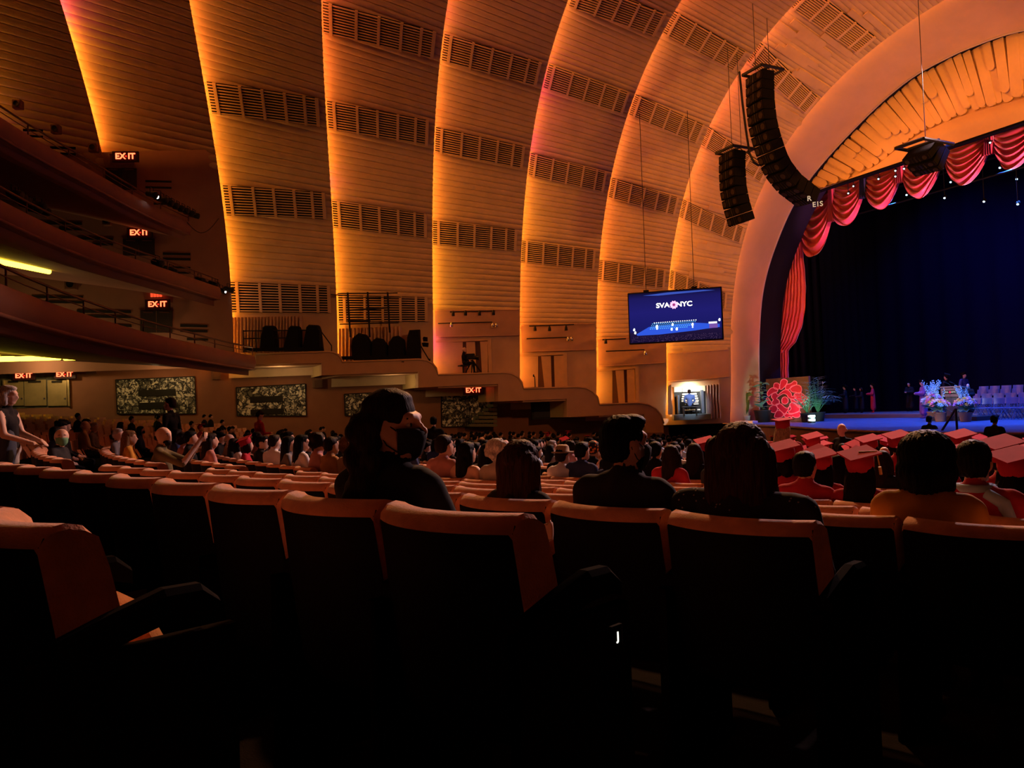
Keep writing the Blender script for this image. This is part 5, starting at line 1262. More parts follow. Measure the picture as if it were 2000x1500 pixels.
niche_drape(1379, 1404, 'mauve curtain drawn to the stage side of the organ niche', mat('mauve_drape', (.42, .28, .26), .6, sheen=.2)); niche_drape(1303, 1310, 'narrow orange-lit curtain on the far edge of the organ niche', GOLDDRAPE, 754, 810)
wslab('lintel', [(1304, 748), (1403, 742), (1403, 752), (1304, 757)], 7, .22, .2, PLASTER2, BANDS[7])
# ================================================================== theatre seats
UPH = mat('seat_upholstery', (.70, .31, .16), .85, 0, .1, var=.15, vscale=14, bump=.25, bscale=180, sheen=.4)
SHELL = mat('seat_shell', (.007, .006, .006), .7, 0, .1); ARM = mat('seat_arm', (.010, .008, .007), .9, 0, .03)
SW = .55
def seat_parts(nx=11, fine=True):
    w = SW * .472
    def cx(x): return .075 * (x / w) ** 2
    def prof(t): return t
    P = []; Q = []
    xs = [-w] + [lerp(-w * .97, w * .97, i / (nx - 1)) for i in range(nx)] + [w]
    for x in xs:
        e = 1 if abs(x) < w * .98 else .6; y0 = cx(x); z1 = .90 - .028 * (x / w) ** 2 * 0 - (0 if e == 1 else .012)
        P.append([Vector((x, y0 + y, z)) for y, z in ((.055, .42), (.07, .52), (.045, .66), (.015, .80), (-.005, .865), (-.03, z1 - .008), (-.062, z1), (-.092, z1 - .006), (-.115, z1 - .028), (-.118, z1 - .045))])
        Q.append([Vector((x, y0 + y, z)) for y, z in ((-.105, .875), (-.116, .858), (-.098, .70), (-.075, .52), (-.05, .36), (-.03, .34), (.0, .36))])
    a = MB().grid(P); 
    for r in (P[0], P[-1]): a.add(r + [Vector((r[0].x, r[0].y - .10, .42)), Vector((r[-1].x, r[-1].y + .035, .62))][:1], [tuple(range(len(r) + 1))])
    b = MB().grid(Q)
    c = MB(); R = []
    for t, (ww, dy) in ((0, (.02, .0)), (.12, (.16, 0)), (.5, (.215, 0)), (.88, (.205, 0)), (1.0, (.16, 0))):
        R.append([Vector((ww * math.cos(k * math.pi / 8) , .17 + .10 * t + (.055 if 0 < t < 1 else .02) * math.sin(k * math.pi / 8), .69 - .27 * t)) for k in range(16)])
    c.grid(R, closed=True); c.add(R[0], [tuple(range(16))]); c.add(R[-1], [tuple(range(16))])
    return a, b, c
def arm_mesh():
    m = MB(); pts = [Vector((0, -.02, .64)), Vector((0, .08, .67)), Vector((0, .19, .70)), Vector((0, .27, .70)), Vector((0, .31, .675))]; P = []
    for p, h in zip(pts, (.03, .034, .036, .034, .022)): P.append([p + Vector((dx * .027, 0, dz * h)) for dx, dz in ((-1, -1), (-1, .6), (-.5, 1), (.5, 1), (1, .6), (1, -1))])
    m.grid(P, closed=True); m.add(P[-1], [tuple(range(6))]); m.add(P[0], [tuple(range(6))]); m.box((0, .14, .32), (.035, .42, .62)); m.box((0, .14, .02), (.06, .42, .04)); return m
_a, _b, _c = seat_parts()
SEAT_ME = [('backrest', _a.mesh('backrest', UPH, True)), ('back_shell', _b.mesh('back_shell', SHELL, True)), ('seat_cushion', _c.mesh('seat_cushion', UPH, True))]
for _, me_ in SEAT_ME: me_.set_sharp_from_angle(angle=math.radians(42))
ARM_ME = arm_mesh().mesh('armrest', ARM, False)
_d = MB(); _R = []
for z_, w_ in ((.405, .9), (.42, 1.0), (.445, 1.0), (.462, .92)): _R.append([Vector((.235 * w_ * max(-1, min(1, 1.3 * math.cos(k * math.pi / 8))), .28 + .22 * w_ * max(-1, min(1, 1.3 * math.sin(k * math.pi / 8))), z_)) for k in range(16)])
_d.grid(_R, closed=True); _d.add(_R[0], [tuple(range(16))]); _d.add(_R[-1], [tuple(range(16))]); FLAT_ME = _d.mesh('seat_cushion_down', UPH, True); SEAT_OBJ = []
def make_seat():
    root = empty('theatre_seat', (0, 0, 0))
    for n, me in SEAT_ME: link(n, me, root)
    o = link('armrest', ARM_ME, root); o.location = (-SW / 2, 0, 0)
    return root
def polar(f, s):
    """floor point on row f (metres ahead of the camera), s metres along the row (right positive); and facing angle"""
    q = RGT * s + FWD * (f + bend(s)); db = -max(0.0, -s - 6.0) / R2
    return Vector((q.x, q.y, -(drop(f) + SEAT_TOP))), AX + math.atan(db)
ROWS = [-6.8, -5.8, -4.8, -3.8, -2.8, -1.8, -.6, .47, 1.31] + [2.35 + k for k in range(21)]
ENDS = {.47: -1.75, 1.31: -1.25, 2.35: -1.0, 3.35: -.55}
BLOCKS = [(-8.0, None), (-17.5, -9.3), (-26.2, -18.8), (-36.0, -27.4)]
SEATS = []
def in_hall(p): return p.x > wall_x(p.y) + (.2 if p.y < 5 else 2.6) and p.y > -12 and not (p.x > -34 and p.y > stage_front(p.x) - 1.6)
def stage_front(x): return interp(x, [q[0] for q in fe], [q[1] for q in fe])
for f in ROWS:
    for bi, (l, r) in enumerate(BLOCKS):
        if bi == 0:
            if f < .4: continue
            r = ENDS.get(f, 2.2 if f > 4 else -.3)
        s = r - SW / 2
        while s - SW / 2 > l:
            p, th = polar(f, s)
            if in_hall(p):
                d = np.array([p.x, p.y, p.z + .8]) ; dep = d @ _F
                if dep > .25:
                    u, v = px_of(d); 
                    if -120 < u < 2120 and v < 1900: SEATS.append((dep, f, s, p, th, bi))
            s -= SW
SEATS.sort(key=lambda q: q[0])
# a seat sinks from sight once it is far: the 300 nearest in view are single things
near, far = SEATS[:300], SEATS[300:]
proto = make_seat(); first = True
rowlab = {.47: 'row just before the viewer', 1.31: 'first long row', 2.35: 'second long row', 3.35: 'third long row', 4.35: 'fourth row', 5.35: 'fifth row', 6.35: 'sixth row', 7.35: 'seventh row'}
for dep, f, s, p, th, bi in near:
    o = proto if first else copy_tree(proto); first = False
    o.location = p; o.rotation_euler = (0, 0, th)
    SEAT_OBJ.append((f, s, o)); ro = rowlab.get(f, 'rows nearer the stage' if f > 7 else 'rows behind the aisle')
    end = (f in ENDS and bi == 0 and s > ENDS[f] - SW)
    lab = ('red upholstered theatre seat at the aisle end of the %s' % ro) if end else ('red upholstered theatre seat with black back in the %s' % ro)
    if end or bi and s > BLOCKS[bi][1] - SW: q = link('armrest', ARM_ME, o); q.location = (SW / 2, 0, 0)
    tag(o, lab, 'theatre seat', 'theatre seats of the stalls')
def low_seat():
    v = [(-.26, .03, .40), (.26, .03, .40), (.26, -.02, .88), (-.26, -.02, .88), (.26, -.11, .88), (-.26, -.11, .88), (.26, -.05, .36), (-.26, -.05, .36), (-.21, .15, .68), (.21, .15, .68), (.21, .27, .45), (-.21, .27, .45)]
    return v, [(0, 1, 2, 3), (3, 2, 4, 5), (8, 9, 10, 11), (0, 3, 5, 7), (1, 6, 4, 2)], [(5, 4, 6, 7)]
lv, lf, ls = low_seat(); mb = MB()
for dep, f, s, p, th, bi in far:
    c_, s_ = math.cos(th), math.sin(th); V = [(p.x + x * c_ - y * s_, p.y + x * s_ + y * c_, p.z + z) for x, y, z in lv]
    o_ = len(mb.v); mb.v += V; mb.f += [tuple(i + o_ for i in q) for q in lf + ls]; mb.m += [0] * len(lf) + [1] * len(ls)
mb.cm = 1
o = mb.build('theatre_seat_rows', [UPH, SHELL], fix=False); tag(o, 'distant rows of red theatre seats towards the stage and side wall', 'theatre seats', kind='stuff')

# lit row letter on the aisle end of the first long row, and the floor edge under it
P_ = at_depth(1207, 1243, 1.72); es = [o for f, s, o in SEAT_OBJ if f == 1.31 and s > ENDS[1.31] - SW][0]
me = text_mesh('J', .026, .001); me.materials.clear(); me.materials.append(glow('row_letter', (.95, .95, .8), 1.6)); jl = link('row_letter', me, es)
n_ = RGT.copy(); x_ = Vector((0, 0, 1)).cross(n_); MJ = Matrix((x_, Vector((0, 0, 1)), n_)).transposed().to_4x4(); MJ.translation = P_
LM = Matrix.Translation(es.location) @ Matrix.Rotation(es.rotation_euler.z, 4, 'Z'); jl.matrix_local = LM.inverted() @ MJ
pl = MB().bbox((0, 0, -.006), (.04, .05, .01), b=.003).build('letter_plate', ARM, es); pl.matrix_local = LM.inverted() @ MJ
pts = [at_z(x, y, -1.13) for x, y in ((520, 1288), (600, 1322), (690, 1358), (775, 1394))]
o = MB().tube(pts, .018, 6).build('trim_5', mat('step_edge', (.25, .09, .05), .8)); tag(o, kind='structure')
# ================================================================== people
SKIN = [mat('skin_a', (.55, .33, .24), .55, 0, .3), mat('skin_b', (.36, .20, .13), .55, 0, .3), mat('skin_c', (.65, .42, .32), .55, 0, .3)]
def hair_mat(name, c, spec=.07):
    m = mat(name, c, .55, 0, spec); nt = m.node_tree; b = nt.nodes['Principled BSDF']; tc = nt.nodes.new('ShaderNodeTexCoord'); mp = nt.nodes.new('ShaderNodeMapping'); mp.inputs['Scale'].default_value = (150, 150, 9); nt.links.new(tc.outputs['Object'], mp.inputs[0])
    nz = nt.nodes.new('ShaderNodeTexNoise'); nz.inputs['Scale'].default_value = 1.0; nz.inputs['Detail'].default_value = 3; nt.links.new(mp.outputs[0], nz.inputs['Vector'])
    cr = nt.nodes.new('ShaderNodeValToRGB'); cr.color_ramp.elements[0].position = .3; cr.color_ramp.elements[0].color = (c[0] * .35, c[1] * .35, c[2] * .35, 1); cr.color_ramp.elements[1].position = .72; cr.color_ramp.elements[1].color = (c[0] * 1.5, c[1] * 1.5, c[2] * 1.5, 1)
    nt.links.new(nz.outputs['Fac'], cr.inputs[0]); nt.links.new(cr.outputs[0], b.inputs['Base Color'])
    bp_ = nt.nodes.new('ShaderNodeBump'); bp_.inputs['Strength'].default_value = .8; bp_.inputs['Distance'].default_value = .006; nt.links.new(nz.outputs['Fac'], bp_.inputs['Height']); nt.links.new(bp_.outputs['Normal'], b.inputs['Normal'])
    return m
HAIR = {'black': hair_mat('hair_black', (.005, .004, .004)), 'brown': hair_mat('hair_brown', (.018, .009, .006)), 'auburn': hair_mat('hair_auburn', (.045, .014, .008)), 'blond': hair_mat('hair_blond', (.45, .33, .20)), 'grey': hair_mat('hair_grey', (.50, .47, .44)), 'ombre': hair_mat('hair_ombre', (.16, .085, .035))}
CLOTH = {}
def cloth(name, c): return CLOTH.setdefault(name, mat('cloth_' + name, c, .85, 0, .1, var=.08, vscale=8))
BLK = cloth('black', (.012, .011, .012)); MASKB = mat('mask_black', (.008, .008, .009), .8); CAPRED = cloth('cap_red', (.42, .028, .05)); GOWN = cloth('gown_red', (.40, .025, .045))
def cap_(p0, r0, p1, r1, m): return ('c', Vector(p0), r0, Vector(p1), r1, m)
def ell(c, r, m): return ('e', Vector(c), Vector(r), None, None, m)
def prim_mesh(prims):
    mb = MB()
    for t, a, b, c, d, m in prims:
        if t == 'e': mb.ball(a, (b.x, b.y, b.z), 16, 10)
        else:
            L = (c - a).length
            mb.ball(a, b, 12, 8); mb.ball(c, d, 12, 8)
            if L > 1e-4: mb.tube([a, a.lerp(c, .5), c], [b, (b + d) / 2, d], 12)
    return mb
def sdf(prims, X):
    D = np.empty((len(prims), len(X)))
    for i, (t, a, b, c, d, m) in enumerate(prims):
        if t == 'e':
            r = np.array(b); q = (X - np.array(a)) / r; k = np.linalg.norm(q, axis=1); D[i] = (k - 1) * r.min()
        else:
            A, C = np.array(a), np.array(c); v = C - A; L2 = max(v @ v, 1e-9); h = np.clip(((X - A) @ v) / L2, 0, 1)
            D[i] = np.linalg.norm(X - A - h[:, None] * v, axis=1) - (b + (d - b) * h)
    return D
def remesh(prims, voxel, mats, name, smooth=2, strands=0.0):
    """one continuous skin over all the shapes; each face takes the material of its nearest shape"""
    o = bpy.data.objects.new('tmp', prim_mesh(prims).mesh('tmp', [], fix=True)); COL.objects.link(o)
    md = o.modifiers.new('r', 'REMESH'); md.mode = 'VOXEL'; md.voxel_size = voxel
    ms = o.modifiers.new('s', 'SMOOTH'); ms.factor = .5; ms.iterations = smooth
    dg = bpy.context.evaluated_depsgraph_get(); me = bpy.data.meshes.new_from_object(o.evaluated_get(dg)); tm = o.data
    bpy.data.objects.remove(o); bpy.data.meshes.remove(tm); me.name = name; me.materials.clear()
    for m in mats: me.materials.append(m)
    if strands:
        nv = len(me.vertices); X = np.empty(nv * 3); me.vertices.foreach_get('co', X); X = X.reshape(-1, 3); N_ = np.empty(nv * 3); me.vertex_normals.foreach_get('vector', N_); N_ = N_.reshape(-1, 3)
        a = np.arctan2(X[:, 0], -X[:, 1] - .0); w = np.sin(a * 26 + 2.5 * np.sin(X[:, 2] * 19 + a * 3)) * .6 + np.sin(a * 47 + X[:, 2] * 11) * .4
        me.vertices.foreach_set('co', (X + N_ * (w * strands)[:, None]).ravel())
    n = len(me.polygons); C = np.empty(n * 3); me.polygons.foreach_get('center', C); D = sdf(prims, C.reshape(-1, 3))
    me.polygons.foreach_set('material_index', np.array([p[5] for p in prims])[D.argmin(0)]); me.polygons.foreach_set('use_smooth', [True] * n); me.update()
    return me
def rot_about(prims, c, R):
    c = Vector(c); out = []
    for t, a, b, p, d, m in prims:
        if t == 'e': out.append((t, c + R @ (a - c), b, None, None, m))
        else: out.append((t, c + R @ (a - c), b, c + R @ (p - c), d, m))
    return out
def hand_prims(w, d, n, m, curl=.5, s=1.0, thumb=1):
    """palm and five fingers from wrist w along d, palm normal n"""
    d = Vector(d).normalized(); n = Vector(n); n = (n - d * n.dot(d)).normalized(); x = d.cross(n); w = Vector(w); P = [cap_(w, .026 * s, w + d * .045 * s, .032 * s, m), cap_(w + d * .05 * s - x * .025 * s, .017 * s, w + d * .08 * s - x * .028 * s, .015 * s, m), cap_(w + d * .05 * s + x * .025 * s, .017 * s, w + d * .08 * s + x * .028 * s, .015 * s, m)]
    for k, L in enumerate((.062, .078, .085, .076)):
        b = w + d * .088 * s + x * (k - 1.5) * .021 * s; dd = d; p = b
        for j, fr in enumerate((.45, .32, .23)):
            ang = curl * (.7 + .5 * j); dd = (d * math.cos(ang) + n * math.sin(ang)).normalized(); q = p + dd * L * fr * s; P.append(cap_(p, (.0095 - .001 * j) * s, q, (.0088 - .001 * j) * s, m)); p = q
    b = w + d * .03 * s - x * .032 * s * thumb; t1 = b + (d * .6 - x * thumb * .7 + n * .25).normalized() * .035 * s; t2 = t1 + (d * .85 - x * thumb * .2 + n * .35).normalized() * .03 * s
    P += [cap_(b, .013 * s, t1, .011 * s, m), cap_(t1, .011 * s, t2, .009 * s, m)]
    return P
def head_prims(c, m=1, jaw=1.0):
    """face looks along +Y"""
    c = Vector(c)
    def v(x, y, z): return c + Vector((x, y, z))
    return [ell(c + Vector((0, -.012, .02)), (.077, .096, .098), m), ell(c + Vector((0, .018, -.035)), (.062 * jaw, .078, .088), m), cap_(v(-.03, .055, -.085), .026, v(.03, .055, -.085), .026, m), cap_(v(0, .09, .015), .010, v(0, .112, -.022), .014, m), ell(v(-.078, -.005, -.01), (.012, .026, .034), m), ell(v(.078, -.005, -.01), (.012, .026, .034), m), cap_(v(-.035, .072, .032), .018, v(.035, .072, .032), .018, m), cap_(v(-.02, .088, -.052), .012, v(.02, .088, -.052), .012, m)]
def seated(h=1.31, fem=False, arms='lap', lean_=0.0, sh=1.0, head_yaw=0.0, head_pitch=0.0, hands=False, bulk=1.0):
    """materials: 0 clothes, 1 skin, 2 trousers.  origin = floor under the seat back, facing +Y"""
    k = h / 1.31; S = .165 * sh * (.93 if fem else 1.0); B = bulk
    def v(x, y, z): return (x * k, (y + .20 + lean_ * max(0, z - .55)) * k, z * k)
    P = [cap_(v(-.085, .02, .54), .12 * k * B, v(.085, .02, .54), .12 * k * B, 2), cap_(v(0, .0, .58), .135 * k * B, v(0, -.03, .86), .130 * k * B, 0), cap_(v(-.085, -.03, .90), .105 * k * B, v(.085, -.03, .90), .105 * k * B, 0), cap_(v(-S, -.035, 1.0), .062 * k, v(S, -.035, 1.0), .062 * k, 0), cap_(v(-.07, -.035, 1.02), .06 * k, v(.07, -.035, 1.02), .06 * k, 0), cap_(v(0, -.03, 1.0), .085 * k, v(0, -.02, 1.07), .056 * k, 0), cap_(v(0, -.02, 1.05), .051 * k, v(0, -.005, 1.13), .049 * k, 1)]
    hc = Vector(v(0, .01, 1.19)); H = head_prims((0, 0, 0)); R = Matrix.Rotation(head_yaw, 3, 'Z') @ Matrix.Rotation(head_pitch, 3, 'X')
    P += [(t, hc + R @ (a * k), (b * k if t == 'e' else b * k), (hc + R @ (c * k) if c is not None else None), (d * k if d else None), m) for t, a, b, c, d, m in H]
    for s in (-1, 1):
        sh_ = v(s * (S + .03), -.035, .985)
        if arms == 'lap': el, wr = v(s * (S + .085), .02, .72), v(s * .12, .24, .63)
        elif arms == 'rest': el, wr = v(s * (S + .10), .02, .73), v(s * (S + .12), .27, .70)
        else: el, wr = arms[0 if s < 0 else 1]; el, wr = v(*el), v(*wr)
        P += [cap_(sh_, .058 * k * B, el, .045 * k, 0), cap_(el, .043 * k, wr, .030 * k, 0 if arms in ('lap', 'rest') else 1)]
        d = Vector(wr) - Vector(el)
        if hands: P += hand_prims(wr, d, Vector((0, 0, -1)) if arms in ('lap', 'rest') else Vector((-s, .2, 0)), 1, .5, k, s)
        else: P.append(cap_(wr, .034 * k, Vector(wr) + d.normalized() * .08 * k, .03 * k, 1))
        P += [cap_(v(s * .09, .04, .52), .082 * k, v(s * .11, .43, .50), .066 * k, 2), cap_(v(s * .11, .43, .48), .058 * k, v(s * .11, .46, .08), .042 * k, 2), cap_(v(s * .11, .44, .045), .040 * k, v(s * .12, .62, .04), .035 * k, 2)]
    return P, hc, R, k
def hair_prims(style, k=1.0):
    """around a head centred at the origin facing +Y"""
    capp = [ell((0, -.028, .040), (.088, .098, .090), 0), ell((0, -.055, -.005), (.084, .070, .075), 0)]
    if style == 'short': P = capp + [cap_((-.05, -.07, -.045), .028, (.05, -.07, -.045), .028, 0), ell((0, .035, .085), (.060, .050, .034), 0)]
    elif style == 'bob': P = capp + [cap_((-.070, -.03, .0), .046, (-.075, .0, -.105), .036, 0), cap_((.070, -.03, .0), .046, (.075, .0, -.105), .036, 0), cap_((-.05, -.075, -.03), .055, (-.045, -.07, -.115), .048, 0), cap_((.05, -.075, -.03), .055, (.045, -.07, -.115), .048, 0), ell((0, .02, .09), (.065, .06, .035), 0)]
    elif style == 'long': P = capp + [cap_((-.060, -.045, 0), .050, (-.085, -.06, -.26), .042, 0), cap_((.060, -.045, 0), .050, (.085, -.06, -.26), .042, 0), cap_((0, -.075, -.02), .062, (0, -.105, -.33), .055, 0), cap_((-.05, -.085, -.08), .045, (-.06, -.11, -.38), .035, 0), cap_((.05, -.085, -.08), .045, (.06, -.11, -.38), .035, 0), ell((0, .02, .085), (.066, .062, .038), 0)]
    elif style == 'curly':
        r = random.Random(4); P = list(capp)
        for i in range(46):
            a, e = r.uniform(0, 6.28), r.uniform(-.9, 1.3); d = Vector((math.cos(a) * math.cos(e) * .105, math.sin(a) * math.cos(e) * .115 - .03, math.sin(e) * .11 + .02))
            if d.y > .055 and d.z < .07: continue
            P.append(ell(d, (.034, .034, .034), 0))
    elif style == 'bun': P = capp + [ell((0, -.11, .07), (.048, .045, .045), 0), ell((0, .03, .085), (.062, .055, .035), 0)]
    else: P = [ell((0, -.075, -.015), (.080, .045, .045), 0)]
    return P
HM = {}
def hair_mesh(style, col, voxel=.018):
    key = (style, voxel)
    if key not in HM: HM[key] = remesh(hair_prims(style), voxel, [HAIR['black']], 'hair_' + style, 2, .004 if voxel < .02 else 0)
    k2 = key + (col,)
    if k2 not in HM: m = HM[key].copy(); m.materials.clear(); m.materials.append(HAIR[col] if isinstance(col, str) else col); HM[k2] = m
    return HM[k2]
def mortarboard(parent, hc, R, k, m=None, tassel=True, dz=0.0):
    M = Matrix.Translation(hc) @ R.to_4x4() @ Matrix.Rotation(.42, 4, 'X') @ Matrix.Scale(k, 4)
    q = MB(); q.lathe([(.094, .03), (.100, .08), (.098, .143)], (0, -.020, 0), 16, None, 1.0, 1.15); a = q.build('cap_crown', m or CAPRED, parent, smooth=True); a.matrix_local = M
    q = MB(); q.box((0, -.01, .150), (.24, .24, .012), Matrix.Rotation(.785, 3, 'Z') @ Matrix.Rotation(.0, 3, 'X')); b = q.build('cap_board', m or CAPRED, parent); b.matrix_local = M
    if tassel:
        q = MB(); q.tube([(0, -.01, .160), (.12, .02, .156), (.125, .02, .04)], .006, 5); q.tube([(.125, .02, .03), (.125, .02, -.03)], .012, 6); c = q.build('tassel', mat('tassel_gold', (.55, .40, .10), .6), parent); c.matrix_local = M
# ---- crowd prototypes (far away: a body, hair and sometimes a cap)
def proto_person(style, hair, shirt, skin=0, fem=False, cap=False, mask=False, hat=None, yaw=0.0, pitch=0.0, arms='lap', voxel=.034):
    P, hc, R, k = seated(1.29, fem, arms, head_yaw=yaw, head_pitch=pitch)
    me = remesh(P, voxel, [shirt, SKIN[skin], BLK], 'person', 1)
    o = link('person', me)
    if style: h = link('hair', hair_mesh(style, hair, .026), o); h.matrix_local = Matrix.Translation(hc) @ R.to_4x4() @ Matrix.Scale(k, 4)
    if cap: mortarboard(o, hc, R, k, tassel=False)
    if mask: q = MB(); q.ball((0, .045, -.04), (.062, .062, .058), 10, 7); z = q.build('face_mask', mask, o, smooth=True); z.matrix_local = Matrix.Translation(hc) @ R.to_4x4() @ Matrix.Scale(k, 4)
    if hat: q = MB(); q.lathe([(.15, .055), (.155, .062), (.09, .07), (.085, .13), (.06, .155), (.001, .15)], (0, -.01, 0), 18); z = q.build('hat', hat, o, smooth=True); z.matrix_local = Matrix.Translation(hc) @ R.to_4x4() @ Matrix.Scale(k, 4)
    return o
WHT_ = cloth('white', (.62, .62, .66)); NAVY_ = cloth('navy', (.03, .045, .13)); GREY_ = cloth('grey', (.16, .15, .16)); PINK_ = cloth('pink', (.42, .20, .19)); TAN_ = cloth('tan', (.30, .19, .11)); LBLUE = cloth('light_blue', (.35, .48, .68)); MUST = cloth('mustard', (.42, .20, .03)); OLIVE = cloth('olive', (.12, .10, .05)); MASKW = mat('mask_pale', (.6, .65, .7), .8)
WORDS = [(proto_person('short', 'black', BLK), 'short black hair in black clothes', 3), (proto_person('long', 'black', GREY_, 0, True), 'long black hair in grey clothes', 3), (proto_person('long', 'brown', BLK, 2, True, yaw=.7), 'long brown hair and turned head', 2), (proto_person('short', 'brown', WHT_, 2, mask=MASKW), 'short brown hair and pale mask in a white shirt', 1), (proto_person('bob', 'black', NAVY_, 0, True, mask=MASKB), 'black bob hair and dark mask in navy', 2), (proto_person('bald', 'grey', TAN_, 2), 'bald head with grey fringe in tan clothes', 1), (proto_person('short', 'grey', GREY_, 2, yaw=-.6), 'short grey hair and turned head', 1), (proto_person('curly', 'brown', PINK_, 1, True), 'curly brown hair in a pink top', 1), (proto_person('bun', 'black', BLK, 0, True, pitch=-.3), 'black hair bun and lowered head', 2), (proto_person('short', 'black', LBLUE, 1, mask=MASKW), 'short black hair in a light blue shirt', 1)]
GRADS = [(proto_person('short', 'black', GOWN, 0, cap=True), 'short hair under a red graduation cap', 2), (proto_person('long', 'black', GOWN, 0, True, cap=True, pitch=-.2), 'long black hair under a tipped red graduation cap', 2), (proto_person('bob', 'brown', GOWN, 2, True, cap=True, yaw=.5), 'brown bob hair under a red graduation cap', 1)]
PROTO_USED = {}
def place_copy(src, P, th, label, group, scale=1.0):
    if src.name not in PROTO_USED: o = src; PROTO_USED[src.name] = 1
    else: o = copy_tree(src)
    o.location = P; o.rotation_euler = (0, 0, th); o.scale = (scale,) * 3; tag(o, label, 'person', group); return o
FIT = []
OCC = set()          # seats taken by hand-placed people (row, s)
# ---- hand placed people ------------------------------------------------
def seat_at(px, f, dy=.0):
    """floor point, facing and depth of a sitter in row f seen at pixel column px"""
    hi = min(8, (.713 * f - .25) / .7)
    def col(s): p, th = polar(f, s); return px_of(np.array([p.x, p.y, p.z + 1.1]) + .2 * np.array([-math.sin(th), math.cos(th), 0]))[0]
    lo = min(np.linspace(-30, min(-3, hi - 1), 60), key=col)
    for _ in range(50):
        s = (lo + hi) / 2; p, th = polar(f, s); q = np.array([p.x, p.y, p.z + 1.1]) + .2 * np.array([-math.sin(th), math.cos(th), 0]); u, v = px_of(q)
        if u < px: lo = s
        else: hi = s
    OCC.add((round(f, 2), round(s, 2))); return p, th, s
def top_h(px, py, P, th):
    """height above the floor of a pixel, at the sitter's distance"""
    q = np.array(P) + .2 * np.array([-math.sin(th), math.cos(th), 0]); dep = float(q @ _F); return at_depth(px, py, dep).z - P.z
def part(o, name, mb, m, M, smooth=True): b = mb.build(name, m, o, smooth=smooth); b.matrix_local = M; return b
def eyes(o, M, brow=HAIR['black']):
    for s in (-1, 1):
        part(o, 'eye', MB().ball((s * .031, .064, .006), (.014, .010, .009), 10, 6), mat('eye_white', (.55, .50, .48), .3), M)
        part(o, 'iris', MB().ball((s * .031, .0725, .006), (.007, .004, .007), 8, 5), mat('iris_dark', (.02, .012, .008), .2), M)
        part(o, 'eyebrow', MB().tube([(s * .015, .080, .027), (s * .032, .077, .032), (s * .05, .066, .027)], [.004, .005, .003], 5), brow, M)
def near_person(px, py, f, label, style, hair, shirt, skin=0, fem=False, yaw=0.0, body=0.0, pitch=0.0, sh=1.0, voxel=.014, arms='lap', hands=False, trousers=None, lean_=0.0, hat=0.0, bulk=1.0, extra=None):
    P, th, s = seat_at(px, f); h = (top_h(px, py, P, th) - .015 - hat) * 1.31 / 1.325
    pr, hc, R, k = seated(h, fem, arms, lean_, sh, yaw, pitch, hands, bulk)
    if extra: pr = extra(pr, hc, R, k)
    o = link('person', remesh(pr, voxel, [shirt, SKIN[skin], trousers or BLK], 'person', 2)); o.location = P; o.rotation_euler = (0, 0, th + body); tag(o, label, 'person')
    FIT.append((o, py)); HMx = Matrix.Translation(hc) @ R.to_4x4() @ Matrix.Scale(k, 4)
    if style: hh = link('hair', hair_mesh(style, hair, .010 if voxel < .016 else .016), o); hh.matrix_local = HMx
    if abs(yaw + body) > .3 and style: eyes(o, HMx)
    return o, hc, R, k, HMx
def face_mask(o, M, m):
    P = []
    for j, z in enumerate((-.005, -.02, -.045, -.075, -.10, -.118)):
        row = []
        for a in np.linspace(-1.25, 1.25, 13):
            rx = (.072, .075, .074, .068, .055, .035)[j]; ry = (.098, .116, .112, .102, .090, .068)[j]; row.append(Vector((rx * math.sin(a) * 1.08, .0 + ry * math.cos(a) ** .9 if abs(a) < 1.5 else 0, z)))
        P.append(row)
    part(o, 'face_mask', MB().grid(P), m, M)
    for s in (-1, 1): part(o, 'ear_loop', MB().tube([(s * .072, .035, -.012), (s * .080, -.01, .02), (s * .081, -.03, -.01), (s * .075, .0, -.06), (s * .066, .035, -.085)], .0025, 5), m, M)
# masked woman turned to the stage in the first long row (seen in profile to the right)
fA, fB, fC, fD, fE, fF = 1.31, 2.35, 3.35, 4.35, 5.35, 6.35
def turn(px, f, ang): return ang
w1, hc, R, k, M = near_person(782, 757, fA, 'woman in a black mask with dark curly hair looking back along the row', None, None, cloth('jacket', (.012, .011, .013)), 0, True, yaw=-1.15, body=.1, sh=1.05, hat=.0, arms=(((-.26, .05, .72), (-.22, .28, .66)), ((.27, .04, .76), (.42, .10, .80))), hands=True, voxel=.012, bulk=1.08)
r = random.Random(6); CH = [ell((0, -.026, .046), (.094, .100, .092), 0), ell((0, .005, .094), (.072, .060, .036), 0), ell((0, -.05, -.01), (.092, .08, .085), 0)]
for i in range(120):
    t = r.random(); sd_ = -1 if i % 2 else 1; a = r.uniform(-.9, 1.0)
    CH.append(ell((sd_ * (.078 + .05 * t) * math.cos(a * .5) + r.uniform(-.015, .015), -.055 - .03 * t - .05 * abs(a) + r.uniform(-.03, .045), .03 - .36 * t), (.026 + .008 * t, .026, .036), 0))
for i in range(40):
    t = r.random(); CH.append(ell((r.uniform(-.07, .07), -.10 - .03 * t, .02 - .34 * t), (.03, .026, .036), 0))
for i in range(26):
    a, e = r.uniform(0, 6.28), r.uniform(.3, 1.4); d = Vector((math.cos(a) * math.cos(e) * .088, math.sin(a) * math.cos(e) * .10 - .02, math.sin(e) * .078 + .045))
    if d.y < .0: CH.append(ell(d, (.02, .02, .018), 0))
hh = link('hair', remesh(CH, .010, [HAIR['brown']], 'hair_curls', 1), w1); hh.matrix_local = M
eyes(w1, M); face_mask(w1, M, MASKB)
part(w1, 'collar', MB().tube([(.09 * math.cos(a), -.01 + .085 * math.sin(a), -.165) for a in np.linspace(0, 6.28, 14)], .03, 7), cloth('jacket', (.012, .011, .013)), M)
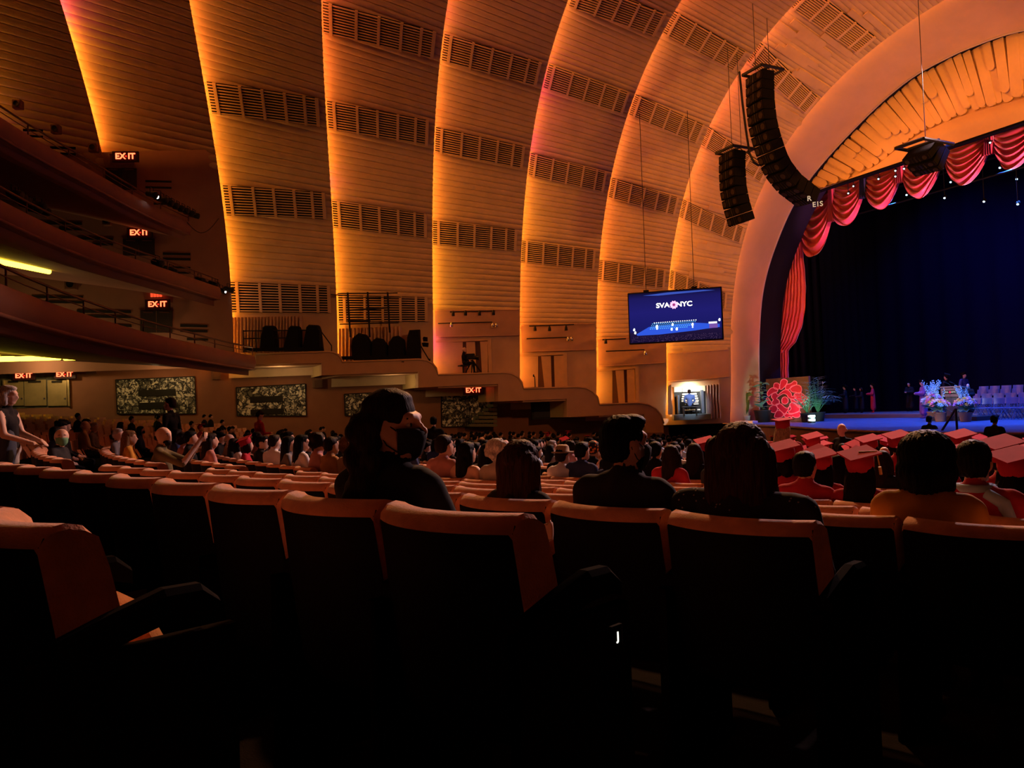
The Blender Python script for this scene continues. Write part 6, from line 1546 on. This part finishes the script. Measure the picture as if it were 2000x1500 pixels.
# auburn straight hair seen from behind
w2, hc, R, k, M = near_person(1026, 857, fB, 'person with long straight auburn hair seen from behind', None, None, cloth('dark_top', (.018, .014, .014)), 0, True, sh=.95, hat=.02)
LH = [ell((0, -.02, .045), (.093, .105, .088), 0)] + [cap_((x, -.06, .03), .044, (x * 1.15, -.10, -.36 - .08 * abs(math.sin(x * 90))), .020, 0) for x in (-.08, -.055, -.03, 0, .03, .055, .08)] + [cap_((s * .08, -.01, .0), .042, (s * .10, -.03, -.38), .034, 0) for s in (-1, 1)]
hh = link('hair', remesh(LH, .010, [HAIR['auburn']], 'hair_straight', 3, .0045), w2); hh.matrix_local = M
# bearded man
m3, hc, R, k, M = near_person(1225, 808, fB, 'man with short dark hair and beard in a dark shirt seen from behind', 'short', 'black', cloth('dark_shirt', (.022, .017, .018)), 0, False, yaw=-.35, sh=1.06, hat=.02)
part(m3, 'beard', MB().ball((0, .035, -.075), (.060, .062, .045), 14, 9), HAIR['black'], M); part(m3, 'collar', MB().tube([(.075 * math.cos(a), -.015 + .07 * math.sin(a), -.145 + .012 * math.sin(a)) for a in np.linspace(0, 6.28, 16)], .018, 6), cloth('dark_shirt', (.022, .017, .018)), M); face_mask(m3, M, MASKB)
part(m3, 'quiff', MB().ball((0, .03, .095), (.07, .06, .035), 12, 7), HAIR['black'], M)
# woman with long dark red hair and dotted top
w4, hc, R, k, M = near_person(1455, 822, fB, 'woman with long dark red hair in a dotted black top', None, None, cloth('dotted', (.02, .017, .02)), 0, True, sh=1.38, hat=.02, bulk=1.2)
LH = [ell((0, -.02, .045), (.095, .108, .090), 0)] + [cap_((x, -.055, .03), .048, (x * 1.35, -.10, -.40 - .08 * abs(math.sin(x * 90))), .022, 0) for x in (-.085, -.06, -.03, 0, .03, .06, .085)] + [cap_((s * .085, -.01, .0), .046, (s * .12, -.02, -.42), .038, 0) for s in (-1, 1)]
hh = link('hair', remesh(LH, .010, [HAIR['auburn']], 'hair_waves', 2, .0045), w4); hh.matrix_local = M
dm = MB(); rd = random.Random(9); bm_ = w4.data
for i in range(700):
    f_ = bm_.polygons[rd.randrange(len(bm_.polygons))]
    if f_.material_index == 0 and f_.center.z > .6:
        n_, c_ = f_.normal, f_.center; t_ = n_.orthogonal().normalized(); u_ = n_.cross(t_); dm.add([c_ + n_ * .002 + (t_ * math.cos(a) + u_ * math.sin(a)) * .0035 for a in (0, 1.05, 2.1, 3.14, 4.2, 5.24)], [(0, 1, 2, 3, 4, 5)])
dd = dm.build('dots', mat('dot_pale', (.30, .27, .26), .8), w4, fix=False); dd['kind'] = 'stuff'
# mustard woman with a black bob
w5, hc, R, k, M = near_person(1812, 838, fC, 'woman with a rounded black bob in a mustard jacket', None, None, MUST, 0, True, sh=1.0, hat=.03)
BH = [ell((0, -.01, .035), (.122, .126, .110), 0), ell((0, -.025, -.045), (.130, .118, .092), 0), cap_((-.07, -.035, -.10), .052, (.07, -.035, -.10), .052, 0), ell((0, -.05, -.08), (.10, .085, .08), 0)]
hh = link('hair', remesh(BH, .010, [HAIR['black']], 'hair_bob', 4, .0045), w5); hh.matrix_local = M
# man in light blue collar and red hooded gown
m6, hc, R, k, M = near_person(1905, 858, fD, 'man with short black hair in a red gown with pale blue collar', 'short', 'black', GOWN, 0, False, sh=1.05, hat=.02)
part(m6, 'collar', MB().tube([(.085 * math.cos(a), -.02 + .075 * math.sin(a), -.135) for a in np.linspace(0, 6.28, 16)], .026, 7), LBLUE, M); part(m6, 'hood_stripe', MB().tube([(.07, -.10, -.15), (.15, -.11, -.20), (.17, -.08, -.30), (.14, -.05, -.38)], [.03, .035, .035, .03], 7), LBLUE, M)
# people in the rows ahead on the left half
def mid(px, py, f, label, style, hair, shirt, **kw):
    kw.setdefault('voxel', .022); return near_person(px, py, f, label, style, hair, shirt, **kw)
m8, hc, R, k, M = mid(124, 838, fB, 'seated bald man with a green face mask facing the aisle', 'bald', 'grey', cloth('dark_jacket', (.02, .02, .025)), skin=2, yaw=-1.1, body=-.5); face_mask(m8, M, mat('mask_green', (.12, .30, .16), .8)); eyes(m8, M)
mid(170, 838, fC, 'woman with dark curls and head bowed over a programme', 'curly', 'brown', BLK, fem=True, pitch=-.4)
w10, hc, R, k, M = mid(254, 840, fC, 'woman with long fading blond hair in a mustard top', 'long', 'ombre', MUST, fem=True, skin=1, yaw=-.2)
m11, hc, R, k, M = mid(318, 834, fC, 'bald bearded man holding a phone up with both hands', 'bald', 'brown', OLIVE, skin=2, yaw=-.5, body=-.35, arms=(((-.20, .26, .86), (-.06, .42, 1.10)), ((.24, .24, .84), (.10, .44, 1.12))), hands=True, sh=1.1)
part(m11, 'beard', MB().ball((0, .035, -.075), (.060, .062, .05), 12, 8), HAIR['brown'], M); ph = MB().bbox((.02 * k, .70 * k, 1.22 * k), (.16, .012, .08), b=.004).build('phone', mat('phone_black', (.01, .01, .012), .2)); ph.parent = None
ph.matrix_world = Matrix.Translation(m11.location) @ Matrix.Rotation(m11.rotation_euler.z, 4, 'Z'); tag(ph, 'black phone held up by the bald bearded man', 'phone')
mid(412, 845, fD, 'woman with long brown hair beside the reader of a white programme', 'long', 'brown', PINK_, fem=True)
w12, hc, R, k, M = mid(470, 858, fE, 'person in a white and black top reading beside a white programme', 'bob', 'black', WHT_, fem=True, yaw=-.7)
mid(512, 850, fE, 'person in a black cap and black jacket over a white shirt', 'short', 'black', BLK, yaw=-.5)
mid(590, 848, fE, 'woman with straight black hair in a white shirt', 'long', 'black', WHT_, fem=True, yaw=-.3)
mid(562, 842, fE + 1, 'young man with black hair in a white shirt in the row ahead', 'short', 'black', WHT_, yaw=-.4)
mid(648, 852, fE, 'man with short hair in a patterned tan shirt', 'short', 'brown', cloth('hawaii', (.32, .17, .07)), skin=1)
mid(684, 850, fE, 'person with a light curly head of hair', 'curly', 'ombre', TAN_, skin=1)
mid(868, 848, fE, 'man with short dark hair in a dusty pink shirt', 'short', 'brown', PINK_, skin=0)
w14, hc, R, k, M = mid(914, 862, fE, 'woman with long black hair in a white strap top', 'long', 'black', SKIN[2], fem=True, skin=2)
for s_ in (-1, 1): part(w14, 'strap', MB().tube([(s_ * .085, .06, -.20), (s_ * .09, -.05, -.165), (s_ * .075, -.13, -.26), (s_ * .05, -.15, -.40)], .012, 5), WHT_, M)
mid(975, 855, fE, 'person with short curly grey-blond hair in a pale jacket', 'curly', 'grey', cloth('pale', (.42, .38, .34)), skin=2)
m15, hc, R, k, M = mid(1100, 868, fF + 1, 'man in a tan brimmed hat and white shirt', 'short', 'brown', WHT_, skin=1, hat=.04); q = MB(); q.lathe([(.15, .05), (.155, .058), (.095, .066), (.088, .13), (.06, .155), (.001, .145)], (0, -.01, 0), 18); part(m15, 'hat', q, mat('straw', (.34, .24, .15), .8), M)
mid(1138, 862, fF + 1, 'person with short black hair in a navy shirt', 'short', 'black', NAVY_)
w16, hc, R, k, M = mid(1160, 860, fF + 3, 'person wearing an orange and black patterned headscarf', None, None, BLK, fem=True, skin=1, hat=.03)
def scarf_mat():
    m = mat('scarf_pattern', (.7, .2, .03), .8); nt = m.node_tree; tc = nt.nodes.new('ShaderNodeTexCoord'); v = nt.nodes.new('ShaderNodeTexVoronoi'); v.inputs['Scale'].default_value = 22; cr = nt.nodes.new('ShaderNodeValToRGB'); cr.color_ramp.elements[0].position = .3; cr.color_ramp.elements[0].color = (.75, .22, .03, 1); cr.color_ramp.elements[1].position = .42; cr.color_ramp.elements[1].color = (.02, .01, .01, 1)
    nt.links.new(tc.outputs['Object'], v.inputs['Vector']); nt.links.new(v.outputs['Distance'], cr.inputs[0]); nt.links.new(cr.outputs[0], nt.nodes['Principled BSDF'].inputs['Base Color']); return m
part(w16, 'headscarf', MB().ball((0, -.02, .05), (.105, .115, .115), 16, 10), scarf_mat(), M)
mid(1185, 880, fF + 2, 'person in a light blue shirt with one arm raised', 'short', 'black', LBLUE, arms=(((-.30, .08, 1.08), (-.20, .16, 1.32)), ((.26, .04, .74), (.13, .26, .66))), hands=True)
mid(1310, 868, fF + 1, 'person with a ponytail turned to a neighbour in a dark gown', 'long', 'brown', GOWN, fem=True, yaw=.7)
mid(1412, 866, fF + 1, 'man with short black hair in a dark suit', 'short', 'black', cloth('suit', (.03, .035, .045)))
mid(1465, 872, fF + 2, 'older man with thin dark hair in a pale lilac shirt', 'bald', 'black', cloth('lilac', (.34, .28, .36)), skin=0)
for px, py, f, st, cap, lab in ((1575, 880, fE, 'short', 0, 'graduate with short black hair and no cap in a red gown'), (1535, 856, fF, 'bob', 1, 'graduate in a red cap beside the bare-headed graduate'), (1608, 872, fF, 'long', 1, 'graduate with long black hair under a flat red cap'), (1685, 868, fE, 'long', 1, 'graduate with a gold tassel hanging from the red cap'), (1590, 842, fF + 5, 'short', 1, 'graduate in a red cap far along the rows towards the emblem'), (1700, 846, fF + 4, 'bob', 1, 'graduate in a red cap in front of the bald man in a suit'), (1755, 838, fF + 4, 'short', 1, 'graduate in a red cap beside the bob-haired woman'), (1880, 836, fF + 4, 'long', 1, 'graduate in a red cap by the camera crew'), (1960, 846, fE + 1, 'short', 1, 'graduate in a red cap next to the man with pale blue collar'), (1985, 868, fE, 'long', 1, 'graduate with dark hair and red cap at the row of the blue collar'), (1380, 850, fF + 3, 'long', 1, 'graduate in a tilted red cap behind the man in a suit')):
    g_, hc, R, k, M = mid(px, py, f, lab, st, 'black' if cap else 'black', GOWN, skin=0, fem=st != 'short', pitch=-.12 if cap else 0, hat=.03 if cap else .01, voxel=.026)
    if cap: mortarboard(g_, hc, R, k, tassel=px == 1685)
# the graduate standing up with light hair, cap seen from above
# ---- standing people ---------------------------------------------------
def standing(h=1.70, fem=False, gown=False, arms='down', sh=1.0, yaw=0.0, pitch=0.0, hands=False, short_sleeve=False):
    k = h / 1.72; S = .165 * sh
    def v(x, y, z): return (x * k, y * k, z * k)
    P = [cap_(v(-.08, 0, .92), .115 * k, v(.08, 0, .92), .115 * k, 2 if not gown else 0), cap_(v(0, 0, .98), .125 * k, v(0, 0, 1.22), .12 * k, 0), cap_(v(-.08, 0, 1.27), .10 * k, v(.08, 0, 1.27), .10 * k, 0), cap_(v(-S, -.01, 1.38), .058 * k, v(S, -.01, 1.38), .058 * k, 0), cap_(v(0, -.01, 1.38), .08 * k, v(0, 0, 1.45), .055 * k, 0), cap_(v(0, 0, 1.44), .05 * k, v(0, .01, 1.52), .048 * k, 1)]
    hc = Vector(v(0, .02, 1.60)); R = Matrix.Rotation(yaw, 3, 'Z') @ Matrix.Rotation(pitch, 3, 'X')
    P += [(t, hc + R @ (a * k), b * k, (hc + R @ (c * k) if c is not None else None), (d * k if d else None), m) for t, a, b, c, d, m in head_prims((0, 0, 0))]
    for s in (-1, 1):
        sp = v(s * (S + .03), -.01, 1.36)
        if arms == 'down': el, wr = v(s * (S + .09), -.02, 1.10), v(s * (S + .09), .06, .86)
        elif arms == 'front': el, wr = v(s * (S + .08), .02, 1.12), v(s * .07, .28, 1.12)
        else: el, wr = (v(*q) for q in arms[0 if s < 0 else 1])
        P += [cap_(sp, (.055 if not gown else .075) * k, el, (.044 if not gown else .085) * k, 0 if not short_sleeve else 1), cap_(el, (.042 if not gown else .085) * k, wr, (.03 if not gown else .07) * k, 0 if gown or not short_sleeve else 1)]
        d = Vector(wr) - Vector(el)
        P += hand_prims(wr, d, (0, 0, -1) if arms != 'down' else (-s, 0, 0), 1, .45, k, s) if hands else [cap_(wr, .034 * k, Vector(wr) + d.normalized() * .09 * k, .03 * k, 1)]
        P += [cap_(v(s * .09, 0, .90), .088 * k, v(s * .095, .01, .50), .064 * k, 2), cap_(v(s * .095, .01, .50), .058 * k, v(s * .10, -.01, .09), .042 * k, 2), cap_(v(s * .10, -.02, .045), .042 * k, v(s * .115, .13, .035), .036 * k, 2)]
        if gown: P += [cap_(v(s * .07, 0, .95), .13 * k, v(s * .10, 0, .28), .15 * k, 0)]
    return P, hc, R, k
def stander(P, th, h, label, style, hair, shirt, trousers=BLK, skin=0, voxel=.03, gown=False, arms='down', yaw=0.0, pitch=0.0, cap=None, hands=False, short_sleeve=False, sh=1.0, mask=None):
    pr, hc, R, k = standing(h, False, gown, arms, sh, yaw, pitch, hands, short_sleeve)
    o = link('person', remesh(pr, voxel, [shirt, SKIN[skin], trousers], 'person', 2)); o.location = P; o.rotation_euler = (0, 0, th); tag(o, label, 'person'); M = Matrix.Translation(hc) @ R.to_4x4() @ Matrix.Scale(k, 4)
    if style: q = link('hair', hair_mesh(style, hair, .016), o); q.matrix_local = M
    if cap: mortarboard(o, hc, R, k, cap, False)
    if mask: face_mask(o, M, mask)
    return o, M
# standing woman at the far end of the first rows
p, th, s = seat_at(52, 1.95); H_ = top_h(52, 747, p, th) - .02
o, M = stander(p + Vector((0, 0, 0)), th - .45, H_ / 1.0 * 1.72 / 1.735, 'standing woman with a grey bob in a dark sleeveless vest', 'bob', 'grey', cloth('vest', (.018, .016, .018)), cloth('pale_jeans', (.40, .36, .34)), 2, .016, arms=(((-.22, .06, 1.12), (-.12, .30, 1.02)), ((.24, .06, 1.10), (.16, .32, 1.00))), hands=True, short_sleeve=True, pitch=-.15)
part(o, 'denim_jacket', MB().ball((.12, .12, -.72), (.14, .10, .30), 12, 8), cloth('denim', (.05, .06, .09)), M)
p, th, s = seat_at(222, 4.6); H_ = top_h(222, 781, p, th); stander(p, th + 2.6, H_, 'standing person in dark clothes with a pale mask in the aisle', 'short', 'brown', BLK, BLK, 2, .022, mask=MASKW)
p, th, s = seat_at(415, 6.9); H_ = top_h(415, 806, p, th); o, M = stander(p, th + .4, H_, 'person in a bright red jacket bending over the seats', 'short', 'brown', cloth('red_jacket', (.45, .03, .04)), BLK, 2, .024, pitch=-.6, arms='front')
p, th, s = seat_at(862, 11.4); H_ = max(1.5, top_h(862, 813, p, th)); stander(p, th + 1.2, H_, 'standing person in a black suit and white collar by the mural', 'short', 'black', BLK, BLK, 2, .03)
p, th, s = seat_at(1545, 10.35); H_ = top_h(1545, 822, p, th); o, M = stander(p, th + .1, max(1.45, H_), 'standing graduate with long fair hair and a tipped red cap', 'long', 'blond', GOWN, GOWN, 2, .024, True, cap=CAPRED, pitch=-.3)
p, th, s = seat_at(1655, 15.35); H_ = top_h(1655, 826, p, th); stander(p, th + 2.8, max(1.5, H_), 'bald man in a dark suit standing before the stage and facing the audience', 'bald', 'grey', BLK, BLK, 2, .03)
# ---- people on the stage
def on_floor(px, Y, dz=0.0): q = at_y(px, 800, Y); return Vector((q.x, Y, SZ + dz))
def stage_person(px, Y, dz, ytop, th, label, gown, style='short', hair='black', cap=None, arms='front', skin=2, **kw):
    P = on_floor(px, Y, dz); h = at_y(px, ytop, Y).z - P.z - (.03 if cap else 0); return stander(P, th, h, label, style, hair, gown, gown, skin, .034, True, arms=arms, cap=cap, **kw)
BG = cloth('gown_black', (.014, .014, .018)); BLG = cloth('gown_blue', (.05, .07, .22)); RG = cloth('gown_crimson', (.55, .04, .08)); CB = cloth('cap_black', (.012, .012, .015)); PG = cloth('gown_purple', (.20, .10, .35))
FACE = math.pi  # facing the audience (-Y)
stage_person(1706, 36.6, .2, 748, FACE - .9, 'official in a long crimson gown holding papers at the wing', RG, cap=CB); stage_person(1652, 36.2, .2, 752, FACE - 1.0, 'official in a black gown waiting deepest in the wing', BG, cap=CB); stage_person(1672, 37.4, .2, 756, FACE - .8, 'official in a black gown behind the crimson gown', BG); stage_person(1684, 36.4, .2, 757, FACE - .9, 'official in a black gown reading beside the crimson gown', BG, style='bob', hair='brown')
stage_person(1804, 33.6, .0, 741, FACE - .7, 'official in a blue and purple gown reading by the flowers', PG, cap=CB, pitch=-.5); stage_person(1852, 37.2, .2, 730, FACE - 1.6, 'official in a dark gown walking towards the chairs', BG, cap=CB, arms='down'); stage_person(1886, 37.4, .36, 727, FACE + 1.5, 'tall official in a blue-lit gown walking before the chairs', BLG, cap=CB, arms='down'); stage_person(1893, 31.9, .18, 749, FACE + .5, 'speaker in a black gown with a hood behind the lectern', BG, style='bald', hair='grey', pitch=-.35, cap=None)
stage_person(1778, 38.2, .2, 746, FACE, 'dim figure in a dark gown at the back of the stage', BG)
# cameramen before the stage, organist, camera operator
for px, Y, yt, lab in ((1838, 24.6, 812, 'crew member in black standing before the flowers'), (1968, 22.3, 811, 'crew member in black with a headset before the stage')):
    q = at_y(px, 830, Y); P = Vector((q.x, Y - .6, floor_z(q.x, Y - .6))); h = at_y(px, yt, Y - .6).z - P.z; stander(P, math.radians(10), h, lab, 'short', 'black', BLK, BLK, 1, .03)
pr, hc, R, k = seated(1.30, sh=1.05); P0_ = MN @ Vector((NW * .42, -1.05, -.02)); og_m = link('person', remesh(pr, .026, [cloth('organ_jacket', (.10, .17, .42)), SKIN[2], BLK], 'person', 2)); tag(og_m, 'organist in a blue jacket playing at the organ console', 'person')
wdir = (MN.to_3x3() @ Vector((0, 1, 0))); ang_ = math.atan2(-wdir.x, wdir.y); og_m.location = P0_ + Vector((0, 0, -.02)); og_m.rotation_euler = (0, 0, ang_); q = link('hair', hair_mesh('short', 'brown', .016), og_m); q.matrix_local = Matrix.Translation(hc)
bn = MB().bbox((0, .18, .44), (.75, .34, .06), b=.02); bo = bn.build('organ_bench', BLACKM); bo.location = og_m.location; bo.rotation_euler = (0, 0, ang_); tag(bo, 'black bench under the organist', 'bench')
for s_ in (-.3, .3): l_ = MB().bbox((s_, .18, .21), (.06, .3, .42), b=.01).build('bench_leg', BLACKM, bo)
pr, hc, R, k = seated(1.30); co = link('person', remesh(pr, .026, [BLK, SKIN[2], BLK], 'person', 2)); tag(co, 'camera operator in black seated behind the video camera', 'person'); cpos = vc(906, 731); n_ = on_band(906, 720, 4)[1]
t_ = Vector((0, 0, 1)).cross(n_).normalized(); t_ = t_ if t_.y > 0 else -t_; co.location = cpos + Vector((0, 0, -.05)); co.rotation_euler = (0, 0, math.atan2(-t_.x, t_.y)); q = link('hair', hair_mesh('bald', 'grey', .016), co); q.matrix_local = Matrix.Translation(hc)
st_o = MB().bbox((0, .12, .40), (.42, .42, .08), b=.03).build('stool', BLACKM); st_o.location = co.location; tag(st_o, 'black stool under the camera operator', 'stool'); MB().lathe([(.2, 0), (.2, .03), (.04, .06), (.04, .38)], (0, .12, 0), 12).build('stool_leg', BLACKM, st_o)
# fit each head to the height seen in the photo
for o, py in FIT:
    L = Matrix.Translation(o.location) @ Matrix.Rotation(o.rotation_euler.z, 4, 'Z'); best = None
    for q in [o] + [c for c in o.children if c.type == 'MESH']:
        n_ = len(q.data.vertices); X = np.empty(n_ * 3); q.data.vertices.foreach_get('co', X); X = X.reshape(-1, 3); M = np.array(L if q is o else L @ q.matrix_local); W = X @ M[:3, :3].T + M[:3, 3]
        if q is o and len(o.children): W = W[W[:, 2] > -99]
        D_ = W @ _F; v = 750 - F_PX * (W @ _UU) / D_; j = v.argmin()
        if best is None or v[j] < best[0]: best = (v[j], D_[j], W[j, 2])
    z1 = best[2] + (best[0] - py) / F_PX * best[1]; f_ = (z1 - o.location.z) / (best[2] - o.location.z); f_ = min(1.12, max(.9, f_)); o.scale = (f_, f_, f_)
# ---- the seated crowd
rc = random.Random(21); crowd = []
def taken(f, s): return any(abs(f - a) < .3 and abs(s - b) < .42 for a, b in OCC)
for dep, f, s, p, th, bi in SEATS:
    if taken(f, s): continue
    q = np.array([p.x, p.y, p.z + 1.2]); u, v = px_of(q)
    if u < 60 or u > 2060: continue
    if f < 5.3 and u > 440: continue
    if f < 4.0 and s > -15: continue
    if f < 2.3 and not (s < -12 and f > -2): continue
    if f < 6.3 and 620 < u: continue
    if f < 7.3 and u > 1000: continue
    if f < 8.3 and u > 1480: pr_ = .25
    elif s < -27.3: pr_ = .10
    elif s < -18.7: pr_ = .5 if f > 4 else .2
    elif s < -9: pr_ = .8
    else: pr_ = .86
    if f > 20 and u < 1300: pr_ *= .7
    if rc.random() < pr_: crowd.append((dep, f, s, p, th, u))
crowd.sort(key=lambda c: c[0])
def pick(lst): return rc.choice([x for x in lst for _ in range(x[2])])
far_people = []
for n, (dep, f, s, p, th, u) in enumerate(crowd):
    grad = (u > 1480 and rc.random() < .72) or (u > 1270 and f < 12 and rc.random() < .3) or (rc.random() < .03)
    src, words, _ = pick(GRADS if grad else WORDS)
    if n >= 280: far_people.append((src, p, th)); continue
    place_copy(src, p, th + rc.uniform(-.35, .35), 'seated %s with %s' % ('graduate' if grad else 'spectator', words), 'seated audience in the stalls', rc.uniform(.95, 1.05))
# occupied seats have their cushions down
taken_ = [(c[1], c[2]) for c in crowd] + list(OCC)
for f, s, o in SEAT_OBJ:
    if any(abs(f - a) < .3 and abs(s - b) < .3 for a, b in taken_):
        for ch in o.children:
            if ch.name.startswith('seat_cushion'): ch.data = FLAT_ME
# the rest of the crowd, too far to tell apart
if far_people:
    mb = MB(); mats_ = [BLK, SKIN[0], HAIR['black'], GOWN]
    for src, p, th in far_people:
        g = any(src is x[0] for x in GRADS); R3 = Matrix.Rotation(th, 3, 'Z'); mb.cm = 3 if g else 0
        mb.lathe([(.20, .5), (.21, .85), (.17, 1.0), (.06, 1.08)], p + R3 @ Vector((0, .15, 0)), 7, R3, 1, .62); mb.cm = 1; mb.ball(p + R3 @ Vector((0, .17, 1.18)), (.07, .09, .11), 7, 5); mb.cm = 3 if g else 2; mb.ball(p + R3 @ Vector((0, .15, 1.22)), (.082, .092, .10), 7, 5)
        if g: mb.box(p + R3 @ Vector((0, .15, 1.32)), (.23, .23, .015), R3 @ Matrix.Rotation(.78, 3, 'Z'))
    o = mb.build('distant_audience', mats_, smooth=True, fix=False); tag(o, 'distant seated audience near the stage and far side', 'audience', kind='stuff')
for src, _, _ in WORDS + GRADS:
    if src.name not in PROTO_USED:
        for ch in list(src.children): bpy.data.objects.remove(ch)
        bpy.data.objects.remove(src)
